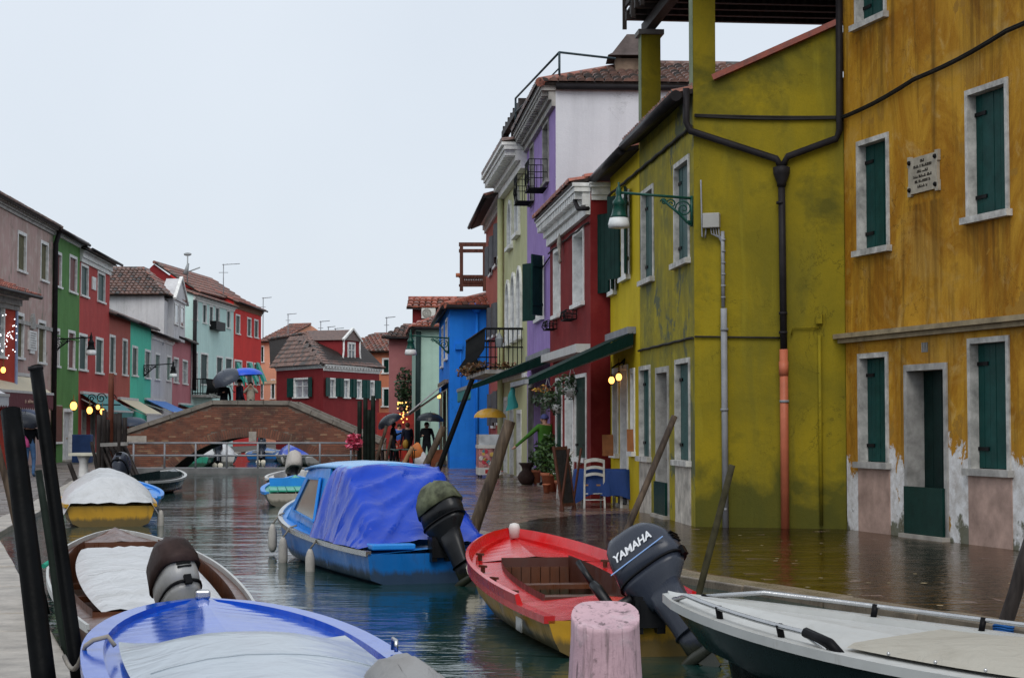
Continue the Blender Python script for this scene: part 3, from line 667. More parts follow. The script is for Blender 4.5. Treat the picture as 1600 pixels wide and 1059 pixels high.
# ---- dark red house
MR = plaster('dark_red_plaster', (.22, .022, .022), (.15, .014, .016), (.3, .05, .045), .5, .3, .8)
RF = Fac((1.64, 38.0), (.94, 45.0)); RS = Fac((1.64, 38.0), (5.4, 38.3)); hr = house('dark_red_house', 'dark red house with white dentil cornice and green shutters', RF)
rw = [RF.rect(896, 913, 358, 474), RF.rect(865.5, 876, 387, 492)]; rl = [RF.rect(884, 897, 588, 735), RF.rect(899, 917, 584, 715), RF.rect(869, 879, 590, 735)]; rl[0] = rl[0][:2] + (0.,) + rl[0][3:]
wall(RF, hr, -.2, 6.7, rw + rl, MR); wall(RS, hr, -.2, 6.7, [], MR, 'side_wall')
for h in rw: window(RF, hr, h, 'pane', WHITE, WHITE, .1, .22, pan=PALEPANE, sillm=WHITE)
window(RF, hr, rl[0], 'pane', WHITE, WHITE, .12, .2, sill=False, pan=PALEPANE)
for h in rl[1:]: window(RF, hr, h, 'shut', WHITE, DKGREEN, .08, .06, planks=4)
MB().quad(RF.P(RF.L, -.2), RF.P(RF.L, -.2, -5), RF.P(RF.L, 6.7, -5), RF.P(RF.L, 6.7)).build('party_wall', MR, hr, fix=False)
cornice(RF, hr, 6.0, 6.66, .38, WHITE, .3); cornice(RS, hr, 6.3, 6.66, .2, WHITE, 0, .02, .55)
tile_roof(hr, RF.P(.05, 6.67, .4), RF.P(RF.L + .02, 6.67, .4), RF.P(.05, 8.0, -4), RF.P(RF.L + .02, 8.0, -4), TILER, each=200)
mb = MB(); mb.tube([RF.P(.25, 6.5, .2), RF.P(.22, 6.3, .3), RF.P(.05, 6.12, .25), RF.P(-.35, 6.08, .1)], .05, 8); mb.build('drainpipe', PIPEB, hr)
mb = MB(); mb.tube([RF.P(RF.L * i / 8, 5.83 + .03 * (i % 2), .04) for i in range(9)], .02, 6); mb.build('cable', CABLE, hr)
# stone fish on the red wall
c = RF.P(*RF.uv(881, 388), .1); mb = MB(); rings = []
for i, (q, r) in enumerate(((0, .03), (.1, .09), (.25, .12), (.42, .08), (.55, .04), (.66, .1), (.72, .02))):
    rings.append([c + V((0, 0, .35 - q)) + V((RF.t.x, RF.t.y, 0)) * (r * cos(a) + .05 * sin(q * 8)) + V((RF.n.x, RF.n.y, 0)) * (r * .5 * sin(a)) for a in [2 * pi * k / 8 for k in range(8)]])
mb.loft(rings); solo('stone_fish', mb, plain('fish_stone', (.4, .37, .32), .7, .5, 8), 'small stone fish ornament hung on the dark red wall', 'ornament')
def basket(fac, px, py, w_, h_, d_, label):
    u, z = fac.uv(px, py); mb = MB()
    for zz in (z, z + h_ * .55, z + h_): mb.tube([fac.P(u - w_ / 2, zz, .02), fac.P(u - w_ / 2, zz, d_), fac.P(u + w_ / 2, zz, d_), fac.P(u + w_ / 2, zz, .02)], .012, 5)
    n = int(w_ / .1)
    for i in range(n + 1): uu = u - w_ / 2 + w_ * i / n; mb.tube([fac.P(uu, z + h_, d_), fac.P(uu, z + h_ * .4, d_ + .04 * sin(i)), fac.P(uu, z, d_ - .02), fac.P(uu, z, .02)], .009, 4)
    for s in (-1, 1):
        for k in range(3): mb.tube([fac.P(u + s * w_ / 2, z + h_, d_ * k / 3 + .02), fac.P(u + s * w_ / 2, z, d_ * k / 3 + .02)], .009, 4)
    solo('flower_rack', mb, IRON, label, 'flower rack')
basket(RF, 898, 500, .9, .2, .25, 'empty iron flower rack under the near window of the dark red house'); basket(RF, 868, 515, .8, .2, .25, 'empty iron flower rack under the far window of the dark red house')
# ---- purple house with white flank
MP = plaster('lilac_plaster', (.36, .245, .55), (.29, .19, .46), (.44, .34, .62), .5, .4, .8)
MWS = plaster('white_flank', (.66, .67, .71), (.58, .59, .63), (.72, .73, .75), .4, .25, .5)
PF = Fac((1.09, 45.2), (.44, 53)); PS = Fac((1.09, 45.2), (7.2, 45.5)); hp = house('lilac_house', 'tall lilac house with white flank wall and hipped tile roof', PF)
pw = [PF.rect(848.5, 858, 190, 285), PF.rect(828.5, 834.5, 225, 315), PF.rect(838, 850, 405, 497)]; pdn = [PF.rect(826, 834, 600, 745), PF.rect(846, 853, 600, 735)]; pdn = [h[:2] + (0.,) + h[3:] for h in pdn]
wall(PF, hp, -.2, 10.0, pw + pdn, MP); wall(PS, hp, -.2, 10.0, [], MWS, 'flank_wall')
for h in pw[:2]: window(PF, hp, h, 'pane', GREYST, GREYST, .1, .2)
W = window(PF, hp, pw[2], 'pane', WHITE, DKGREEN, .09, .2); leaf(PF, W, pw[2][0], -1, .55, pw[2][2], pw[2][3], 35, DKGREEN); leaf(PF, W, pw[2][1], 1, .55, pw[2][2], pw[2][3], 30, DKGREEN)
for h in pdn: door(PF, hp, h, DKGREEN, GREYST, .1, .2)
MB().quad(PF.P(PF.L, -.2), PF.P(PF.L, -.2, -6), PF.P(PF.L, 10, -6), PF.P(PF.L, 10)).build('party_wall', MWS, hp, fix=False)
cornice(PF, hp, 9.55, 10.08, .4, GREYST, .36)
ea, eb = PF.P(-.12, 10.12, .42), PF.P(PF.L, 10.12, .42); ec = V((7.4, 45.25, 10.12)); rg = V((3.3, 48.6, 11.25)); rg2 = V((7.4, 48.9, 11.25))
tile_roof(hp, ea, ec, rg, rg2, TILEG, .24, .42, each=300, name='roof'); tile_roof(hp, eb, ea, V((2.9, 52, 11.25)), rg, TILEG, .24, .42, name='front_roof')
MB().tube([ea, rg], .12, 8).build('hip_tiles', TILER, hp)
MB().tube([PS.P(-.0, 10.02, .12), PS.P(PS.L, 10.02, .12)], .08, 8).build('gutter', PIPEB, hp)
mb = MB(); c0 = D(985, 100, 47.6); cx, cy = c0.x, c0.y
mb.box(cx - .42, cx + .42, cy - .42, cy + .42, 10.4, 11.15); ch = mb.build('chimney', plain('chimney_plaster', (.2, .14, .1), .8, .5, 3), hp)
mb = MB(); mb.loft([[(cx + sx * r, cy + sy * r, z) for sx, sy in ((-1, -1), (1, -1), (1, 1), (-1, 1))] for r, z in ((.62, 11.2), (.5, 11.28), (.1, 11.85))], sm=False); [mb.bar((cx + sx * .34, cy + sy * .34, 11.1), (cx + sx * .34, cy + sy * .34, 11.25), .12) for sx in (-1, 1) for sy in (-1, 1)]
mb.build('chimney_cap', plain('cap', (.09, .07, .065), .8, .4, 4), ch)
mb = MB(); a = D(874, 82, 45.6); mb.tube([a + V((0, 0, -.75)), a], .03, 6); b = PF.P(8, a.z - .6, .5); q = PF.P(6.5, 10.9, .45); mb.tube([a, q], .03, 6); mb.tube([a, D(962, 92, 45.8)], .03, 6); mb.tube([q, q - V((0, 0, .8))], .03, 6); mb.tube([a - V((0, 0, .4)), q - V((0, 0, .4))], .02, 6)
solo('roof_rail', mb, plain('rail_green', (.03, .05, .06), .5), 'thin metal guard rail on the lilac house roof', 'railing')
basket(PF, 853, 298, 1.1, .75, .5, 'iron window balcony of the lilac house top floor, nearer one'); basket(PF, 833, 318, 1.1, .75, .5, 'iron window balcony of the lilac house top floor, farther one')
MB().tube([PF.P(.2, 5.4, .05), PF.P(.5, 4.6, .05), PF.P(.3, 3.9, .05), PF.P(.35, .2, .05)], .05, 6).build('drainpipe', MP, hp)
mb = MB(); mb.tube([PF.P(.2, 5.9, .05), PF.P(4, 5.7, .04), PF.P(7.8, 5.75, .05)], .02, 5); mb.build('cable', CABLE, hp)
# ---- cream house with arched windows
MC = plaster('cream_plaster', (.55, .56, .32), (.45, .45, .25), (.62, .62, .45), .5, .4, .8)
CF = Fac((.44, 53), (-.28, 60.6)); hc = house('cream_house', 'pale cream house with arched windows and heavy white cornice', CF)
MCw = [CF.rect(808, 815, 640, 735), CF.rect(797, 803, 610, 735), CF.rect(787.5, 793, 620, 735)]; MCw = [h[:2] + (0.,) + h[3:] for h in MCw]
wall(CF, hc, -.2, 9.6, MCw, MC); shell(CF, hc, -.2, 9.6, 7, MC)
for h in MCw: door(CF, hc, h, PALEPANE, WHITE, .12, .2)
def arch(fac, root, u0, u1, z0, z1, fm, pm, t=.12):
    r = (u1 - u0) / 2; um = (u0 + u1) / 2; pts = [(u0, z0)] + [(um - r * cos(a), z1 - r * 1.3 + r * 1.3 * sin(a)) for a in [pi * k / 10 for k in range(11)]] + [(u1, z0)]
    inn = [(u0 + t, z0)] + [(um - (r - t) * cos(a), z1 - r * 1.3 + (r * 1.3 - t) * sin(a)) for a in [pi * k / 10 for k in range(11)]] + [(u1 - t, z0)]
    mb = MB(); n = len(pts)
    for i in range(n - 1):
        mb.hexa([fac.P(*pts[i], 0.), fac.P(*pts[i + 1], 0.), fac.P(*inn[i + 1], 0.), fac.P(*inn[i], 0.), fac.P(*pts[i], .07), fac.P(*pts[i + 1], .07), fac.P(*inn[i + 1], .07), fac.P(*inn[i], .07)])
    W = mb.build('arched_window', fm, root); MB().poly([fac.P(u, z, .012) for u, z in inn]).build('pane', pm, W, fix=False)
    fac.box(MB(), u0 - .08, u1 + .08, z0 - .12, z0, 0, .14).build('sill', fm, W)
for r_ in ((806, 813, 290, 365), (795, 801.5, 312, 385), (809, 816, 415, 525), (800, 807, 425, 530), (791.5, 798, 437, 535)): arch(CF, hc, *CF.rect(*r_), WHITE, PALEPANE)
cornice(CF, hc, 9.1, 9.85, .75, WHITE, .34); CF.box(MB(), 0, CF.L, 3.0, 3.12, 0, .06).build('string_course', WHITE, hc)
tile_roof(hc, CF.P(0, 9.86, .7), CF.P(CF.L, 9.86, .7), CF.P(0, 11.0, -3.5), CF.P(CF.L, 11, -3.5), TILEG, .3, .5)
MB().tube([CF.P(CF.L - .15, 9.1, .12), CF.P(CF.L - .15, .1, .12)], .1, 8).build('drainpipe', MC, hc)
# dark timber altana on the cream roof
T = thing('roof_terrace', 'dark timber roof terrace above the cream house', 'terrace', CF.P(1, 10, 0)); mb = MB()
for u in (.6, 3, 5.6):
    for o in (.1, -2.5): MB().bar(CF.P(u, 9.8, o), CF.P(u, 10.95, o), .18).build('post', TIMBER, T)
for o in (.1, -2.5): MB().bar(CF.P(.3, 11.05, o), CF.P(6.2, 11.05, o), .2, .2).build('beam', TIMBER, T)
for k in range(7): MB().bar(CF.P(.6 + k * .85, 11.2, .2), CF.P(.6 + k * .85, 11.2, -2.6), .12, .1).build('rafter', TIMBER, T)
# ---- salmon red house
MSa = plaster('salmon_plaster', (.46, .12, .085), (.36, .09, .07), (.52, .18, .14), .4, .3, .8)
SF = Fac((-.28, 60.6), (-1.0, 70)); hs = house('salmon_house', 'salmon red house with grey shutters behind the blue house', SF)
sw = [SF.rect(780.5, 784.5, 345, 398), SF.rect(773, 777, 365, 415), SF.rect(766, 769.5, 382, 428), SF.rect(779, 783.5, 470, 520), SF.rect(770, 774, 478, 524), SF.rect(764, 767, 484, 527), SF.rect(779, 783, 610, 660), SF.rect(770, 774, 615, 665)]
wall(SF, hs, -.2, 9.4, sw, MSa); shell(SF, hs, -.2, 9.4, 7, MSa)
for h in sw: W = window(SF, hs, h, 'pane', WHITE, GREYSH, .1, .15); leaf(SF, W, h[0], -1, .5, h[2], h[3], 12, GREYSH, 1); leaf(SF, W, h[1], 1, .5, h[2], h[3], 12, GREYSH, 1)
cornice(SF, hs, 8.95, 9.4, .3, WHITE); gable_roof(SF, hs, 9.45, 7, 1.5, TILE, .6, w=.3, l=.5); gutter(SF, hs, 9.2, .65)
# ---- blue house
MB_ = plaster('blue_plaster', (.022, .235, .85), (.018, .2, .76), (.035, .28, .88), .4, .25, .9)
BS = Fac((-2.33, 68.06), (-.2, 68.4)); BF = Fac((-2.33, 68.06), (-3.2, 80)); hb = house('blue_house', 'vivid blue house with red tile roof standing out into the street', BF)
bw = [BF.rect(696.5, 699.5, 498, 560), BF.rect(690.5, 693, 510, 572)]; bl = BF.rect(687.5, 699.5, 610, 728); bl = bl[:2] + (0.,) + bl[3:]
wall(BF, hb, -.2, 6.1, bw + [bl], MB_); wall(BS, hb, -.2, 6.1, [], MB_, 'side_wall')
for h in bw: window(BF, hb, h, 'pane', WHITE, WHITE, .1, .15)
mb = MB(); BF.box(mb, bl[0], bl[1], 0, bl[3], -.5, -.3); mb.build('shop_opening', plain('warm_shop', (.12, .08, .05), .6, .5, 4), hb)
for u in (bl[0] + .1, (bl[0] + bl[1]) / 2, bl[1] - .1): BF.box(MB(), u - .08, u + .08, 0, bl[3], -.1, .03).build('shop_post', plain('shop_frame', (.3, .26, .2), .6), hb)
p0, p1, p2 = V((-2.55, 67.75, 6.05)), V((1.2, 68.1, 6.05)), V((-3.5, 80, 6.05)); a_, b_ = V((.2, 73.5, 7.15)), V((1.4, 73.5, 7.15))
tile_roof(hb, p0, p1, a_, b_, TILER, .24, .42, each=200); tile_roof(hb, p2, p0, V((-.2, 78, 7.15)), a_, TILER, .24, .42, name='front_roof'); MB().tube([p0, a_], .13, 8).build('hip_tiles', TILER, hb)
mb = MB(); mb.tube([p0 + V((.1, .0, -.06)), p1 + V((0, 0, -.06))], .09, 8); mb.tube([p0 + V((0, 0, -.06)), p2 + V((0, 0, -.06))], .09, 8); mb.build('gutter', PIPEB, hb)
mb = MB(); g_ = lambda px, py, o=.05: BS.P(*BS.uv(px, py), o); mb.tube([g_(745, 486), g_(745, 725)], .06, 8); mb.lathe(g_(744, 483, .1), [(.08, -.15), (.28, .1), (.3, .2)], 10); h = BS.rect(711, 722, 537, 546); BS.box(mb, *h, 0, .12); mb.tube([g_(720, 548), g_(720, 605), g_(735, 608)], .02, 5); mb.build('drainpipe', MB_, hb)
BS.box(MB(), 0, BS.L, -.1, .35, 0, .03).build('plinth', MB_, hb)
# altana behind the blue roof
T = thing('roof_terrace', 'brown timber pergola terrace with balusters behind the blue roof', 'terrace', (-2, 74, 7)); A0 = D(719, 455, 74)
for px in (721, 757): MB().bar(D(px, 455, 74), D(px, 383, 74), .14).build('post', REDWOOD, T)
for py, q in ((382, .16), (392, .14), (432, .12), (446, .1)): MB().bar(D(717, py, 74), D(765, py, 74), .12, q).build('rail', REDWOOD, T)
mb = MB()
for i in range(14): mb.lathe(D(722 + i * 2.7, 446, 74), [(.03, 0), (.055, .12), (.03, .22), (.04, .34)], 6)
mb.build('balusters', REDWOOD, T); MB().tube([D(716, 433, 74), D(716, 427, 74)], .1, 8).build('flower_pot', TERRA, T)
# ---- mint, red, pink and orange houses beyond
MM = plaster('mint_plaster', (.42, .6, .5), (.36, .53, .45), (.48, .66, .57), .4, .2, .8)
QS = Fac((-4.37, 84), (-1.5, 84.3)); QF = Fac((-4.37, 84), (-5.05, 92)); hm = house('mint_house', 'pale mint house with dark drainpipe left of the blue house', QS)
wall(QS, hm, -.2, 6.1, [], MM, 'side_wall'); wall(QF, hm, -.2, 6.1, [], MM); MB().tube([QS.P(.05, 5.9, .1), QS.P(.02, .1, .1)], .12, 8).build('drainpipe', plain('pipe_green', (.015, .03, .03), .5), hm)
tile_roof(hm, QS.P(-.3, 6.1, .3), QS.P(3.5, 6.1, .3), V((-2.2, 88, 7.4)), V((-.8, 88, 7.4)), TILER, .28, .45); tile_roof(hm, QF.P(QF.L, 6.1, .3), QF.P(-.1, 6.1, .3), V((-2.6, 91, 7.4)), V((-2.2, 88, 7.4)), TILER, .28, .45, name='front_roof'); gutter(QS, hm, 6.05, .32)
MD = plaster('maroon_plaster', (.17, .02, .022), (.13, .015, .017), (.2, .03, .03), .3, .2, .8)
XS = Fac((-5.25, 96), (-2.5, 96)); hx = house('maroon_house', 'dark maroon upper house with an air conditioner behind the mint roof', XS); wall(XS, hx, -.2, 7.7, [], MD); shell(XS, hx, -.2, 7.7, 6, MD)
tile_roof(hx, XS.P(-.3, 7.75, .3), XS.P(3.2, 7.75, .3), XS.P(-.3, 8.35, -1.5), XS.P(3.2, 8.35, -1.5), TILER, .34, .5)
h = XS.rect(659, 681, 482, 498); mb = MB(); XS.box(mb, h[0], h[1], h[2], h[3], .05, .35); ac = solo('air_conditioner', mb, plain('ac_white', (.6, .6, .56), .5, .1), 'white air conditioner unit on the maroon wall above the mint house', 'air conditioner', bevel=.02)
c = XS.P(h[0] + (h[1] - h[0]) * .38, (h[2] + h[3]) / 2, .352); mb = MB(); [mb.tube([c + V((r * cos(a), -.01, r * sin(a))) for a in [2 * pi * k / 16 for k in range(17)]], .015, 4) for r in (.06, .12, .18, .23)]; mb.build('fan_grille', plain('ac_grille', (.25, .24, .2), .6), ac)
MPk = plaster('dusty_pink_plaster', (.42, .17, .17), (.35, .14, .145), (.48, .22, .21), .4, .25, .8)
KS = Fac((-6.75, 100), (-5.0, 100)); KF = Fac((-6.75, 100), (-7.3, 110)); hk = house('pink_house', 'dusty pink house with a bush before it beyond the mint house', KS); wall(KS, hk, -.2, 6.35, [], MPk); wall(KF, hk, -.2, 6.35, [], MPk, 'side_wall')
tile_roof(hk, KS.P(-.4, 6.4, .4), KS.P(3, 6.4, .4), KS.P(.6, 7.2, -3), KS.P(3, 7.2, -3), TILEG, .3, .5); gutter(KS, hk, 6.35, .45)
MO2 = plaster('coral_plaster', (.56, .2, .11), (.48, .17, .1), (.62, .26, .16), .4, .2, .6)
ZS = Fac((-10.6, 125), (-8.0, 124)); hz = house('coral_house', 'coral orange house with dark green shuttered windows at the far end', ZS); zw = [ZS.rect(597, 610, 559, 582), ZS.rect(597, 610, 605, 634)]
wall(ZS, hz, -.2, 6.6, zw, MO2); [window(ZS, hz, h, 'shut', WHITE, DKGREEN, .12, .1) for h in zw]
XZ = Fac((-10.6, 125), (-14, 128)); wall(XZ, hz, -.2, 6.6, [], MO2, 'side_wall'); tile_roof(hz, ZS.P(-2.5, 6.6, .4), ZS.P(3.2, 6.6, .4), ZS.P(-.6, 8, -4), ZS.P(3.2, 8, -4), TILE, .32, .5)
def plasterL(name, c, d, l, *a, **k):
    g = lambda q: tuple(min(.85, x * 1.32) for x in q)
    return plaster(name, g(c), g(d), g(l), *a, **k)
# ============================================================ LEFT BANK HOUSES
def lx(Y): return -20 - .053 * (Y - 83)
def lf(y0, y1): return Fac((lx(y0), y0), (lx(y1), y1))
def lhouse(name, label, y0, y1, z, mat, wins, fill='shut', sm=None, fm=None, depth=8, rise=1.8, roofm=None, over=.35, fac=None, doors=(), flank=None, **kw):
    f = fac or lf(y0, y1); h = house(name, label, f); hs_ = [f.rect(*w_) for w_ in wins]; ds = [f.rect(*d_) for d_ in doors]; ds = [d_[:2] + (0.,) + d_[3:] for d_ in ds]
    wall(f, h, -.2, z, hs_ + ds, mat); shell(f, h, -.2, z, depth, mat, sidemat=flank)
    for q in hs_: window(f, h, q, fill, fm or WHITE, sm or GREEN, .13, .12, **kw)
    gable_ends(f, h, z, depth, rise, flank or mat); gable_roof(f, h, z, depth, rise, roofm or TILEG, over, w=.26, l=.45, back=False)
    return f, h, ds
# weathered pink house
MWP = plasterL('weathered_pink', (.40, .27, .25), (.3, .22, .19), (.46, .42, .37), .8, .7, .5, patch=(.26, .23, .19), pt=.56, psc=.35)
f, h, _ = lhouse('weathered_pink_house', 'stained pink and grey plaster house with old wooden shutters on the left', 66, 78.2, 10.2, MWP, [(27, 41, 362, 423), (63, 75, 377, 438), (23, 37, 488, 558), (59, 71, 500, 566)], 'shut', OLDWOODSH)
cornice(f, h, 9.75, 10.15, .3, GREYST, .45); f.box(MB(), 0, f.L, 5.6, 5.75, 0, .05).build('string_course', GREYST, h); MB().tube([f.P(f.L, 10.0, .3), f.P(f.L, 9.4, .12), f.P(f.L, .1, .12)], .11, 8).build('drainpipe', PIPEB, h)
q = f.rect(43, 55, 517, 547); mb = MB(); f.box(mb, *q, .0, .08); m_ = (q[0] + q[1]) / 2; f.box(mb, q[0] + .3, q[1] - .3, q[2] - .14, q[2] - .001, 0, .06)
sh = solo('wall_shrine', mb, WHITE, 'white marble tablet with small niche shrine on the weathered pink house', 'shrine'); mb = MB(); r = f.rect(46, 52, 498, 514)
rr = (r[1] - r[0]) / 2; mb.loft([[f.P(m_ + x, z, o) for x, z in [(-rr, r[2]), (rr, r[2])] + [(rr * cos(a), r[3] - rr + rr * 1.6 * sin(a)) for a in [pi * k / 8 for k in range(9)]]] for o in (0, .1)], sm=False); mb.build('niche', GREYST, sh)
for i in range(7):
    mb = MB(); z = q[3] - (q[3] - q[2]) * (i + 1) / 8; f.box(mb, q[0] + .2, q[1] - .2 - .1 * (i % 3), z - .02, z + .02, .08, .085); mb.build('inscription_line', GREYST, sh)
# low red shop in front of it
f0 = Fac((-18.3, 57), (-18.05, 66.3)); MRS = plasterL('shop_red', (.4, .05, .03), (.32, .04, .025), (.45, .08, .06), .3, .2)
h = house('red_shop', 'low red corner shop with tiled eave and fairy lights at the left edge', f0); q = f0.rect(-6, 7, 472, 556); wall(f0, h, -.2, 6.3, [q], MRS); shell(f0, h, -.2, 6.3, 1.1, MRS); window(f0, h, q, 'pane', WHITE, WHITE, .15, .1, pan=PALEPANE)
cornice(f0, h, 5.75, 6.28, .5, GREYST); tile_roof(h, f0.P(-.2, 6.28, .75), f0.P(f0.L + .4, 6.28, .75), f0.P(-.2, 7.0, -1.1), f0.P(f0.L + .4, 7.0, -1.1), TILER, .24, .42); gutter(f0, h, 6.25, .8, -.2, f0.L + .4)
f0.box(MB(), f0.L - .1, f0.L + .06, 2.6, 5.75, -.02, .06).build('corner_board', plain('pale_blue_paint', (.3, .4, .62), .5), h)
mb = MB()
for i in range(38):
    u = f0.L - .25 - random.random() * 2.2; mb.ball(f0.P(u, 5.6 - random.random() * 1.7 * (1 - .3 * random.random()), .1), .022, 5, 4)
solo('fairy_lights', mb, LITS, 'curtain of tiny white fairy lights on the red shop wall', 'fairy lights', kind='stuff')
# green house
MG = plasterL('green_plaster', (.085, .2, .06), (.065, .155, .045), (.11, .24, .08), .4, .45)
f, h, ds = lhouse('green_house', 'green house with white framed windows between pink and red houses', 78.2, 84.5, 10.1, MG, [(85, 96, 393, 447), (108, 120, 399, 456), (82, 93, 512, 571), (106, 117, 516, 575)], 'shut', REDSH, doors=[(98, 113, 638, 718)])
for d_ in ds: door(f, h, d_, plain('white_door', (.55, .55, .55), .5), WHITE, .15, .2)
q = f.rect(82, 96, 633, 690); W = window(f, h, (q[0], q[1], q[2], q[3]), 'shut', WHITE, BROWNSH, .02, .0, proud=.03); cornice(f, h, 9.8, 10.08, .3, WHITE); gutter(f, h, 9.95, .42); f.box(MB(), 0, f.L, 5.45, 5.52, 0, .03).build('string_course', MG, h)
# red house
ML = plasterL('brick_red_plaster', (.37, .055, .05), (.3, .045, .042), (.42, .09, .08), .4, .4)
f, h, ds = lhouse('red_house', 'tall brick red house with white frieze beside the green house', 84.5, 92.8, 9.9, ML, [(126, 138, 413, 462), (152, 164, 425, 471), (123, 136, 521, 577), (149, 161, 527, 582)], 'shut', GREEN, doors=[(127, 134, 640, 712), (141, 148, 640, 706), (155, 163, 640, 700)])
for d_ in ds: door(f, h, d_, DARK, GREYST, .12, .3)
cornice(f, h, 9.2, 9.88, .35, WHITE); gutter(f, h, 9.75, .6); f.box(MB(), *f.rect(143, 149, 433, 453), 0, .05).build('tablet', WHITE, h)
# dull red, teal, white, small pink
M4 = plasterL('dull_red_plaster', (.33, .085, .065), (.27, .07, .055), (.38, .12, .1), .4, .4)
f, h, ds = lhouse('dull_red_house', 'lower dull red house next to the tall red one', 92.8, 99.7, 7.35, M4, [(171, 180, 523, 582), (191, 199, 529, 585)], 'shut', DKGREEN, rise=1.0, depth=5, doors=[(175, 182, 645, 690), (188, 197, 645, 688)])
for d_ in ds: door(f, h, d_, DARK, GREYST, .12, .3)
gutter(f, h, 7.2, .45)
M5 = plasterL('turquoise_plaster', (.08, .46, .33), (.065, .39, .28), (.1, .52, .38), .4, .2)
f, h, _ = lhouse('turquoise_house', 'bright turquoise house with white window frames', 99.7, 107.6, 7.35, M5, [(206, 215, 540, 586), (226, 235, 546, 590)], 'shut', DKGREEN, rise=1.0, depth=5); gutter(f, h, 7.2, .45)
M6 = plasterL('dirty_white_plaster', (.46, .46, .47), (.38, .38, .39), (.54, .54, .53), .5, .5)
f, h, _ = lhouse('white_house', 'dirty white house with tall attic dormer behind the turquoise one', 107.6, 117, 7.1, M6, [(242, 250, 551, 592), (260, 267, 555, 594)], 'shut', plain('sage_shutter', (.09, .16, .13), .6), rise=1.0, depth=5); cornice(f, h, 6.7, 7.08, .3, WHITE); gutter(f, h, 7.0, .45)
# attic storey with dormer
AF = Fac((-21.45, 112.3), (-21.75, 117.6)); AS = Fac((-21.45, 112.3), (-27, 112.6)); wall(AS, h, 6.5, 9.6, [], M6, 'attic_wall'); MB().quad(AF.P(0, 6.8), AF.P(AF.L, 6.8), AF.P(AF.L, 9.3), AF.P(0, 9.3)).build('attic_front', M6, h, fix=False)
tile_roof(h, V((-27.2, 112.1, 9.62)), V((-21.2, 112.0, 9.62)), V((-27.2, 116.5, 11.6)), V((-23.6, 116.5, 11.6)), TILEG, .28, .46, name='attic_roof')
tile_roof(h, V((-21.2, 112.0, 9.62)), V((-21.5, 121, 9.62)), V((-23.6, 116.5, 11.6)), V((-23.6, 118, 11.6)), TILE, .28, .46, name='attic_roof')
DM = AF; u0, z0 = DM.uv(262, 512); u1, z1 = DM.uv(281, 470); q = (u0, u1, 7.2, 9.55); mb = MB(); DM.box(mb, u0, u1, 7.0, 9.5, 0, .35); Dm = mb.build('dormer', M6, h); m_ = (u0 + u1) / 2
mb = MB(); mb.loft([[DM.P(u0 - .2, 9.5, o), DM.P(u1 + .2, 9.5, o), DM.P(m_, 11.0, o)] for o in (-.5, .45)], sm=False); mb.build('pediment', M6, Dm); [MB().bar(DM.P(m_, 11.08, .46), DM.P(e, 9.5, .46), .2, .14).build('pediment_moulding', WHITE, Dm) for e in (u0 - .35, u1 + .35)]
for k in range(2): a = u0 + .35 + k * (m_ - u0 - .1); W = window(Fac(DM.P(0, 0, .35), DM.P(DM.L, 0, .35)), h, (a, a + (m_ - u0) * .62, 8.0, 9.3), 'pane', WHITE, WHITE, .12, -.02, proud=.06, mull=0)
M7 = plasterL('rose_plaster', (.4, .14, .16), (.34, .12, .135), (.45, .18, .2), .4, .3)
f, h, _ = lhouse('rose_house', 'small rose pink house beside the pale aqua house', 117, 126.8, 7.4, M7, [(271, 279, 558, 597), (285, 293, 562, 599)], 'pane', WHITE, rise=1.0, depth=5); gutter(f, h, 7.25, .45)
# pale aqua house
M8 = plasterL('aqua_plaster', (.42, .58, .55), (.36, .51, .48), (.48, .64, .6), .4, .3)
f8 = Fac((-22.2, 126.8), (-21.4, 140)); aw = [(302, 309, 469, 499), (316.5, 323, 474, 504), (327, 333, 477, 508), (336, 343, 479, 510), (354, 360, 484, 512), (301, 309, 549, 605), (313, 325, 551, 600), (338, 348, 556, 600), (352, 363, 558, 600)]
f, h, _ = lhouse('aqua_house', 'large pale aqua house with dark balcony left of the bridge top', 0, 0, 10.75, M8, aw, 'shut', plain('dusk_green', (.03, .055, .055), .5), fac=f8, rise=1.6, depth=9, roofm=TILE); cornice(f, h, 10.3, 10.72, .35, WHITE, .4); MB().tube([f.P(-.1, 10.3, .15), f.P(-.1, 4, .15)], .14, 8).build('drainpipe', PIPEB, h)
u0 = f.uv(300, 590)[0]; u1 = f.uv(332, 590)[0]; mb = MB(); Bn = thing('balcony', 'long dark iron balcony with fairy lights on the aqua house', 'balcony', f.P(u0, 3.7)); f.box(MB(), u0, u1, 3.55, 3.72, 0, 1.0).build('slab', GREYST, Bn)
for zz in (3.8, 4.8): MB().tube([f.P(u0, zz, .02), f.P(u0, zz, .97), f.P(u1, zz, .97), f.P(u1, zz, .02)], .04, 5).build('rail', IRON, Bn)
mb = MB(); n = 26
for i in range(n): u = u0 + (u1 - u0) * (i + .5) / n; mb.tube([f.P(u, 3.72, .97), f.P(u + .05, 4.3, 1.05), f.P(u, 4.8, .97)], .03, 4)
for i in range(5): mb.tube([f.P(u0, 3.72, .18 * i + .05), f.P(u0, 4.8, .18 * i + .05)], .03, 4)
mb.build('balusters', IRON, Bn, kind='stuff'); mb = MB(); foliage(mb, f.P((u0 + u1) / 2, 3.7, 1.0), (.8, 2.6, .2), 260, .09); mb.build('trailing_plants', plain('silver_leaf', (.25, .27, .25), .6), Bn, kind='stuff')
f.box(MB(), *f.rect(327.5, 342, 503, 516), .0, .5).build('window_box', IRON, h)
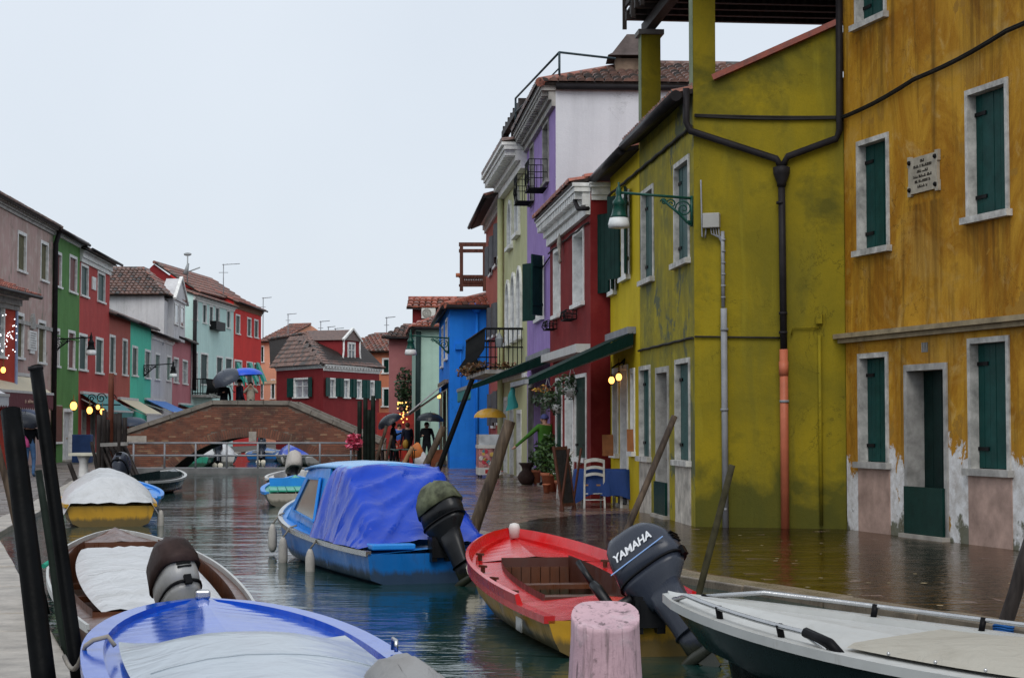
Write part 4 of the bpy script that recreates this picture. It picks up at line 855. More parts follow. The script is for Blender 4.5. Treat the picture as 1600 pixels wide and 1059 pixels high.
# bright red house
M9 = plasterL('scarlet_plaster', (.5, .035, .03), (.42, .03, .028), (.55, .06, .05), .3, .2)
f9 = Fac((-21.4, 140), (-20.8, 151)); f, h, _ = lhouse('scarlet_house', 'bright scarlet house with small turquoise awnings by the bridge top', 0, 0, 11.2, M9, [(368, 375, 491, 521), (386, 392.5, 496, 525), (397, 403.5, 499, 527), (366, 378, 562, 600), (385, 395, 565, 600), (396.5, 405, 567, 600)], 'shut', DKGREEN, fac=f9, rise=2.2, depth=9, roofm=TILER); gutter(f, h, 11, .5); cornice(f, h, 10.6, 11.1, .3, plain('brick_frieze', (.2, .1, .06), .8), .3)
for px in (370, 389, 401):
    u, z = f.uv(px, 566); mb = MB(); A = [f.P(u - .6, z, .1), f.P(u + .6, z, .1), f.P(u + .6, z - 1.5, .75), f.P(u - .6, z - 1.5, .75)]; mb.hexa(A + [p - V((0, 0, .06)) for p in A]); mb.poly([A[0], A[3], A[3] + V((0, 0, .0)) - V((0, 0, .5)), f.P(u - .6, z - .5, .1)])
    solo('window_awning', mb, plain('turquoise_cloth', (.02, .3, .24), .5), {370: 'turquoise window awning on the scarlet house, nearest of three', 389: 'turquoise window awning on the scarlet house, middle of three', 401: 'turquoise window awning on the scarlet house, farthest of three'}[px], 'awning', 'awnings of the scarlet house')
M10 = plasterL('peach_plaster', (.58, .28, .18), (.5, .24, .16), (.64, .34, .23), .3, .2)
f10 = Fac((-22.1, 160), (-20.3, 159)); f, h, _ = lhouse('peach_house', 'peach coloured house between the scarlet and the dormered red house', 0, 0, 9.0, M10, [(406.5, 413, 540, 565), (423, 430, 544, 567), (406.5, 412, 591, 622), (423, 430, 592, 622)], 'shut', DKGREEN, fac=f10, rise=1.6, depth=9, roofm=TILE); f.box(MB(), 0, f.L, 5.2, 5.5, 0, .08).build('string_course', plain('peach_trim', (.6, .42, .28), .7), h)
# dormered red house at the canal bend
M11 = plaster('crimson_plaster', (.25, .03, .034), (.2, .025, .028), (.29, .05, .05), .3, .25)
Ca = G(505, 700); c0 = (-11.6, 112); gl_ = Fac(c0, (-15.25, 118)); gr_ = Fac(c0, (-8.7, 119.5)); h = house('dormered_red_house', 'crimson house with scrolled dormer and green shutters behind the bridge', gl_)
wl = [gl_.rect(459, 483, 590, 620)]; wr = [gr_.rect(x0, x1, 590 + (x0 - 510) * .06, 619 + (x0 - 510) * .05) for x0, x1 in ((514, 524), (536, 546), (556, 565), (577, 585))]
wall(gl_, h, -.2, 5.3, wl, M11); wall(gr_, h, -.2, 5.3, wr, M11, 'right_wall')
for fc, ws in ((gl_, wl), (gr_, wr)):
    for q in ws: W = window(fc, h, q, 'pane', WHITE, DKGREEN, .12, .12, pan=PALEPANE); leaf(fc, W, q[0], -1, .7, q[2], q[3], 8, GREEN, 2); leaf(fc, W, q[1], 1, .7, q[2], q[3], 8, GREEN, 2)
cornice(gr_, h, 4.95, 5.32, .25, WHITE, .4); cornice(gl_, h, 5.1, 5.32, .2, WHITE)
k0, k1, k2 = V((-11.6, 111.6, 5.32)), gl_.P(gl_.L + .3, 5.32, .3), gr_.P(gr_.L + .3, 5.32, .3); ra, rb = V((-13.3, 117.5, 7.5)), V((-16.2, 121.5, 7.3)); rc = V((-10.4, 121, 7.4))
tile_roof(h, k1, k0, rb, ra, TILEG, .22, .34); tile_roof(h, k0, k2, ra, rc, TILEG, .22, .34, name='right_roof')
Dm = Fac(gr_.P(0, 0, -.5), gr_.P(gr_.L, 0, -.5)); u0, u1 = Dm.uv(536, 548)[0], Dm.uv(561, 548)[0]; m_ = (u0 + u1) / 2; mb = MB(); Dm.box(mb, u0, u1, 5.3, 7.0, -3, 0); dmo = mb.build('dormer', M11, h)
mb = MB(); mb.loft([[Dm.P(u0 - .15, 7.0, o), Dm.P(u1 + .15, 7.0, o), Dm.P(m_, 7.7, o)] for o in (-3.2, .1)], sm=False); mb.build('dormer_roof', TILEG, dmo); [MB().bar(Dm.P(m_, 7.76, .1), Dm.P(e, 7.0, .1), .16, .12).build('pediment_moulding', WHITE, dmo) for e in (u0 - .2, u1 + .2)]
for s, e in ((-1, u0), (1, u1)):
    MB().tube([Dm.P(e, 7.0, .05), Dm.P(e, 6.3, .05), Dm.P(e + s * .1, 5.9, .05)] + [Dm.P(e + s * (.25 + .2 * (1 - k / 14) * cos(pi + k * .7)), 5.7 + .2 * (1 - k / 14) * sin(pi + k * .7), .05) for k in range(12)], .06, 6).build('volute', WHITE, dmo)
window(Dm, h, (m_ - .55, m_ + .55, 5.75, 6.9), 'pane', WHITE, DKGREEN, .12, .0, proud=.05)
# rooftops and gable behind the aqua and scarlet houses
h = thing('rear_gable_house', 'plain red gable with tiled roof rising behind the aqua house', 'house', (-25, 133, 0)); g0 = Fac((-27.6, 131), (-23.4, 131.6)); mb = MB(); mb.poly([g0.P(0, 9), g0.P(g0.L, 9), g0.P(g0.L, 11.4), g0.P(g0.L * .42, 13.2), g0.P(0, 11.4)]); mb.build('gable_wall', M11, h, fix=False)
tile_roof(h, V((-22.6, 131.5, 11.2)), V((-21.4, 149, 11.4)), V((-25.8, 131, 13.3)), V((-24.6, 149, 13.5)), TILE, .3, .5)
for i, (px, py, Y, hh, wd) in enumerate(((349, 444, 140, 1.5, .9), (411, 500, 150, 1.8, .5), (450, 514, 150, 1.2, .5), (501, 527, 140, 1.2, .5), (513, 527, 145, .8, .4), (524, 527, 150, .7, .5), (604, 525, 130, 1.3, .45))):
    p = D(px, py, Y); mb = MB(); mb.tube([p - V((0, 0, 1.5)), p + V((0, 0, hh))], .035, 5); mb.tube([p + V((-.1, 0, hh)), p + V((wd * 1.4, 0, hh + .08))], .025, 4); mb.tube([p + V((-wd * .4, 0, hh * .6)), p + V((wd * .4, 0, hh * .6))], .02, 4)
    for k in range(4): mb.tube([p + V((wd * 1.4 * k / 4, -.25, hh + .05)), p + V((wd * 1.4 * k / 4, .25, hh + .05))], .015, 4)
    solo('tv_aerial', mb, GREYPIPE, ['tall television aerial above the scarlet house roof', 'television aerial at the right eave of the scarlet house', 'television aerial over the peach house', 'television aerial left of the scrolled dormer', 'short television aerial, second left of the scrolled dormer', 'short television aerial just left of the scrolled dormer', 'television aerial over the coral house'][i], 'aerial', 'television aerials')
p = D(293, 420, 131); mb = MB(); mb.tube([p - V((0, 0, 1)), p + V((0, 0, .9))], .05, 6); mb.ball(p + V((0, 0, 1.05)), .16, 8, 6, 1.8, .8, .8); mb.tube([p + V((.1, 0, -.2)), p + V((.9, 0, .1))], .05, 5); mb.tube([p + V((-.15, 0, -.4)), p + V((.05, 0, .4))], [.2, .08], 6); solo('weather_vane', mb, plain('vane', (.3, .32, .33), .6), 'small vane with a bird on the red gable top', 'vane')
# filler row so the far bank closes behind the bridge
# ============================================================ BRIDGE
BY = 68.0
def bz(x):
    P_ = [(-15.6, 1.0), (-14.3, 1.38), (-11.15, 2.45), (-8.3, 2.43), (-5.85, 1.37), (-4.9, 1.0)]
    for a, b in zip(P_, P_[1:]):
        if a[0] <= x <= b[0]: return a[1] + (b[1] - a[1]) * (x - a[0]) / (b[0] - a[0])
    return 1.0
br = thing('brick_bridge', 'old brown brick arch bridge with stone coping over the canal', 'bridge', (-10, BY, 0)); ACX, AR, ACZ = -9.75, 4.1, -2.95
def m_brick():
    m, nt, p = base('brick'); oi = N(nt, 'ShaderNodeObjectInfo'); g = N(nt, 'ShaderNodeNewGeometry'); f = math_(nt, 'FRACT', math_(nt, 'ADD', oi.outputs['Random'], g.outputs['Random Per Island']))
    col = mix(nt, f, (.16, .056, .034), (.25, .095, .055)); col = mix(nt, ramp(nt, f, .9, .94), col, (.3, .17, .1)); n = noise(nt, pos(nt), 1.2, 6); col = mix(nt, ramp(nt, n, .42, .62, 0, .75), col, (.065, .036, .028))
    nt.links.new(col, p.inputs['Base Color']); p.inputs['Roughness'].default_value = .8; bump(nt, p, noise(nt, pos(nt), 40, 3), .4, .01); return m
BRICK = m_brick(); MORT = plain('mortar', (.2, .15, .12), .9, .3, 4, obj=False)
def under(x): d = AR * AR - (x - ACX) ** 2; return ACZ + sqrt(d) if d > 0 and abs(x - ACX) < 2.95 else -1.4
mb = MB(); xs = [-14.5 + i * .1 for i in range(97)]
for i in range(len(xs) - 1):
    a, b = xs[i], xs[i + 1]; mb.quad((a, BY, max(under(a), -1.4)), (b, BY, max(under(b), -1.4)), (b, BY, bz(b)), (a, BY, bz(a)))
    mb.quad((a, BY + 3.2, under(a)), (b, BY + 3.2, under(b)), (b, BY + 3.2, bz(b)), (a, BY + 3.2, bz(a)))
    if under(a) > -1.3 or under(b) > -1.3: mb.quad((a, BY, under(a)), (b, BY, under(b)), (b, BY + 3.2, under(b)), (a, BY + 3.2, under(a)))
    mb.quad((a, BY + .3, bz(a) - .85), (b, BY + .3, bz(b) - .85), (b, BY + 2.9, bz(b) - .85), (a, BY + 2.9, bz(a) - .85))
    for yy in (BY + .3, BY + 2.9): mb.quad((a, yy, bz(a) - .85), (b, yy, bz(b) - .85), (b, yy, bz(b)), (a, yy, bz(a)))
mb.build('core', MORT, br, fix=False)
bk = MB().box(-.125, .125, -.02, .05, -.03, .03); bme = bk.mesh('brick'); bme.materials.append(BRICK); cnt = 0; J = MB(); spots = []
for r in range(40):
    z = -.12 + r * .076
    for c in range(46):
        x = -15.4 + c * .262 + (.131 if r % 2 else 0) + random.uniform(-.008, .008)
        if z > bz(x) - .19 or (x - ACX) ** 2 + (z - ACZ) ** 2 < (AR + .38) ** 2 and abs(x - ACX) < 3.3: continue
        if x > -4.9 or x < -14.4: continue
        spots.append((abs(x - ACX) + abs(z - 1.6) * 1.5, x, z))
spots.sort()
for i, (_, x, z) in enumerate(spots):
    Mx = MX.Translation((x, BY + random.uniform(-.008, .008), z)) @ MX.Rotation(random.uniform(-.03, .03), 4, 'Y')
    if i < 240: inst('brick', bme, br, Mx)
    else: J.add([Mx @ V(q) for q in bk.v], bk.f)
J.build('brickwork', BRICK, br, kind='stuff', fix=False)
vk = MB().box(-.036, .036, -.035, .05, -.17, .17); vme = vk.mesh('voussoir'); VB = m_brick(); VB.name = 'arch_brick'; vme.materials.append(VB); n = 74
for i in range(n):
    a = R(-45.5) + R(91) * i / (n - 1); rr = AR + .18
    inst('voussoir', vme, br, MX.Translation((ACX + rr * sin(a), BY, ACZ + rr * cos(a))) @ MX.Rotation(a, 4, 'Y'))
MB().box(ACX - .14 + .1, ACX + .14 + .1, BY - .06, BY + .1, .99, 1.36).build('keystone', KERB, br)
P_ = [(-14.5, 1.32), (-14.3, 1.38), (-11.15, 2.45), (-8.3, 2.43), (-5.85, 1.37), (-4.9, 1.0)]
for a, b in zip(P_, P_[1:]):
    L = sqrt((b[0] - a[0]) ** 2 + (b[1] - a[1]) ** 2); k = max(1, round(L / .95))
    for j in range(k):
        for yy in (BY + .12, BY + 3.05):
            p, q = (a[0] + (b[0] - a[0]) * (j + .01) / k, a[1] + (b[1] - a[1]) * (j + .01) / k), (a[0] + (b[0] - a[0]) * (j + .99) / k, a[1] + (b[1] - a[1]) * (j + .99) / k)
            MB().bar((p[0], yy, p[1]), (q[0], yy, q[1]), .44, .16).build('coping_stone', plain('coping', (.2, .18, .155), .7, .4, 3, obj=False) if 'coping' not in bpy.data.materials else bpy.data.materials['coping'], br)
MB().box(-14.48, -13.6, BY - .05, BY + .1, .9, 1.2).build('end_block', KERB, br)
# steel footbridge with railing in front
fb = thing('footbridge', 'low grey steel walkway with tubular railing in front of the brick bridge', 'footbridge', (-10, 63.5, 0)); mb = MB(); mb.box(-14.2, -5.2, 63.2, 65.2, -.02, .1); mb.build('deck', GREYPIPE, fb)
mb = MB(); mb.box(-14.2, -5.2, 63.1, 63.2, -.12, .12); mb.build('fascia', plain('fascia', (.17, .17, .17), .6, .4, 2), fb); [MB().box(x - .1, x + .1, 63.4, 65, -1.2, -.021).build('pile', TIMBER, fb) for x in (-13.6, -10.9, -7.7, -5.6)]
for zz in (.98, .55): MB().tube([(-13.55, 63.25, zz), (-5.3, 63.25, zz)], .035, 8).build('rail', GREYPIPE, fb)
for i in range(9): x = -13.1 + i * 1.075; MB().tube([(x, 63.25, .1), (x, 63.25, .98)], .035, 8).build('rail_post', GREYPIPE, fb)
MB().tube([(-13.55, 63.25, .1), (-13.55, 63.25, .98)], .035, 8).build('rail_post', GREYPIPE, fb)
# ============================================================ BOATS
def gloss(name, col, rough=.25, var=.2, sc=2.5, dirt=None, spec=.5):
    m, nt, p = base(name); v = opos(nt); n = noise(nt, v, sc, 6, .6, .3); c = mix(nt, ramp(nt, n, .35, .7), col, tuple(x * (1 - var) for x in col))
    n2 = noise(nt, opos(nt, 1, 1, .3), sc * 3, 7, .7, .4); c = mix(nt, ramp(nt, n2, .6, .75, 0, .7), c, dirt or tuple(x * .35 + .01 for x in col))
    zz = N(nt, 'ShaderNodeSeparateXYZ', {0: N(nt, 'ShaderNodeNewGeometry').outputs['Position']}).outputs[2]; fz = math_(nt, 'SUBTRACT', math_(nt, 'MULTIPLY', n2, .22), math_(nt, 'ADD', zz, .02)); c = mix(nt, ramp(nt, fz, .0, .06, 0, .8), c, (.03, .032, .018))
    n7 = noise(nt, opos(nt, .6, 4, 4), 9, 6, .75, .2); c = mix(nt, ramp(nt, n7, .68, .74, 0, .25), c, tuple(x * .5 + .22 for x in col))
    nt.links.new(c, p.inputs['Base Color']); nt.links.new(ramp(nt, n2, .3, .75, rough * .7, rough * 1.8), p.inputs['Roughness']); bump(nt, p, noise(nt, v, 18, 4), .05, .01)
    p.inputs['Specular IOR Level'].default_value = spec; return m
HB = gloss('blue_hull', (.006, .13, .42), .3, spec=.3); HBL = gloss('light_blue_paint', (.02, .24, .7), .3, spec=.3); HY = gloss('yellow_hull', (.5, .27, .01), .35, .3, 2, (.1, .07, .02)); HR = gloss('red_paint', (.55, .008, .01), .2, .25, 2.5, (.2, .01, .01))
HBR = gloss('varnished_wood', (.11, .036, .014), .3, .5, 4); HWH = gloss('white_paint', (.55, .55, .54), .35, .2, 3, (.22, .18, .12)); HDK = gloss('dark_green_hull', (.012, .024, .026), .2, .3); HNV = gloss('royal_blue_paint', (.006, .085, .52), .1, .2, 2, (.01, .05, .28), spec=.35); HGR = gloss('grey_gelcoat', (.46, .47, .46), .4, .15, 3, (.28, .27, .24)); HTE = gloss('teal_deck', (.035, .36, .24), .35); CHR = plain('steel', (.5, .5, .5), .25, .15, 6, metal=1); RUST = plain('rusty_wood', (.09, .035, .02), .6, .5, 5)
TARPW = clothmat('white_tarp', (.5, .51, .52), .28, (.22, .21, .18), .5, 4, .6); TARPB = clothmat('blue_tarp', (.004, .045, .42), .22, (.004, .022, .24), .7, 4, .25, .3); TARPG = clothmat('grey_tarp', (.25, .25, .25), .6, (.12, .11, .1), .5); CAMO = plain('camo_cloth', (.09, .1, .06), .6, .7, 9); BRCOV = plain('brown_engine_cover', (.035, .022, .02), .5, .5, 7)
BLKP = gloss('black_plastic', (.007, .0075, .009), .3, spec=.3); GREYP = gloss('engine_grey', (.03, .036, .052), .22, .2, 3, spec=.35); SILV = gloss('engine_silver', (.3, .3, .29), .25, .2, 3); PROPM = plain('prop', (.62, .58, .48), .35, .2, 5); FEND = plain('fender', (.36, .34, .31), .5, .35, 5); ROPE = plain('rope', (.25, .23, .2), .8, .3, 8)
class Boat:
    def __init__(s, name, label, stern, bow, B, zs, zm, zb, sr=.8, hullm=None, railm=None, deckm=None, sw=.15, c0=.05, c1=.75, floorm=None, innerm=None, tip=.0, group='boats moored along the canal', p=2.2, botm=None, rail=.045, lowm=None, q=.9, cw_=.86):
        st, bo = V(stern), V(bow); d = bo - st; s.L = d.length; s.q = q; a = atan2(d.y, d.x); s.M = MX.Translation((st.x, st.y, WZ)) @ MX.Rotation(a, 4, 'Z'); s.B, s.sr, s.p = B, sr, p; s.z = (zs - WZ, zm - WZ, zb - WZ)
        s.root = thing(name, label, 'boat', group=group, M=s.M); L = s.L; n = 26; ss = [i / n for i in range(n + 1)]; s.ss = ss
        mb = MB(); rings = []
        for t in ss:
            h, z = s.hb(t), s.zg(t); k = t ** 5; xr = lambda f: t * L - .55 * k * (1 - f); c = cw_ - .3 * t ** 3
            zc = .05 + .45 * z * k; rings.append([V((xr(1), h, z)), V((xr(.5), h * ((1 + cw_) / 2 - .1 * k), z * .5)), V((xr(.15), h * c, zc)), V((xr(0), 0, -.22 + .15 * k)), V((xr(.15), -h * c, zc)), V((xr(.5), -h * ((1 + cw_) / 2 - .1 * k), z * .5)), V((xr(1), -h, z))])
        mb.loft(rings, closed=False, sm=True); s.hull = mb.build('hull', hullm, s.root, s.M)
        mb = MB(); mb.poly([p_ + V((.0, 0, 0)) for p_ in rings[0]]); mb.build('transom', botm or hullm, s.root, s.M, fix=False)
        mb = MB()   # rubbing rail
        rr = []
        for sg in (1, -1):
            for t in (ss if sg > 0 else reversed(ss)):
                h, z = s.hb(t), s.zg(t); x = t * L; rr.append([V((x, sg * (h + rail * .6), z - .02)), V((x, sg * (h + rail * .6), z + .035)), V((x, sg * max(h - rail, 0), z + .035)), V((x, sg * max(h - rail, 0), z - .02))])
        mb.loft(rr, closed=True, cap=True, sm=False); s.rail = mb.build('gunwale', railm or hullm, s.root, s.M)
        mb = MB(); cw = MB(); fl = MB()
        for t0, t1 in zip(ss, ss[1:]):
            tm = (t0 + t1) / 2
            if c0 < tm < c1:
                for sg in (1, -1):
                    P0, P1 = (s.hb(t0), s.zg(t0)), (s.hb(t1), s.zg(t1)); i0, i1 = max(P0[0] - sw, .02), max(P1[0] - sw, .02)
                    mb.quad((t0 * L, sg * P0[0], P0[1] - .01), (t1 * L, sg * P1[0], P1[1] - .01), (t1 * L, sg * i1, P1[1] + .005), (t0 * L, sg * i0, P0[1] + .005))
                    cw.quad((t0 * L, sg * i0, P0[1] + .06), (t1 * L, sg * i1, P1[1] + .06), (t1 * L, sg * i1, .06), (t0 * L, sg * i0, .06))
                fl.quad((t0 * L, i0, .08), (t1 * L, i1, .08), (t1 * L, -i1, .08), (t0 * L, -i0, .08))
            else:
                for sg in (1, -1):
                    h0, h1, z0, z1 = s.hb(t0), s.hb(t1), s.zg(t0), s.zg(t1); mb.quad((t0 * L, sg * h0, z0 - .01), (t1 * L, sg * h1, z1 - .01), (t1 * L, 0, z1 + .05), (t0 * L, 0, z0 + .05))
        for tt in (c0, c1):
            tq = min(ss, key=lambda q: abs(q - tt)); i0 = max(s.hb(tq) - sw, .02); cw.quad((tq * L, i0, s.zg(tq) + .04), (tq * L, -i0, s.zg(tq) + .04), (tq * L, -i0, .06), (tq * L, i0, .06))
        if deckm: mb.build('deck', deckm, s.root, s.M, fix=False)
        if cw.v and c1 > c0: cw.build('coaming', innerm or railm or hullm, s.root, s.M, fix=False); fl.build('floor', floorm or RUST, s.root, s.M, fix=False)
    def hb(s, t):
        h = s.B / 2
        return h * (s.sr + (1 - s.sr) * sin(t / .45 * pi / 2)) if t < .45 else max(h * max(1 - ((t - .45) / .55) ** s.p, 0) ** s.q, .015)
    def zg(s, t): a, m, b = s.z; return a * (1 - t) * (1 - 2 * t) + 4 * m * t * (1 - t) + b * t * (2 * t - 1)
    def P(s, t, y, z): return V((t * s.L, y * s.hb(t), s.zg(t) + z))
    def W(s, t, y, z): return s.M @ s.P(t, y, z)
    def tarp(s, t0, t1, rise, mat, inset=1.02, droop=.1, wr=.02, name='tarpaulin', peak=None, ny=14, nx=18):
        mb = MB(); vs = []; fs = []
        for i in range(nx + 1):
            t = t0 + (t1 - t0) * i / nx; e = min(1, min(i, nx - i) / 3)
            for j in range(ny + 1):
                v = -1 + 2 * j / ny; prof = 1 - abs(v) ** 2.2; pk = peak(i / nx) if peak else sin(pi * min(max(i / nx, .08), .92)) ** .6
                z = rise * prof * pk * e + .05 + wr * random.uniform(-1, 1) * prof
                if abs(v) > .99: z = -droop
                vs.append(s.P(t, v * inset, z))
        for i in range(nx):
            for j in range(ny): a = i * (ny + 1) + j; fs.append((a, a + 1, a + ny + 2, a + ny + 1))
        mb.add(vs, fs, True); T = mb.build(name, mat, s.root, s.M)
        for i in (nx // 2,): MB().tube([vs[i * (ny + 1) + j] + V((0, 0, .002)) for j in range(1, ny)], .004, 4).build('seam', mat, T, s.M)
        return T
    def fender(s, t, side, label, ln=.42):
        p = s.W(t, side * 1.0, -.06); d = (s.M.to_3x3() @ V((0, side, 0))) * .09; c = p + d; mb = MB()
        mb.lathe(c + V((0, 0, -ln - .02)), [(.02, 0), (.045, .03), (.057, .08), (.055, ln - .1), (.04, ln - .04), (.02, ln)], 12); F_ = solo('boat_fender', mb, FEND, label, 'fender', 'boat fenders')
        MB().tube([c - V((0, 0, .02)), p + V((0, 0, .1)), s.W(t, side * .9, .06)], .012, 5).build('cord', ROPE, F_)
def outboard(b, tilt, yaw, sc, cowl, leg, cover=None, y=0., text=None, tiller=False, zoff=0., covname='cover', t=0.0, roll=0, cz=.12, hs=1.):
    M = b.M @ MX.Translation(b.P(t, 0, .02 + zoff) + V((-.06, y, 0))) @ MX.Rotation(R(roll), 4, 'X') @ MX.Rotation(R(tilt), 4, 'Y') @ MX.Rotation(R(yaw), 4, 'Z') @ MX.Scale(sc, 4)
    def ring(z, x0, x1, wd, n=24, e=2.7, dz=0): 
        out = []; cx, rx = (x0 + x1) / 2, (x1 - x0) / 2
        for k in range(n):
            a = 2 * pi * k / n; ca, sa = cos(a), sin(a); z2 = z if z < .2 else .2 + (z - .2) * hs; out.append(V((cx + rx * math.copysign(abs(ca) ** (2 / e), ca), wd * math.copysign(abs(sa) ** (2 / e), sa), z2 + dz * ca)))
        return out
    mb = MB(); mb.loft([ring(.1, -.34, .02, .1), ring(-.15, -.33, -.03, .085), ring(-.3, -.31, -.06, .065), ring(-.5, -.31, -.08, .05), ring(-.62, -.29, -.09, .04)], sm=True)
    O = mb.build('outboard_motor', leg, b.root, M)
    mb = MB(); mb.loft([ring(-.1, -.26, .0, .065), ring(-.02, -.29, .03, .085), ring(.07, -.36, .08, .115), ring(.15, -.43, .135, .15), ring(.2, -.46, .155, .162)]); mb.build('lower_cowling', leg, O, M)
    mb = MB(); mb.loft([ring(.205, -.47, .16, .165), ring(.3, -.48, .16, .17, dz=.0), ring(.42, -.46, .15, .165, dz=.01), ring(.52, -.4, .13, .15, dz=.02), ring(.585, -.32, .08, .115, dz=.02), ring(.61, -.22, .02, .06, dz=.01)]); mb.build('cowling', cowl, O, M)
    mb = MB(); mb.loft([ring(.198, -.485, .172, .173), ring(.214, -.485, .172, .173)]); mb.build('cowling_seam', BLACK, O, M)
    mb = MB(); mb.loft([ring(-.44, -.46, -.06, .1, e=2.4), ring(-.455, -.46, -.06, .1, e=2.4)]); mb.build('cavitation_plate', leg, O, M)
    mb = MB(); mb.loft([[V((x, r * cos(a), -.66 + r * sin(a))) for a in [2 * pi * k / 10 for k in range(10)]] for x, r in ((.04, .01), (-.02, .04), (-.15, .058), (-.33, .05), (-.36, .045))]); mb.build('gearcase', leg, O, M)
    mb = MB(); mb.hexa([(-.12, -.012, -.68), (-.3, -.012, -.68), (-.3, .012, -.68), (-.12, .012, -.68), (-.24, -.008, -.85), (-.31, -.008, -.84), (-.31, .008, -.84), (-.24, .008, -.85)]); mb.build('skeg', leg, O, M)
    mb = MB(); mb.tube([(-.36, 0, -.66), (-.47, 0, -.66)], [.04, .02], 8); Pp = mb.build('propeller', PROPM, O, M)
    for k in range(3):
        a = 2 * pi * k / 3 + .4; mb = MB(); e = V((0, cos(a), sin(a))); f = V((0, -sin(a), cos(a))); c = V((-.4, 0, -.66)); pts = []
        for r, wv, tw in ((.03, .04, .03), (.1, .1, .03), (.16, .09, .02), (.2, .02, .01)): pts += [c + e * r - f * wv + V((tw, 0, 0)), c + e * r + f * wv - V((tw, 0, 0))]
        mb.add(pts, [(0, 1, 3, 2), (2, 3, 5, 4), (4, 5, 7, 6)], True); mb.build('blade', PROPM, Pp, M)
    mb = MB(); Mb = b.M @ MX.Translation(b.P(t, 0, .02 + zoff) + V((-.06, y, 0))) @ MX.Scale(sc, 4); mb.box(-.04, .16, -.13, -.06, -.25, .06); mb.box(-.04, .16, .06, .13, -.25, .06); mb.box(-.05, -.01, -.13, .13, -.2, .03); mb.build('clamp_bracket', BLKP, O, Mb)
    for zz in (.33, .36, .39) if not cover else (): MB().box(-.49, -.455, -.06, .06, zz * 1., zz + .012).build('air_slot', BLACK, O, M)
    if not cover: MB().box(-.505, -.47, -.03, .03, .17, .25).build('latch', BLACK, O, M)
    if tiller:
        mb = MB(); mb.tube([(.1, .05, .1), (.28, .1, .1)], [.05, .045], 8); mb.tube([(.28, .1, .08), (.32, .1, .34), (.34, .1, .42)], [.045, .05, .04], 8); mb.tube([(.34, .1, .42), (.37, .1, .68)], [.032, .028], 8); mb.build('tiller', BLKP, O, M)
    if cover:
        mb = MB(); r_ = [q for z_, q in ((.12, ring(.12, -.5, .19, .19, 20)), (.22, ring(.22, -.51, .2, .195, 20)), (.35, ring(.35, -.5, .19, .19, 20))) if z_ >= cz] + [ ring(.48, -.45, .17, .175, 20), ring(.58, -.37, .11, .135, 20), ring(.64, -.25, .03, .06, 20)]
        r_ = [[p + V((random.uniform(-1, 1), random.uniform(-1, 1), random.uniform(-1, 1))) * .014 for p in q] for q in r_]; mb.loft(r_); mb.build(covname, cover, O, M)
    if text:
        for sg in (1, -1):
            T = M @ MX.Translation((-.15, sg * .1705, .43)) @ MX.Rotation(pi if sg > 0 else 0, 4, 'Z') @ MX.Rotation(pi / 2, 4, 'X'); text_mesh(text, .098, T, plain('decal_white', (.75, .77, .8), .4, .05), O, 'lettering', .003, .0006, .2)
            MB().box(-.44, .13, sg * .169 - .004, sg * .169 + .004, .33, .34).build('stripe', plain('decal_blue', (.25, .4, .7), .4, .05), O, M)
    return O, M
# blue foreground boat with white cover
b = Boat('covered_blue_boat', 'glossy royal blue boat with white cover nearest the camera', (-.82, 7.4), (-2.1, 12.4), 1.6, .34, .34, .4, .85, HNV, HNV, HNV, .16, .0, .0, rail=.075, p=2.6, q=.62)
b.tarp(.02, .58, .11, clothmat('wet_blue_grey_cover', (.38, .43, .48), .22, (.25, .28, .3), .5, 3, .15), .8, -.06, .002, 'cover', peak=lambda q: 1 if q < .85 else 1 - (q - .85) * 2)
mb = MB(); mb.box(-.06, .06, -.05, .05, 0, .06); mb.build('bow_fitting', CHR, b.root, b.M @ MX.Translation(b.P(.985, 0, .04)), bevel=.015)
mb = MB(); mb.tube([b.P(.45, -1.0, .05) + V((0, 0, .0)), b.P(.45, -1.0, .05) + V((.0, .0, .06)), b.P(.46, -1.0, .05) + V((.04, 0, .06)), b.P(.46, -1.0, .05) + V((.05, 0, 0))], .012, 6); mb.build('rail_cleat', CHR, b.root, b.M)
mb = MB(); q = b.W(.55, .9, .06); e_ = V((-2.62, 10.75, .25)); mb.tube([q + V((.06, 0, .0)), q + V((.02, .01, .05)), q + V((-.06, .01, .03))] + [(q + V((-.1, 0, 0))).lerp(e_, i / 6) - V((0, 0, .1 * sin(pi * i / 6))) for i in range(7)], .014, 6); solo('mooring_rope', mb, ROPE, 'grey rope from the blue foreground boat to the left pole', 'rope')
# hidden-stern neighbour with grey covered engine
b = Boat('grey_cover_boat', 'small dark boat at the bottom edge with grey covered outboard', (-.36, 8.35), (-.25, 5.4), 1.2, .2, .2, .35, .8, HDK, HDK, HDK, .12, .1, .8); outboard(b, 30, 40, .9, BLKP, BLKP, TARPG, zoff=-.25)
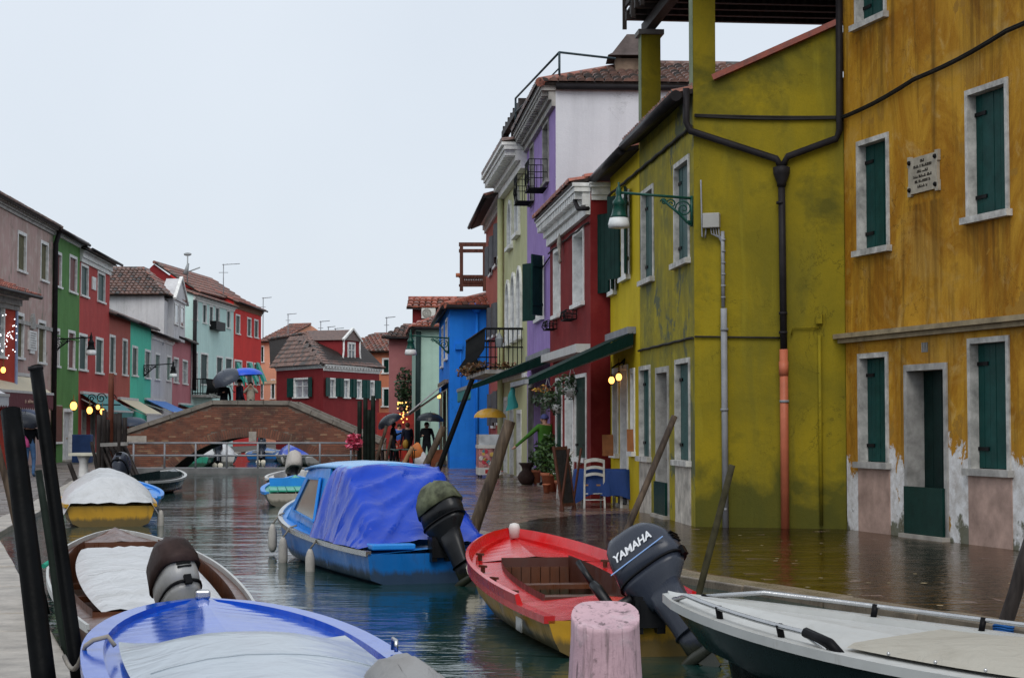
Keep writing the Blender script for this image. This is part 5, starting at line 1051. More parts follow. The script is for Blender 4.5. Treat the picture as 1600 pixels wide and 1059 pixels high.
# brown wooden boat
b = Boat('brown_wooden_boat', 'varnished brown wooden boat with white tarpaulin beside the left quay', (-2.33, 12.75), (-4.1, 18.9), 1.55, .2, .28, .5, .78, HBR, HGR, HBR, .14, .1, .86, innerm=HBR, rail=.014, p=2.4, q=.75)
b.tarp(.12, .78, .07, TARPW, .68, -.03, .012, 'tarpaulin'); outboard(b, 30, 14, .82, SILV, SILV, None, -.02, zoff=-.02, roll=-12, hs=1.25)
O = [o for o in b.root.children if o.name.startswith('outboard')][0]; M = WM[O.name]; mb = MB(); r_ = []
for z, x0, x1, wd in ((.38, -.5, .18, .19), (.48, -.49, .175, .185), (.6, -.45, .165, .168), (.68, -.36, .12, .13), (.74, -.23, .03, .05)):
    r_.append([V(((x0 + x1) / 2 + (x1 - x0) / 2 * math.copysign(abs(cos(a)) ** .65, cos(a)), wd * math.copysign(abs(sin(a)) ** .65, sin(a)), z)) + V((random.uniform(-1, 1), random.uniform(-1, 1), random.uniform(-1, 1))) * .01 for a in [2 * pi * k / 20 for k in range(20)]])
mb.loft(r_); mb.build('engine_cover', BRCOV, O, M)
for t in (.3, .5, .7): MB().box(-.03, .03, b.hb(t) * -1 + .14, b.hb(t) - .14, 0, .05).build('thwart', HBR, b.root, b.M @ MX.Translation((t * b.L, 0, .16)))
# yellow boat with white tarp
b = Boat('yellow_boat', 'yellow hulled boat under a domed white tarpaulin on the left', (-6.62, 30.2), (-7.7, 34.4), 1.6, .27, .27, .45, .9, HY, HY, HY, .1, .1, .8)
b.tarp(-.02, .99, .46, TARPW, 1.06, .14, .02, 'tarpaulin', peak=lambda q: .75 + .25 * sin(pi * q)); b.fender(.03, -1, 'white fender hanging at the corner of the yellow boat')
# small blue boat, dark boat with outboard
b = Boat('small_blue_boat', 'small pale blue boat tucked behind the yellow boat', (-7.3, 35.2), (-8.1, 39.0), 1.2, .2, .22, .4, .85, HB, HBL, HBL, .3, .2, .7, floorm=HBL)
b = Boat('dark_open_boat', 'dark open boat with white rail and small outboard near the footbridge', (-9.25, 43.2), (-8.8, 47.8), 1.6, .25, .25, .42, .8, HDK, HGR, HDK, .1, .08, .88, floorm=HDK, innerm=HDK); outboard(b, 45, 0, 1.1, GREYP, GREYP)
# blue cabin boat
b = Boat('blue_cabin_boat', 'blue boat with cabin and shiny blue tarpaulin moored mid canal', (-.82, 19.4), (-2.99, 25.6), 1.62, .25, .31, .54, .9, HB, CHR, HBL, .16, .06, .62, innerm=HBL, rail=.035, cw_=.95)
L = b.L; c = []; zt = 1.14
fr = [(.5, .92, .02), (.3, .92, .02)]
def cab(t, y, z): return V((t * L, y, z))
zb0 = b.zg(.55); w0 = b.hb(.5) * .86; w1 = .5
fl, fr_, rl_, rr_ = cab(.73, w0 * .8, zb0 + .03), cab(.73, -w0 * .8, zb0 + .03), cab(.35, w0, zb0 - .08), cab(.35, -w0, zb0 - .08); tl, tr, ul, ur = cab(.57, w1 * .95, zt), cab(.57, -w1 * .95, zt), cab(.38, w1 * 1.05, zt + .02), cab(.38, -w1 * 1.05, zt + .02)
mb = MB(); mb.quad(fl, rl_, ul, tl); mb.quad(fr_, tr, ur, rr_); mb.quad(fl, tl, tr, fr_); Cb = mb.build('cabin', HBL, b.root, b.M)
sm_ = Cb.modifiers.new('s', 'SOLIDIFY'); sm_.thickness = .03
mb = MB(); rg = []
for t, dz in ((.59, -.01), (.53, .03), (.46, .045), (.36, .05), (.27, .045), (.24, .02)):
    k = 1.06 - (0 if t > .3 else .04); rg.append([cab(t, w1 * k * v, zt + dz + .06 * (1 - v * v)) for v in (-1, -.8, -.4, 0, .4, .8, 1)])
mb.loft(rg, closed=False); ro = mb.build('cabin_roof', gloss('roof_pale_blue', (.1, .36, .72), .2, .1), b.root, b.M); s_ = ro.modifiers.new('s', 'SOLIDIFY'); s_.thickness = .03
for sg in (1, -1):
    q = [fl, rl_, ul, tl] if sg > 0 else [fr_, rr_, ur, tr]; cc = sum(q, V()) / 4; off = V((0, sg * .02, 0)); pts = [cc + (p - cc) * .6 + V((.02, 0, .03)) + off for p in q]; MB().poly(pts).build('side_window', glassy('perspex', (.09, .1, .08), .12), b.root, b.M, fix=False)
    for i in range(4): MB().bar(pts[i] + off * .3, pts[(i + 1) % 4] + off * .3, .03).build('window_trim', HBL, b.root, b.M)
q = [fl, fr_, tr, tl]; cc = sum(q, V()) / 4; MB().poly([cc + (p - cc) * .75 + V((.02, 0, 0)) for p in q]).build('windscreen', glassy('perspex2', (.09, .1, .09), .1), b.root, b.M, fix=False)
# tarpaulin from the roof edge over the cockpit to the stern
mb = MB(); nx, ny = 40, 48; vs = []; fs = []
import mathutils
for i in range(nx + 1):
    f = i / nx; t = .33 - .305 * f
    for j in range(ny + 1):
        v = j / ny * 2 - 1; hbq = b.hb(t) * 1.02; zg_ = b.zg(t) + .05; topw = w1 * 1.05 + (hbq * .7 - w1) * max(0, f - .3) / .7; ztop = zt + .05 - .02 * f if f < .3 else zt + .03 - (zt - zg_ - .01) * ((f - .3) / .7) ** 1.0
        av = abs(v)
        if av < .55: y, z = v / .55 * topw, ztop + .045 * (1 - (v / .55) ** 2)
        else: k = (av - .55) / .45; y = math.copysign(topw + (hbq - topw) * k ** .85, v); z = ztop + (zg_ - ztop) * k
        pn = V((t * L * 3, y * 3, z * 2)); a_ = .008 if av < .5 and f < .3 else .05; rdg = 1 - 2 * abs(mathutils.noise.noise(V((t * L * 2.6 + y * 2.2, (y - t * L) * 1.3, z * .7)))); dn = mathutils.noise.noise(pn * .9) * a_ * .7 + (rdg ** 3) * a_ * 1.1 - a_ * .5
        vs.append(V((t * L - (dn if f > .35 else 0) * 1., y + math.copysign(dn, v) * (1 if av > .5 else .2), z + dn * (.5 if av < .55 else .1))))
for i in range(nx):
    for j in range(ny): a = i * (ny + 1) + j; fs.append((a, a + 1, a + ny + 2, a + ny + 1))
mb.add(vs, fs, True); tp = mb.build('tarpaulin', TARPB, b.root, b.M)
mb = MB(); mb.box(.02, .3, .2, b.hb(.02) - .06, 0, .06); mb.build('stern_locker', HBL, b.root, b.M @ MX.Translation((0, 0, b.zg(.02) + .04)), bevel=.015)
outboard(b, 30, 36, .82, BLKP, BLKP, CAMO, -.05, zoff=.1, roll=-10, cz=.3, hs=1.3)
for t, nm in ((.3, 'nearest the stern'), (.52, 'middle one'), (.74, 'nearest the bow')): b.fender(t, 1, 'grey white fender on the blue cabin boat, ' + nm, .42 if t < .5 else .36)
# red and yellow boat with outboard
b = Boat('red_yellow_boat', 'red decked boat with yellow hull and grey tilted outboard', (.86, 13.25), (-.02, 18.75), 1.45, .2, .25, .43, .84, HY, HR, HR, .29, .24, .74, innerm=gloss('dark_varnish', (.07, .02, .012), .4), floorm=RUST, rail=.05, p=2.3, q=.72)
mb = MB(); rr = []
for sg in (1, -1):
    for t in (b.ss if sg > 0 else list(reversed(b.ss))):
        h, z = b.hb(t), b.zg(t); rr.append([V((t * b.L, sg * (h + .03), z + .03)), V((t * b.L, sg * (h + .045), z + .11)), V((t * b.L, sg * max(h + .015, 0), z + .12)), V((t * b.L, sg * max(h - .02, 0), z + .03))])
rr = [r for i, r in enumerate(rr) if 4 <= i < len(rr) - 4]; mb.loft(rr, sm=False); mb.build('bulwark', HR, b.root, b.M)
mb = MB(); mb.lathe((0, 0, 0), [(.05, 0), (.055, .08), (.06, .1), (.045, .14), (.01, .15)], 12); mb.build('bow_cap', plain('cap_white', (.6, .58, .55), .4), b.root, b.M @ MX.Translation(b.P(.95, 0, .06)))
for t in (.3, .48, .62): i = b.hb(t) - .29; MB().box(-.1, .1, -i, i, -.02, .02).build('thwart', HR if t < .4 else HBR, b.root, b.M @ MX.Translation((t * b.L, 0, b.zg(t) - .14)))
for k in range(7): i = b.hb(.72) - .3; w_ = 2 * i / 7; MB().box(0, .025, -i + w_ * k + .004, -i + w_ * (k + 1) - .004, 0, .26).build('bulkhead_plank', HBR, b.root, b.M @ MX.Translation((.725 * b.L, 0, .08)))
for t, sd in ((.28, 1), (.45, 1), (.6, 1), (.75, 1), (.45, -1), (.65, -1)): mb = MB(); mb.box(-.05, .05, -.012, .012, .05, .07); mb.box(-.02, .02, -.01, .01, 0, .05); mb.build('cleat', RUST, b.root, b.M @ MX.Translation(b.P(t, sd * .86, .0)) @ MX.Rotation(.5, 4, 'Z'))
mb = MB(); mb.box(-.13, .13, -.004, .004, -.05, .05); mb.build('number_plate', HGR, b.root, b.M @ MX.Translation(b.P(.16, 1.0, -.12) + V((0, .004, 0))))
outboard(b, 38, 58, .86, GREYP, GREYP, None, -.12, 'YAMAHA', True, zoff=.1, roll=-20, hs=1.15)
# grey boat at right
b = Boat('grey_boat', 'grey decked boat with dark hull and metal rails at the lower right', (4.72, 8.45), (1.02, 12.0), 1.75, .24, .27, .47, .9, HDK, HGR, HGR, .1, .0, .0, rail=.07, p=2.0, q=.8)
b.tarp(.02, .66, .07, clothmat('canvas', (.36, .34, .29), .6, (.2, .18, .14), .5), .72, -.03, .003, 'canvas_hatch_cover', peak=lambda q: 1 if q < .8 else 1 - (q - .8) * 3)
for sd in (-1, 1):
    t0, t1 = (.66, .965) if sd > 0 else (.44, .965); P = [b.P(t0 + (t1 - t0) * i / 8, sd * .97, .1 if 0 < i < 8 else .03) for i in range(9)]; Rl = MB().tube([P[0]] + P[1:], .016, 8).build('rail', CHR, b.root, b.M)
    for i in ((2, 5, 8) if sd > 0 else (3, 5, 8)): MB().tube([P[i] + V((0, 0, .01)), b.P(t0 + (t1 - t0) * i / 8, sd * .93, .03)], .022, 6).build('rail_stanchion', BLACK, Rl, b.M)
    MB().tube([P[0] + V((-.1, 0, -.03)), P[0] + V((-.02, 0, .04)), P[1] + V((-.02, 0, 0))], .03, 8).build('rail_end', BLACK, Rl, b.M)
for i in range(9): MB().ball(b.P(.6 - i * .06, .74, .045), .012, 6, 4).build('stud', CHR, b.root, b.M)
# teal boat, boat behind it
b = Boat('teal_boat', 'boat with turquoise boarded deck and blue foredeck by the footbridge', (-4.35, 37.6), (-5.05, 42.6), 1.55, .2, .2, .4, .9, gloss('cream_hull', (.4, .36, .3), .4), HBL, HTE, .5, .9, .9, rail=.06)
for k in range(7): MB().box(.05, 2.6, -.62 + k * .18, -.62 + k * .18 + .165, 0, .03).build('deck_board', HTE, b.root, b.M @ MX.Translation((0, 0, b.zg(.2) + .06)))
mb = MB(); mb.loft([[V((2.7, -.6, .02)), V((2.7, .6, .02)), V((2.7, .62, .22)), V((2.7, -.62, .22))], [V((4.3, -.2, .0)), V((4.3, .2, .0)), V((4.3, .2, .16)), V((4.3, -.2, .16))]], sm=False); mb.build('foredeck_box', HBL, b.root, b.M @ MX.Translation((0, 0, b.zg(.6))))
b = Boat('white_rimmed_boat', 'open boat with white rim and cloth wrapped engine behind the turquoise boat', (-5.35, 44.5), (-5.8, 49), 1.4, .28, .28, .4, .85, HDK, HWH, HWH, .2, .1, .8, floorm=HB); outboard(b, 25, 15, .95, TARPG, BLKP, clothmat('pale_cloth', (.42, .39, .36), .8, (.25, .23, .2), .5), zoff=.05)
# boats seen through the arch
for nm, lab, st, bo, hm_, dm, cov, eng in (('green_boat', 'small sea green boat seen through the left of the arch', (-13.1, 74.5), (-13.6, 79), HTE, HTE, None, 0), ('grey_tarp_boat', 'boat with grey white cover under the arch', (-12.4, 77), (-13.2, 82), HWH, HDK, TARPW, 1), ('navy_boat', 'dark navy boat with outboard under the arch crown', (-11.5, 84), (-11.9, 89), HB, HB, None, 1), ('bright_blue_boat', 'bright blue open boat under the arch crown', (-10.6, 86), (-10.8, 91), HBL, HBL, None, 0), ('blue_hood_boat', 'boat with arched blue hood under the right of the arch', (-8.9, 76), (-9.7, 81), HWH, HB, TARPB, 0), ('white_boat', 'white boat lying behind the footbridge under the arch', (-7.7, 74), (-9.4, 77.5), HWH, HWH, None, 0)):
    b = Boat(nm, lab, st, bo, 1.7, .3, .3, .45, .85, hm_, HGR, dm, .3, .15, .7)
    if cov: b.tarp(.05, .85, .5, cov, .95)
    if eng: outboard(b, 30, 0, 1.2, HGR if cov else GREYP, GREYP)
# ============================================================ MOORING POLES
POLEB = plain('tarred_pole', (.004, .0045, .005), .45, .4, 5, spec=.04); PGREEN = plain('weed_green_pole', (.012, .018, .014), .55, .4, 5)
def pole(top, bot, r, mat, label, n=10, name='mooring_pole', wob=.0, taper=.9):
    top, bot = V(top), V(bot); d = top - bot; P = [bot.lerp(top, i / 8) + V((random.uniform(-1, 1), random.uniform(-1, 1), 0)) * wob for i in range(9)]
    P[-1] = top; mb = MB(); mb.tube(P, [r * (1 - (1 - taper) * i / 8) * (1 + random.uniform(-1, 1) * wob * 2) for i in range(9)], n); return solo(name, mb, mat, label, 'pole', 'mooring poles along the quays')
def down(top, bot, z=-1.2): d = V(bot) - V(top); k = (z - bot.z) / d.z; return V(bot) + d * k
def leanpole(tx, ty, bx, by, Yt, Yb, r, mat, label, wob=0, deep=-1.0, n=10, taper=.9): t, b_ = D(tx, ty, Yt), D(bx, by, Yb); pole(t, down(t, b_, deep), r, mat, label, n, wob=wob, taper=taper)
a = pole(D(17, 642, 11.2), G(74, 1105), .07, POLEB, 'thick black leaning pole at the left edge, shorter of the pair', 16); b_ = pole(D(56, 573, 11.4), G(127, 1090), .046, POLEB, 'tall black leaning pole at left with open top ring', 16)
MB().tube([D(56, 573, 11.4) - V((0, 0, .02)), D(56, 573, 11.4) + V((-.003, 0, .004))], .048, 16).build('top_ring', plain('pole_rim', (.02, .02, .022), .35), b_)
leanpole(60, 735, 100, 1005, 13.5, 13.3, .03, PGREEN, 'thin dark pole between the two black poles', .004, -.4); leanpole(-6, 690, 38, 872, 17, 17, .035, WOOD, 'thin brown wooden pole at the far left edge', .005, 0); leanpole(20, 745, 60, 905, 16, 16, .032, PGREEN, 'short dark green pole behind the black pair', .004, -.05)
leanpole(738, 592, 648, 832, 28.8, 28.4, .045, POLEB, 'straight black pole leaning right beside the blue tarpaulin'); leanpole(693, 666, 628, 806, 33, 33, .065, WOOD, 'rough grey wooden pole leaning right left of the black pole', .012); leanpole(685, 722, 655, 785, 32, 32, .03, WOOD, 'thin crooked branch between two leaning poles', .02)
leanpole(797, 657, 735, 848, 25.6, 25.6, .085, WOOD, 'thick weathered wooden pole leaning right beside the red boat bow', .012, -1, 10, .95); leanpole(1054, 650, 940, 925, 18.6, 18.2, .036, WOOD, 'slim wooden pole leaning right before the olive front', .006); leanpole(1144, 726, 1095, 915, 18.0, 18.0, .036, plain('mossy_wood', (.05, .045, .025), .7, .5, 8), 'short mossy pole before the olive side wall', .006); leanpole(1612, 840, 1565, 994, 14.5, 14.45, .065, TIMBER, 'dark pole at the right edge with blue rope', .006)
leanpole(645, 698, 626, 735, 46, 46, .06, plain('fresh_wood', (.3, .17, .08), .6, .4, 8), 'light brown stake leaning by the green tables', .006, -.5); leanpole(604, 665, 582, 740, 60, 60, .06, WOOD, 'brown stake leaning right beside the dark posts', .01, -.5); leanpole(612, 680, 600, 735, 61, 61, .05, WOOD, 'short brown stake by the green tables', .01, -.5)
for i, (px, ty) in enumerate(((562, 626), (571, 622), (583, 618), (576, 640))): p = D(px, ty, 62.5 + .5 * (i % 2)); pole(p, V((p.x, p.y, -1)), .085, PGREEN, ['dark post at the bridge foot, leftmost of the four', 'dark post at the bridge foot, second of the four', 'dark post at the bridge foot, rightmost and tallest', 'dark post at the bridge foot, short one between the others'][i])
p = D(174, 583, 52); pole(p, V((p.x, p.y, -1)), .09, plain('red_brown_post', (.11, .03, .015), .6, .4, 4), 'tall red brown post among the black posts at left')
for i, (px, ty) in enumerate(((155, 648), (163, 640), (181, 646), (187, 645), (195, 652), (168, 655))): p = D(px, ty, 51 + .4 * (i % 3)); pole(p, V((p.x, p.y, -1)), .075, TIMBER, 'black timber post in the left cluster, %s of six' % ('leftmost', 'second from left', 'fourth from left', 'fifth from left', 'rightmost', 'third from left')[i])
for i in range(6):
    a_, c_ = D(157 + i * 7.5, 696, 51.3), D(176 + i * 8, 742 + (i % 2) * 3, 51.0); pole(a_, down(a_, c_, -.6), .06, TIMBER, 'sloping black timber brace in the left post cluster, %s of six' % ('leftmost', 'second from left', 'third from left', 'fourth from left', 'fifth from left', 'rightmost')[i], 6)
p, q = D(152, 695, 51), D(200, 693, 51); mb = MB(); mb.bar(p, q, .1, .1); solo('tie_beam', mb, CONC, 'pale weathered tie beam across the black post cluster', 'beam'); leanpole(108, 723, 119, 752, 50, 50, .07, TIMBER, 'short dark stake on the left quay behind the yellow boat', 0, 0); leanpole(143, 690, 152, 735, 50, 50, .05, TIMBER, 'thin dark stake by the white counter', .01, 0)
# pink bollard in the foreground
def m_pink():
    m, nt, p = base('pink_paint'); v = opos(nt); n = noise(nt, v, 4, 6, .6, .4); c = mix(nt, ramp(nt, n, .35, .7), (.52, .34, .38), (.4, .26, .3)); n2 = noise(nt, opos(nt, 5, 5, .5), 5, 6, .7, .3); c = mix(nt, ramp(nt, n2, .52, .68, 0, .85), c, (.17, .115, .125)); n6 = noise(nt, opos(nt, 9, 9, .35), 3, 5, .6, .2); c = mix(nt, ramp(nt, n6, .6, .63, 0, .8), c, (.1, .065, .07)); n3 = noise(nt, v, 14, 7, .7); c = mix(nt, ramp(nt, n3, .56, .66, 0, .85), c, (.12, .08, .085)); n4 = noise(nt, v, 7, 5); c = mix(nt, ramp(nt, n4, .56, .7, 0, .6), c, (.62, .48, .52))
    nt.links.new(c, p.inputs['Base Color']); p.inputs['Roughness'].default_value = .5; bump(nt, p, math_(nt, 'ADD', n2, n3), .35, .02); return m
PK = m_pink(); c = D(946, 962, 7.5); mb = MB(); rings = []
for z, r in ((-1.2, .185), (0, .18), (.45, .158), (.74, .141), (.808, .139), (.826, .1385)):
    rings.append([V((c.x + r * cos(a) * 1 + random.uniform(-.002, .002), 7.5 + r * sin(a), z + (.05 * sin(a) + .006 * sin(3 * a) if z > .7 else 0))) for a in [2 * pi * k / 28 for k in range(28)]])
mb.loft(rings); solo('pink_bollard', mb, PK, 'worn pink painted wooden bollard in the foreground', 'bollard')
# ============================================================ LAMPS
def bracket_lamp(fac, u, z, ln, label, sc=1., mat=None):
    mat = mat or LAMPG; root = thing('street_lamp', label, 'street lamp', fac.P(u, z), 'wall bracket street lamps'); P = lambda o, dz: fac.P(u, z + dz * sc, o * sc); e = ln / sc
    MB().tube([P(0.02, 0), P(e, .08)], .022 * sc, 8).build('arm', mat, root); mb = MB(); mb.tube([P(e * .42, -.02), P(e * .2, -.24), P(.1, -.38), P(.04, -.4)], .022 * sc, 6); mb.tube([P(.03, .04), P(.03, -.45)], .022 * sc, 6); mb.build('brace', mat, root)
    for cx, cz, r0, tr in ((.16, -.17, .14, 2.2), (.36, -.09, .08, 1.8), (.48, -.06, .055, 1.6), (.07, -.4, .05, 1.4)): MB().tube([P(cx + r0 * (1 - k / 26) * cos(k * tr * 2 * pi / 26), cz + r0 * (1 - k / 26) * sin(k * tr * 2 * pi / 26)) for k in range(24)], .013 * sc, 5).build('scroll', mat, root)
    c = P(e, .08); mb = MB(); mb.lathe(c, [(.02 * sc, .16 * sc), (.012 * sc, .12 * sc), (.035 * sc, .06 * sc), (.05 * sc, 0), (.04 * sc, -.05 * sc), (.06 * sc, -.1 * sc), (.095 * sc, -.14 * sc), (.1 * sc, -.2 * sc), (.085 * sc, -.21 * sc), (.12 * sc, -.36 * sc), (.15 * sc, -.4 * sc)], 16); mb.build('lamp_head', mat, root)
    mb = MB(); mb.lathe(c, [(.145 * sc, -.401 * sc), (.17 * sc, -.5 * sc), (.165 * sc, -.56 * sc), (.1 * sc, -.57 * sc)], 16); mb.build('lamp_glass', MILK, root); return root
bracket_lamp(OF, .03, 5.2, 1.2, 'dark green scroll bracket lamp on the olive house corner'); gf = lf(78.2, 84.5); bracket_lamp(gf, .1, gf.uv(83, 531)[1], 1.65, 'black scroll bracket lamp on the green house', 1.35, IRON)
tf = lf(99.7, 107.6); u, z = tf.uv(224, 571); bracket_lamp(tf, u, z, 1.7, 'black scroll bracket lamp on the turquoise house', 1.4, IRON); u, z = BF.uv(702, 529); bracket_lamp(BF, .1, z, 1.45, 'dark green scroll bracket lamp on the blue house corner', 1.3)
def lantern(p, r, label, hang=.3):
    root = thing('lit_lantern', label, 'lantern', p, 'lit lanterns'); MB().ball(p, r, 10, 8, 1, 1, 1.25).build('globe', LIT, root); mb = MB(); mb.lathe(V(p) + V((0, 0, r * 1.15)), [(r * .8, 0), (r * .5, r * .4), (r * .15, r * .8), (r * .1, hang)], 8); mb.lathe(V(p) - V((0, 0, r * 1.7)), [(r * .1, 0), (r * .4, r * .3), (r * .45, r * .55)], 8); mb.build('fitting', plain('brass_dark', (.2, .11, .03), .4, .3, 5, metal=.6), root)
for px, py, Y, r, l in ((955.5, 594, 36.4, .06, 'lit glass wall lantern over the restaurant table, left one'), (967, 589, 35.8, .06, 'lit glass wall lantern over the restaurant table, right one'), (115, 634, 78, .15, 'large lit lantern before the green house'), (140, 641, 80, .13, 'lit lantern under the teal awning, middle one'), (153, 636, 82, .09, 'small lit lantern under the teal awning'), (160, 643, 80, .11, 'lit lantern right of the others under the teal awning'), (5, 578, 64, .09, 'lit round lantern on the red shop'), (686, 619, 70, .07, 'small lit lamp in the blue house shopfront')): lantern(D(px, py, Y), r, l)
mb = MB(); q = D(967, 586, 35.8); mb.tube([q + V((0, 0, .2)), q + V((.12, .1, .32)), YF.P(YF.uv(975, 585)[0], q.z + .15, .02)], .018, 6); mb.tube([D(955.5, 591, 36.4) + V((0, 0, .2)), D(955.5, 591, 36.4) + V((.15, .0, .3)), q + V((.1, 0, .25))], .018, 6); solo('lantern_bracket', mb, IRON, 'black iron bracket carrying the two wall lanterns', 'bracket')
# scrolled sign bracket left
for k in range(1): p = D(158, 622, 84); mb = MB(); [mb.tube([p + V((dx + r * (1 - i / 22) * cos(i * .55), 0, r * (1 - i / 22) * sin(i * .55))) for i in range(20)], .025, 4) for dx, r in ((0, .25), (.5, .2), (-.45, .2))]; mb.tube([p + V((-.8, 0, -.3)), p + V((.9, 0, -.3))], .03, 4); solo('sign_bracket', mb, IRON, 'curled black iron bracket above the teal awning', 'bracket', kind=None)
# ============================================================ AWNINGS
def awning(fac, u0, u1, z, proj, drop, mat, label, val=.25, valm=None, bar=None, sag=.0, text=None, o0=.05, flap=0):
    root = thing('awning', label, 'awning', fac.P(u0, z), 'shop awnings'); mb = MB(); n = 8; vs = []; fs = []
    for i in range(n + 1):
        f = i / n; o = o0 + (proj - o0) * f; zz = z - drop * f - sag * sin(pi * f)
        vs += [fac.P(u0, zz, o), fac.P(u1, zz, o), fac.P(u1, zz - .025, o), fac.P(u0, zz - .025, o)]
    for i in range(n):
        a = i * 4
        for k in range(4): fs.append((a + k, a + (k + 1) % 4, a + 4 + (k + 1) % 4, a + 4 + k))
    mb.add(vs, fs + [(0, 1, 2, 3), (n * 4, n * 4 + 1, n * 4 + 2, n * 4 + 3)]); mb.build('canopy', mat, root)
    MB().bar(fac.P(u0 - .03, z - drop - .03, proj + .03), fac.P(u1 + .03, z - drop - .03, proj + .03), .07, .09).build('front_bar', bar or HWH, root)
    for u in (u0 + .12, u1 - .12): MB().bar(fac.P(u, z - .28, .05), fac.P(u, z - drop - .08, proj), .045).build('arm', bar or HWH, root)
    fac.box(MB(), u0, u1, z - .05, z + .08, .002, .16).build('cassette', bar or HWH, root)
    if flap:
        for u in (u0, u1): MB().poly([fac.P(u, z - .03, o0), fac.P(u, z - drop - .03, proj), fac.P(u, z - drop - .1, proj), fac.P(u, z - .26, o0)]).build('side_flap', mat, root, fix=False)
    if val:
        mb = MB(); k = max(4, int((u1 - u0) / .3))
        for i in range(k):
            a, b2 = u0 + (u1 - u0) * i / k, u0 + (u1 - u0) * (i + 1) / k; m_ = (a + b2) / 2; zz = z - drop - .07; fac_pts = [(a, zz), (b2, zz), (b2, zz - val * .8), (m_, zz - val), (a, zz - val * .8)]
            mb.loft([[fac.P(x, q, proj + .03) for x, q in fac_pts], [fac.P(x, q, proj + .045) for x, q in fac_pts]], sm=False)
        mb.build('valance', valm or mat, root)
    return root
CG = clothmat('green_awning', (.004, .02, .016), .6, (.003, .012, .01), spec=.05); CT = clothmat('teal_awning', (.02, .2, .2), .5, (.02, .12, .12)); CCR = clothmat('cream_awning', (.56, .5, .36), .6, (.4, .35, .25)); CMA = clothmat('maroon_valance', (.11, .014, .024), .6, (.07, .01, .015)); CBL = clothmat('blue_awning', (.03, .16, .5), .5, (.02, .1, .3)); CWH = clothmat('white_awning', (.55, .57, .6), .5, (.4, .4, .42))
awning(YF, .45, 3.6, 3.38, 2.05, .93, CG, 'dark green awning with pale arms over the restaurant table', 0, bar=GREYPIPE, flap=1); awning(PF, .6, 6.6, 3.45, 2.05, .85, CG, 'teal edged dark awning below the lilac house', .3, CT, flap=1, bar=GREYPIPE)
mb = MB(); q = YF.P(3.6, 2.42, 2.08); rg = []
for i in range(6): f = i / 5; rg.append([q + V((dx * (.3 + 1.0 * f) + .015 * sin(i * 2), dy * .6, -.5 * f + (.12 * dx * 3 if i == 5 else 0))) for dx, dy in ((-.1, .01), (-.02, .05), (.1, .0), (.03, -.03))])
mb.loft(rg, sm=False); solo('awning_drop', mb, CT, 'bunched turquoise cloth hanging at the outer end of the green awning', 'awning cloth')
RF.box(MB(), .05, 6.4, RF.uv(900, 551)[1] - .08, RF.uv(900, 551)[1] + .1, .0, .3).build('awning_cassette', HWH, hr)
awning(BF, 1.0, 9, 3.25, 1.5, 1.2, plain('clear_sheet', (.16, .13, .12), .3), 'brown roll awning sloping from the blue shopfront', 0, bar=plain('awning_wood', (.2, .15, .12), .6))
fa = Fac((-18.35, 57), (-18.75, 70.4)); r_ = awning(fa, 3, fa.L, 3.5, 1.0, .68, CCR, 'cream awning with maroon lettered valance on the left', .6, CMA)
fw_ = Fac((-16.2, 50), (-16.4, 56.4)); awning(fw_, .2, fw_.L, 2.9, .8, .35, CWH, 'white awning at the left edge before the cream one', .32, CWH)
for y0, y1, zt, pj, dr, m_, va, l in ((84.8, 92.6, 3.1, 1.25, .8, CT, .35, 'teal awning hung with lit lanterns on the red house'), (95.5, 102, 3.0, 1.5, .8, CCR, .55, 'cream awning with pale valance below the turquoise house'), (105, 113, 3.1, 1.7, .75, CBL, .15, 'blue awning below the white house'), (120, 126.5, 3.0, 1.8, .6, CT, .1, 'dark teal awning below the rose house')): fq = lf(y0, y1); awning(fq, 0.1, fq.L - .1, zt, pj, dr, m_, l, va, CWH if va > .5 else None)
mb = MB(); rnd = random.Random(4); u = fa.L - 4.6
for word in (1, 4, 4):
    for _ in range(word):
        hh = rnd.uniform(.1, .22); mb.tube([fa.P(u, 2.38, 1.055), fa.P(u + .06, 2.38 + hh, 1.055), fa.P(u + .13, 2.4 + hh * .3, 1.055), fa.P(u + .2, 2.4, 1.055)], .018, 4); u += .22
    u += .2
mb.build('script_lettering', plain('sign_cream', (.5, .36, .28), .6), r_)
# ============================================================ BALCONY of the cream house
Bn = thing('iron_balcony', 'black wrought iron balcony with flower boxes on the cream house', 'balcony', CF.P(1, 3.3)); u0, u1, pr = 1.0, 8.9, 1.15; CF2 = Fac(CF.P(0, 0), (CF.P(10, 0) - V((.0, 0, 0)))); z0, z1 = 3.25, 4.45
CF2.box(MB(), u0, u1, z0 - .12, z0, 0, pr).build('slab', GREYST, Bn)
for zz, r in ((z1, .035), (z1 - .55, .02), (z0 + .06, .025)): MB().tube([CF2.P(u0, zz, .02), CF2.P(u0, zz, pr), CF2.P(u1, zz, pr), CF2.P(u1, zz, .02)], r, 6).build('rail', IRON, Bn)
for i in range(9): o = .06 + (pr - .1) * i / 8; MB().tube([CF2.P(u0, z1, o), CF2.P(u0 - .02, z0 + .4, o), CF2.P(u0, z0, o)], .016, 5).build('baluster', IRON, Bn)
for i in range(40): u = u0 + (u1 - u0) * i / 39; MB().tube([CF2.P(u, z1, pr), CF2.P(u, z0 + .6, pr + .03), CF2.P(u, z0 + .3, pr + .24), CF2.P(u, z0 + .05, pr + .14), CF2.P(u, z0, pr)], .016, 5).build('baluster', IRON, Bn)
mb = MB()
for i in range(7): foliage(mb, CF2.P(u0 + .2 + i * 1.2, z0 + .12, pr + .12), (.3, .5, .16), 70, .07)
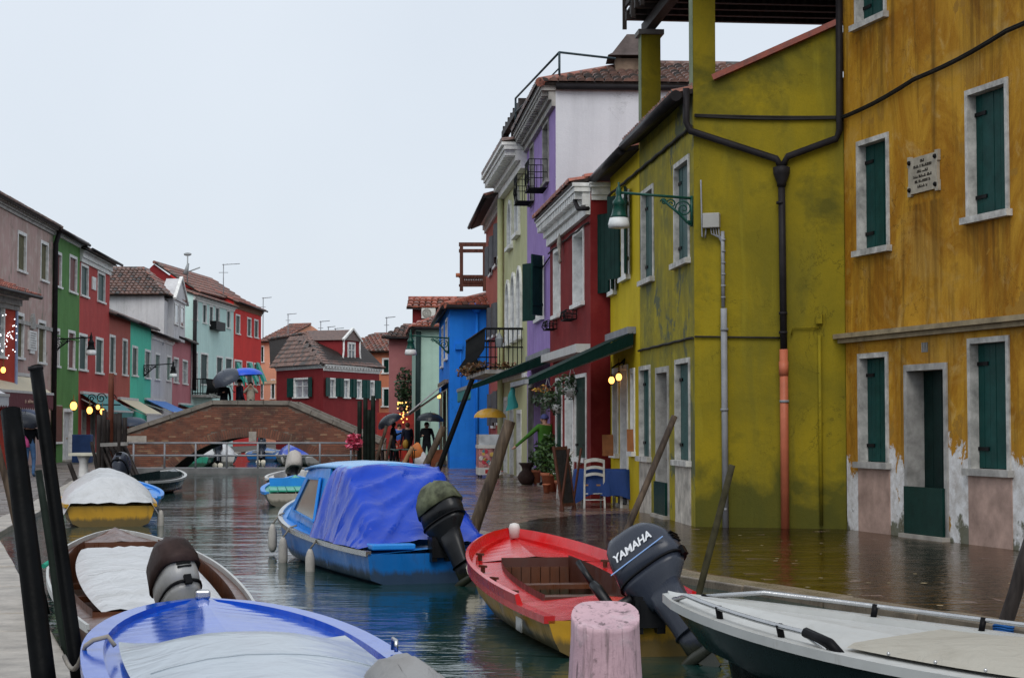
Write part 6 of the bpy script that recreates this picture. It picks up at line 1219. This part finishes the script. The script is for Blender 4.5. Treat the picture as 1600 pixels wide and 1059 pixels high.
foliage(mb, CF2.P(u0, z0 + .1, .6), (.5, .12, .14), 120, .06); solo('balcony_flowers', mb, leafmat('dry_flowers', (.05, .045, .015), (.2, .08, .03)), 'brownish flowering plants in boxes along the iron balcony', 'plants', kind='stuff', fix=False)
c = CF2.P(u0, z1 - .35, .72) + V((0, -.12, 0)); mb = MB(); mb.lathe(c, [(.07, -.22), (.1, -.18), (.12, .05), (.1, .08), (.03, .2), (.01, .26)], 6, sm=False); solo('wall_lantern', mb, plain('lantern_glass', (.2, .22, .23), .3), 'unlit hexagonal lantern hung at the iron balcony', 'lantern')
# ============================================================ STREET CAFE
CHW = plain('white_chair_paint', (.5, .5, .48), .5, .25, 8); STRAW = plain('straw_seat', (.3, .16, .07), .8, .3, 12)
def chair(loc, rz, label):
    M = MX.Translation(V(loc)) @ MX.Rotation(rz, 4, 'Z'); r = thing('cafe_chair', label, 'chair', group='white cafe chairs', M=M)
    MB().box(-.2, .2, -.19, .19, .43, .46).build('seat', STRAW, r, M); 
    for s in (-1, 1): MB().tube([(s * .19, .18, 0), (s * .185, .18, .45)], .019, 8).build('leg', CHW, r, M); MB().bar((s * .2, -.23, 0), (s * .19, -.19, .46), .034, .034).build('leg', CHW, r, M); MB().bar((s * .19, -.19, .46), (s * .18, -.25, .93), .034, .034).build('back_post', CHW, r, M)
    for z, h in ((.9, .07), (.76, .055), (.63, .055)):
        pts = [(-.18 + .36 * i / 6, -.2 - .05 * (z - .46) / .47 - .035 * sin(pi * i / 6), z + .035 * sin(pi * i / 6)) for i in range(7)]; mb = MB(); [mb.bar(a, b2, .018, h) for a, b2 in zip(pts, pts[1:])]; mb.build('back_slat', CHW, r, M)
    for s in (-1, 1):
        for z in (.2, .3): MB().tube([(s * .19, .18, z), (s * .195, -.21, z)], .011, 6).build('stretcher', CHW, r, M)
    for z in (.16, .28): MB().tube([(-.19, .18, z), (.19, .18, z)], .011, 6).build('stretcher', CHW, r, M); MB().tube([(-.19, -.21, z), (.19, -.21, z)], .011, 6).build('stretcher', CHW, r, M)
p = G(927, 794); chair((p.x, p.y + .25, 0), R(6), 'white ladder back chair facing the blue clothed table, nearest one'); p = G(985, 790); chair((p.x - .12, p.y + .35, 0), R(82), 'white chair at the right end of the blue clothed table'); p = G(920, 785); chair((p.x, p.y + 1.35, 0), R(178), 'white chair on the far side of the blue clothed table'); p = G(893, 780); chair((p.x - .06, p.y + .3, 0), R(-85), 'white chair at the left end of the blue clothed table')
t0 = V(((940 - 800) / FPX * 35.75, 35.75, 0)); tb = thing('cafe_table', 'square cafe table under a blue cloth', 'table', t0, None); mb = MB(); mb.box(t0.x - .5, t0.x + .5, t0.y - .38, t0.y + .38, .7, .73); mb.build('table_top', CHW, tb); [MB().bar((t0.x + sx * .36, t0.y + sy * .32, 0), (t0.x + sx * .36, t0.y + sy * .32, .7), .05).build('leg', CHW, tb) for sx in (-1, 1) for sy in (-1, 1)]
mb = MB(); vs = []; n = 20; rings = []
for (ex, ey, z, k) in ((.38, .26, .745, 0), (.53, .41, .742, 0), (.545, .425, .7, 0), (.57, .46, .45, 1), (.6, .48, .26, 1.6)):
    rg = []
    for i in range(48):
        a = 2 * pi * i / 48; ca, sa = cos(a), sin(a); m_ = max(abs(ca), abs(sa)); cor = (min(abs(ca), abs(sa)) / m_) ** 2; x, y = ca / m_ * ex, sa / m_ * ey; wv = 1 + .045 * k * sin(i * 1.57); rg.append(V((t0.x + x * wv, t0.y + y * wv, z - .18 * cor * k * .6 - .02 * k * sin(i * .9))))
    rings.append(rg)
mb.loft(rings, cap=False); c_ = len(mb.v); mb.f.append(tuple(range(48))); mb.sm.append(False); solo('tablecloth', mb, clothmat('blue_cloth', (.012, .042, .17), .7, (.01, .02, .07)), 'dark blue tablecloth draped over the cafe table', 'tablecloth')
def board(px, py, Y, wd, ht, tilt, rz, label, face):
    p = G(px, py); M = MX.Translation(p) @ MX.Rotation(rz, 4, 'Z') @ MX.Rotation(R(tilt), 4, 'X'); r = thing('menu_board', label, 'menu board', group='menu boards', M=M); MB().box(-wd / 2, wd / 2, -.012, .012, .1, ht).build('panel', face, r, M)
    for s in (-1, 1): MB().box(s * wd / 2 - .025, s * wd / 2 + .025, -.022, .022, 0, ht + .04).build('post', REDWOOD, r, M)
    for z in (.12, ht): MB().box(-wd / 2 + .026, wd / 2 - .026, -.018, .018, z - .03, z + .03).build('rail', REDWOOD, r, M)
    M2 = M @ MX.Translation((0, .02, 0)) @ MX.Rotation(R(-2 * tilt), 4, 'X'); [MB().box(s * wd / 2 - .02, s * wd / 2 + .02, .02, .05, -.0, ht).build('rear_leg', REDWOOD, r, M2) for s in (-1, 1)]
SLATE = plain('slate_menu', (.03, .03, .035), .5, .6, 14); board(889, 798, 34, .55, 1.18, -9, R(64), 'leaning dark menu board with red brown frame before the pots', SLATE)
mb = MB(); p = D(884, 716, 34.6); mb.tube([p + V((-.16, 0, -.08)), p, p + V((.14, 0, .14))], [.02, .03, .02], 6); solo('folded_menu', mb, HWH, 'white folded menu resting on the leaning board', 'menu')
for px, py, Y, l in ((950, 712, 36.2, 'orange brown framed menu on the table'), (989, 705, 34.6, 'framed menu card standing on the yellow window sill')): p = D(px, py, Y); mb = MB(); mb.hexa([p + V(v) for v in ((-.11, 0, 0), (.11, 0, 0), (.11, .03, 0), (-.11, .03, 0), (-.11, .1, .42), (.11, .1, .42), (.11, .13, .42), (-.11, .13, .42))]); solo('menu_card', mb, plain('menu_wood', (.28, .1, .03), .6, .3, 5), l, 'menu')
def pot(px, py, r, h, label, plant=None, mat=None, leafm=None, fl=None, dy=0):
    p = G(px, py) + V((0, dy, 0)); mb = MB(); mb.lathe(p, [(r * .62, 0), (r * .9, h * .82), (r, h * .83), (r, h), (r * .88, h), (r * .8, h * .85)], 16); t = solo('plant_pot', mb, mat or TERRA, label, 'plant pot', 'plant pots along the house fronts')
    if plant: mb = MB(); foliage(mb, p + V((0, 0, h + plant[1] * .45)), (plant[0], plant[0], plant[1] * .5), plant[2], .06); [mb.tube([p + V((0, 0, h * .85)), p + V((random.uniform(-.6, .6) * plant[0], random.uniform(-.6, .6) * plant[0], h + plant[1] * .7))], .008, 4) for _ in range(6)]; mb.build('plant', leafm or LEAF, t, kind='stuff', fix=False)
    if fl: mb = MB(); foliage(mb, p + V((fl[0], fl[1], fl[2])), (fl[3],) * 3, 110, .05); mb.build('flowers', fl[4], t, kind='stuff', fix=False)
FR = leafmat('red_flower', (.3, .008, .012), (.5, .02, .03)); FP = leafmat('pink_flower', (.5, .05, .25), (.6, .15, .35)); FD = leafmat('poinsettia', (.08, .006, .01), (.16, .01, .02))
pot(860, 768, .24, .46, 'large terracotta pot with tall green shrub by the shop', (.42, 1.0, 1100), fl=(.28, 0, 1.05, .1, FP)); pot(841, 757, .2, .4, 'terracotta pot next to the dark urn', (.28, .6, 260)); pot(878, 775, .17, .36, 'small terracotta pot behind the menu board', (.3, .7, 380)); pot(854, 770, .1, .22, 'tiny terracotta pot before the large one'); pot(899, 770, .2, .3, 'pot of dark red leaves behind the cafe table', (.32, .7, 300), leafm=FD, dy=.3); pot(903, 768, .14, .75, 'pot with bright red flowers on a stand by the green shutter', (.2, .45, 160), fl=(.05, 0, 1.4, .14, FR), dy=1.); pot(757, 734, .18, .4, 'small pot beside the ice cream cart')
p = G(823, 757); mb = MB(); mb.lathe(p, [(.14, 0), (.2, .08), (.26, .2), (.2, .32), (.12, .4), (.15, .5), (.22, .58), (.2, .59)], 16); solo('dark_urn', mb, plain('urn_bronze', (.05, .03, .025), .5, .4, 5), 'dark bulbous urn by the lilac doorway', 'urn')
for px, py, Y, l, fm in ((855, 622, 44.5, 'white hanging basket with trailing green and yellow flowers', leafmat('mixed_flowers', (.5, .35, .01), (.5, .12, .05))), (874, 632, 43.0, 'white hanging basket with leaves above the shop person', LEAF), (893, 606, 40.5, 'leafy hanging basket by the white doorway', LEAF)):
    p = D(px, py, Y); mb = MB(); mb.lathe(p - V((0, 0, .2)), [(.1, 0), (.17, .1), (.19, .2)], 12); [mb.tube([p + V((.18 * cos(a), .18 * sin(a), 0)), p + V((0, 0, .5))], .006, 4) for a in (0, 2.1, 4.2)]; t = solo('hanging_basket', mb, HWH, l, 'hanging basket', 'hanging baskets'); mb = MB(); foliage(mb, p + V((0, 0, .02)), (.42, .42, .3), 330, .06); mb.build('foliage', LEAFD, t, kind='stuff', fix=False); mb = MB(); foliage(mb, p + V((-.1, -.1, .22)), (.3, .3, .1), 70, .04); mb.build('flowers', fm, t, kind='stuff', fix=False)
# bush before the pink house
p = D(633, 610, 97); mb = MB(); foliage(mb, p, (.55, .5, 1.3), 900, .11); t = solo('wall_bush', mb, LEAFD, 'dark bush growing up the dusty pink house wall', 'bush', fix=False); MB().tube([V((p.x, p.y, 0)), p], .06, 6).build('trunk', TIMBER, t)
# ice cream cart with yellow parasol
p = G(763, 746); M = MX.Translation(p) @ MX.Rotation(R(6), 4, 'Z'); ct = thing('ice_cream_cart', 'white ice cream cart with colourful picture panels', 'cart', M=M)
MB().box(-.34, .34, -.5, .5, .1, .32).build('chassis', HWH, ct, M); MB().box(-.33, .33, -.49, .49, .321, .9).build('picture_panel', None or (lambda: (lambda m: m)(plain('ice_cream_print', (.45, .2, .2), .4, .9, 7)))(), ct, M); MB().box(-.35, .35, -.51, .51, .9, 1.0).build('counter', HWH, ct, M); MB().box(-.33, .33, -.45, .45, 1.0, 1.32).build('glass_case', glassy('case_glass', (.3, .32, .34), .1), ct, M)
for sx in (-1, 1):
    for sy in (-1, 1): MB().tube([(sx * .26 - .02, sy * .4, .06), (sx * .26 + .02, sy * .4, .06)], .06, 10).build('wheel', BLACK, ct, M)
for k in range(4): MB().box(-.3 + k * .16, -.3 + k * .16 + .12, -.505, -.499, .14, .26).build('check_tile', plain('check_red', (.4, .03, .03), .5) if k % 2 else HGR, ct, M)
rnd = random.Random(5)
for k in range(12):
    x, z = -.28 + .56 * rnd.random(), .4 + .42 * rnd.random(); mb = MB(); mb.lathe((0, 0, 0), [(.05 + .03 * rnd.random(), 0), (.05, .004)], 10); mb.build('picture_spot', plain('print_%d' % k, rnd.choice(((.55, .5, .5), (.5, .05, .08), (.2, .06, .03), (.05, .25, .3), (.5, .35, .1))), .4), ct, M @ MX.Translation((x, -.492, z)) @ MX.Rotation(pi / 2, 4, 'X'))
def umbrella(c, r, h, mat, label, tilt=(0, 0), shaft=1.0, n=8, name='umbrella', cat='umbrella', handm=None):
    M = MX.Translation(V(c)) @ MX.Rotation(tilt[0], 4, 'X') @ MX.Rotation(tilt[1], 4, 'Y'); u = thing(name, label, cat, group='umbrellas', M=M); mb = MB(); k = 5; rings = []
    for i in range(k + 1):
        f = i / k; rg = []
        for j in range(n * 4):
            a = 2 * pi * j / (n * 4); sc_ = (j % 4) / 4; dip = 4 * sc_ * (1 - sc_); rr = r * sin(f * pi / 2 * .98) * (1 - .07 * dip * f); rg.append(V((rr * cos(a), rr * sin(a), h * (cos(f * pi / 2) - 1) + .05 * h * dip * f)))
        rings.append(rg)
    rings[0] = [V((.004 * cos(2 * pi * j / (n * 4)), .004 * sin(2 * pi * j / (n * 4)), 0)) for j in range(n * 4)]
    mb.loft(rings, cap=False); mb.build('canopy', mat, u, M); MB().tube([(0, 0, .06), (0, 0, -shaft)], .008, 6).build('shaft', BLACK, u, M)
    for j in range(n): a = 2 * pi * j / n; MB().tube([(0, 0, -.03), (r * .55 * cos(a), r * .55 * sin(a), h * (cos(.55 * pi / 2) - 1) - .02), (r * .98 * cos(a), r * .98 * sin(a), -h)], .005, 4).build('rib', BLACK, u, M)
    MB().tube([(0, 0, -shaft), (0, 0, -shaft - .08), (.03, 0, -shaft - .11), (.06, 0, -shaft - .08)], .014, 6).build('handle', BLACK, u, M)
    return u
umbrella(p + V((.05, .1, 2.12)), .5, .3, clothmat('yellow_parasol', (.55, .3, .03), .5, (.5, .45, .35), .8), 'faded yellow and white parasol over the ice cream cart', (0, 0), 1.1, 6, 'cart_parasol', 'parasol')
# ============================================================ PEOPLE
SKIN = plain('skin', (.42, .24, .17), .5, .1)
def person(label, loc, rz, top, trous, hair=(.02, .015, .012), h=1.72, pose='stand', hairlen=0, hat=None, lean=0):
    s = h / 1.72; J = {}; pts = []; rad = []; zone = []
    def v(n, x, y, z, r, zn): J[n] = len(pts); pts.append(V((x, y, z)) * s); rad.append(r * s); zone.append(zn)
    ly = lean
    v('pel', 0, 0, .95, .15, 1); v('sp', 0, .02 + ly * .3, 1.14, .145, 0); v('ch', 0, .02 + ly * .7, 1.34, .17, 0); v('nk', 0, .01 + ly, 1.49, .06, 2); v('hd', 0, .03 + ly * 1.1, 1.58, .088, 2); v('ht', 0, .03 + ly * 1.15, 1.67, .075, 2)
    A = {'stand': ((-.24, .02, 1.14, -.24, .12, .9), (.24, .02, 1.14, .24, .12, .9)), 'umb': ((-.24, .02, 1.14, -.22, .14, .92), (.24, .06, 1.16, .12, .28, 1.26)), 'photo': ((-.27, .12, 1.28, -.07, .24, 1.54), (.27, .12, 1.28, .07, .24, 1.54)), 'reach': ((-.38, .16, 1.2, -.6, .3, .98), (.25, .05, 1.14, .25, .2, .95)), 'bag': ((-.26, .0, 1.14, -.3, .05, .88), (.24, .06, 1.16, .12, .26, 1.2))}[pose]
    for sd, n, a in ((-1, 'l', A[0]), (1, 'r', A[1])):
        v(n + 'sh', sd * .18, .01 + ly * .8, 1.42, .075, 0); v(n + 'el', a[0], a[1] + ly * .8, a[2], .05, 0); v(n + 'wr', a[3], a[4] + ly * .6, a[5], .036, 0); d = (V(a[3:]) - V(a[:3])).normalized(); hp_ = V(a[3:]) + V((0, ly * .6, 0)) + d * .08; v(n + 'ha', *hp_, .034, 2)
        for k in range(4): q = hp_ + d * (.07 - .008 * abs(k - 1.4)) + V(((k - 1.5) * .018, .012, -.012)); v(n + 'f%d' % k, *q, .009, 2)
        q = hp_ + d * .02 + V((-sd * .05, .02, 0)); v(n + 'th', *q, .011, 2)
        f = .06 * sd; v(n + 'hp', sd * .09, 0, .9, .1, 1); v(n + 'kn', sd * .1, .03 + f, .5, .068, 1); v(n + 'an', sd * .1, -.03 + f, .09, .045, 1); v(n + 'to', sd * .11, .13 + f, .04, .04, 3)
    E = [('pel', 'sp'), ('sp', 'ch'), ('ch', 'nk'), ('nk', 'hd'), ('hd', 'ht')]
    for n in 'lr': E += [('ch', n + 'sh'), (n + 'sh', n + 'el'), (n + 'el', n + 'wr'), (n + 'wr', n + 'ha'), ('pel', n + 'hp'), (n + 'hp', n + 'kn'), (n + 'kn', n + 'an'), (n + 'an', n + 'to'), (n + 'ha', n + 'th')] + [(n + 'ha', n + 'f%d' % k) for k in range(4)]
    me = bpy.data.meshes.new('skel'); me.from_pydata([tuple(p) for p in pts], [(J[a], J[b]) for a, b in E], []); o = bpy.data.objects.new('skel', me); COL.objects.link(o)
    sk_ = o.modifiers.new('s', 'SKIN'); o.modifiers.new('d', 'SUBSURF').levels = 1
    for i, q in enumerate(me.skin_vertices[0].data): q.radius = (rad[i], rad[i]); q.use_root = (i == 0)
    dg = bpy.context.evaluated_depsgraph_get(); m2 = bpy.data.meshes.new_from_object(o.evaluated_get(dg)); bpy.data.objects.remove(o)
    m2.materials.clear(); [m2.materials.append(m) for m in (top, trous, SKIN, BLACK)]
    for p_ in m2.polygons: c = p_.center; i = min(range(len(pts)), key=lambda i: (pts[i] - c).length - rad[i] * .5); p_.material_index = zone[i]; p_.use_smooth = True
    M = MX.Translation(V(loc)) @ MX.Rotation(rz, 4, 'Z'); m2.name = 'person'; P_ = bpy.data.objects.new('person', m2); link(P_, None, M); tag(P_, label, 'person')
    hm = plain('hair', hair, .6, .3, 8) if hat is None else hat; hd = pts[J['hd']]; mb = MB(); vs = []
    mb.ball(hd + V((0, -.015, .04)) * s, .108 * s, 12, 8, .95, 1.05, 1.0); mb.v = [(x, y, max(z, hd.z - (.1 if y < hd.y - .02 and hairlen else -.02) * s - (hairlen if y < hd.y - .02 else 0))) for x, y, z in mb.v]
    mb.build('hat' if hat else 'hair', hm, P_, M)
    mb = MB(); mb.hexa([hd + V(q) * s for q in ((-.012, .08, -.02), (.012, .08, -.02), (.016, .105, -.015), (-.016, .105, -.015), (-.006, .08, .03), (.006, .08, .03), (.006, .09, .03), (-.006, .09, .03))]); mb.build('nose', SKIN, P_, M)
    for sd in (-1, 1): MB().ball(hd + V((sd * .033, .082, .03)) * s, .011 * s, 6, 5).build('eye', BLACK, P_, M); MB().ball(hd + V((sd * .09, .0, .0)) * s, .025 * s, 6, 5, .5, .8, 1.2).build('ear', SKIN, P_, M)
    MB().box(-.025 * s, .025 * s, .0, .006, 0, .008).build('mouth', plain('lips', (.25, .08, .07), .5), P_, M @ MX.Translation(hd + V((0, .082, -.045)) * s))
    return P_
JB = plain('black_coat', (.008, .009, .012), .7, .3, 6); JN = plain('navy_coat', (.012, .016, .03), .7, .3, 6); JC = plain('beige_jacket', (.36, .32, .26), .8, .3, 6); TR = plain('dark_trousers', (.012, .013, .018), .8, .3, 6); JEANS = plain('jeans', (.06, .13, .26), .8, .3, 8); GRN = plain('green_jersey', (.04, .13, .015), .8, .25, 8)
UG = clothmat('grey_umbrella', (.05, .06, .08), .3, (.03, .035, .045)); UB = clothmat('blue_umbrella', (.02, .09, .6), .3, (.015, .06, .45)); UK = clothmat('black_umbrella', (.012, .015, .022), .3, (.01, .01, .012))
def at(px, Y, z): return V(((px - 800) / FPX * Y, Y, z))
person('person in black padded coat under the grey umbrella on the bridge', at(350, 69.4, 1.6), R(200), JB, TR, h=1.66, pose='umb'); person('person in dark coat and cap beside the blue umbrella on the bridge', at(374, 69.5, 1.6), R(-60), JN, TR, h=1.75, hat=plain('cap', (.01, .01, .012), .7)); person('person in beige jacket taking a picture on the bridge', at(392, 69.4, 1.58), R(185), JC, TR, h=1.66, pose='photo', hairlen=.08)
umbrella(at(349, 69.0, 0) + V((0, 0, 3.62)), .6, .36, UG, 'dark grey umbrella tilted left on the bridge', (.5, -.35), .85); umbrella(at(381, 69.6, 0) + V((0, 0, 3.78)), .72, .3, UB, 'bright blue umbrella on the bridge', (.0, -.06), .9)
p = at(667, 68.6, 0); person('person in black under the black umbrella beside the blue house', p, R(170), JB, TR, h=1.72, pose='bag', hairlen=.1); umbrella(p + V((.15, -.2, 2.07)), .52, .32, UK, 'black umbrella held up beside the blue house', (.05, .05), .85)
p = at(614, 74, 0); person('person in long dark coat under the white rimmed umbrella', p, R(-80), JB, TR, h=1.74, pose='umb'); umbrella(p + V((-.25, -.2, 1.98)), .55, .35, UK, 'dark umbrella with pale rim tilted towards the bridge', (.2, -.5), .8); person('person in dark jacket with yellow bag near the green tables', at(637, 72, 0), R(30), JN, plain('brown_trousers', (.04, .03, .025), .8), (.08, .04, .02), 1.7, 'stand', .12); person('person in blue and red clothes behind the others', at(624, 77, 0), R(190), plain('blue_vest', (.03, .12, .4), .6), plain('red_skirt', (.45, .06, .04), .7), h=1.66)
mb = MB(); q = at(634, 71.8, .85); mb.ball(q, .17, 10, 8, .7, .6, 1.1); solo('yellow_bag', mb, plain('yellow_leather', (.35, .2, .03), .6), 'yellow shoulder bag of the person near the tables', 'bag')
for px, py, r, m_, l in ((652, 704, .26, plain('orange_bag', (.55, .18, .05), .5), 'orange shopping bag carried near the blue house'), (657, 716, .3, plain('white_bag', (.6, .62, .65), .4), 'white plastic bag carried near the blue house')): q = D(px, py, 66); mb = MB(); mb.loft([[q + V((r * k * cos(a) + random.uniform(-.02, .02), r * .5 * k * sin(a), z)) for a in [2 * pi * i / 12 for i in range(12)]] for z, k in ((-.3, .6), (-.22, 1), (0, .9), (.2, .55), (.3, .15))]); solo('shopping_bag', mb, m_, l, 'bag')
p = at(48, 56, 0); person('person in blue jeans walking with a pink bag on the left quay', p, R(0), JB, JEANS, h=1.74, pose='umb', hairlen=.05); umbrella(p + V((-.1, -.2, 1.98)), .55, .34, UK, 'dark umbrella of the walker on the left quay', (.25, .2), .85); mb = MB(); q = p + V((-.12, -.2, 1.13)); mb.loft([[q + V((k * .17 * cos(a), .07 * k * sin(a), z)) for a in [2 * pi * i / 8 for i in range(8)]] for z, k in ((-.2, 1), (0, .8), (.14, .25))]); solo('pink_bag', mb, plain('pink_plastic', (.55, .08, .25), .5), 'bright pink bag carried by the walker on the left', 'bag')
umbrella(at(40, 62, 2.15), .6, .3, clothmat('navy_umbrella', (.03, .045, .09), .4, (.02, .03, .05)), 'navy umbrella behind the black poles at left', (.05, 0), .8); person('person under the navy umbrella behind the black poles', at(38, 62.1, 0), R(20), JN, TR, h=1.7, pose='umb'); umbrella(at(207, 80, 1.95), .7, .34, clothmat('slate_umbrella', (.03, .045, .075), .4, (.02, .03, .05)), 'slate blue umbrella at the left foot of the bridge', (.1, 0), .8); person('person under the slate umbrella at the bridge foot', at(207, 80.1, 0), R(10), JB, TR, h=1.66, pose='umb')
p = V((.80, 44.5, 0)); person('person in green jersey and blue cap reaching out among the plants', (p.x, p.y, .12), R(35), GRN, TR, h=1.75, pose='reach', hat=plain('blue_cap', (.06, .07, .2), .7, .5, 9))
# ============================================================ QUAYSIDE CLUTTER
GT = plain('table_green', (.01, .045, .035), .35, .3)
for i, (px, py) in enumerate(((598, 716), (612, 714), (626, 717), (606, 724), (634, 723))):
    p = at(px, 63 + (i % 3) * 1.2, 0); t = thing('cafe_table', 'dark green folding table by the bridge foot, %s of five' % ('leftmost', 'third from left', 'fourth from left', 'second from left', 'rightmost')[i], 'table', p, 'green folding tables'); MB().box(p.x - .38, p.x + .38, p.y - .35, p.y + .35, .72, .75).build('table_top', GT, t)
    for sx in (-1, 1): MB().bar((p.x + sx * .3, p.y - .3, 0), (p.x + sx * .3, p.y + .3, .72), .03).build('leg', IRON, t); MB().bar((p.x + sx * .26, p.y + .3, 0), (p.x + sx * .26, p.y - .3, .72), .03).build('leg', IRON, t)
p = D(553, 691, 62); mb = MB(); foliage(mb, p, (.3, .3, .3), 260, .09); t = solo('flower_bouquet', mb, leafmat('bright_pink', (.55, .03, .09), (.6, .12, .2)), 'bright pink flowers on a stake at the footbridge end', 'flowers', fix=False); MB().tube([V((p.x, p.y, -.5)), p], .03, 5).build('stake', WOOD, t)
p = at(132, 54, 0); t = thing('fish_counter', 'white stone counter on a pedestal on the left quay', 'counter', p); MB().box(p.x - .38, p.x + .38, p.y - .3, p.y + .6, .7, .78).build('top', plain('counter_top', (.5, .49, .4), .5), t); MB().lathe(p, [(.2, 0), (.15, .1), (.13, .5), (.2, .7)], 12).build('pedestal', HWH, t)
p = at(128, 78, 0); mb = MB(); mb.box(p.x - .4, p.x + .4, p.y, p.y + .5, .0, 1.2); solo('blue_crate', mb, plain('crate_blue', (.02, .05, .14), .5), 'dark blue crate in front of the red house shop', 'crate', bevel=.02)
for px, Y, m_, l in ((640, 71, plain('fruit_red', (.4, .03, .02), .5), 'red goods crate outside the blue shop'), (682, 71, TERRA, 'terracotta planter outside the blue shop')): p = at(px, Y, 0); mb = MB(); mb.hexa([p + V(v) for v in ((-.22, -.22, 0), (.22, -.22, 0), (.22, .22, 0), (-.22, .22, 0), (-.28, -.28, .65), (.28, -.28, .65), (.28, .28, .65), (-.28, .28, .65))]); solo('planter', mb, m_, l, 'planter')
p = at(628, 88, 0); mb = MB(); mb.box(p.x - 1.2, p.x + 1.2, p.y, p.y + 1, .0, 2.2); k = solo('market_kiosk', mb, plain('kiosk_red', (.3, .03, .025), .6), 'red market kiosk with fairy lights below the mint house', 'kiosk'); mb = MB(); [mb.ball(p + V((random.uniform(-.2, .3), -.1, 1.6 + random.random() * 1.2)), .04, 5, 4) for _ in range(22)]; solo('fairy_lights', mb, emit('gold_lights', (1, .55, .15), 1.5), 'golden fairy lights hanging at the red kiosk', 'fairy lights', kind='stuff')
# ropes, weed and small litter
mb = MB(); q = D(1568, 985, 14.4); [mb.tube([q + V((.075 * cos(a), .075 * sin(a), .02 * k + .01 * sin(a * 2))) for a in [2 * pi * i / 14 for i in range(15)]], .012, 5) for k in range(3)]; solo('blue_rope', mb, plain('rope_blue', (.01, .09, .3), .6), 'bright blue rope wound round the right edge pole', 'rope')
mb = MB(); q = D(102, 880, 14); mb.tube([D(68, 884, 14.5), D(80, 876, 14.6), D(92, 878, 14.8)], .022, 6); solo('green_rope', mb, plain('rope_green', (.02, .25, .17), .6), 'turquoise rope tying the brown boat to the left poles', 'rope')
rnd = random.Random(9); mb = MB()
for _ in range(46):
    x, y = rnd.uniform(1.5, 5.5), rnd.uniform(16, 31)
    if x < 2.6 - (y - 17) * .28 or (y > 27 and x > 2.4): continue
    s_ = rnd.uniform(.02, .05); a = rnd.random() * 6; mb.add([(x + s_ * cos(a + k * 1.6) * (1 if k % 2 else .5), y + s_ * sin(a + k * 1.6), .006) for k in range(4)], [(0, 1, 2, 3)])
solo('floating_litter', mb, plain('leaf_litter', (.35, .28, .16), .7), 'scattered pale leaves and scraps floating on the flood water', 'litter', kind='stuff', fix=False)
# overhead wires of the left bank
mb = MB(); a, b_ = D(80, 585, 79), D(170, 590, 93); mb.tube([a.lerp(b_, i / 8) - V((0, 0, .12 * sin(pi * i / 8))) for i in range(9)], .02, 4); solo('overhead_wire', mb, plain('wire_pale', (.4, .4, .4), .6), 'pale wire strung along the green and red fronts', 'wire')
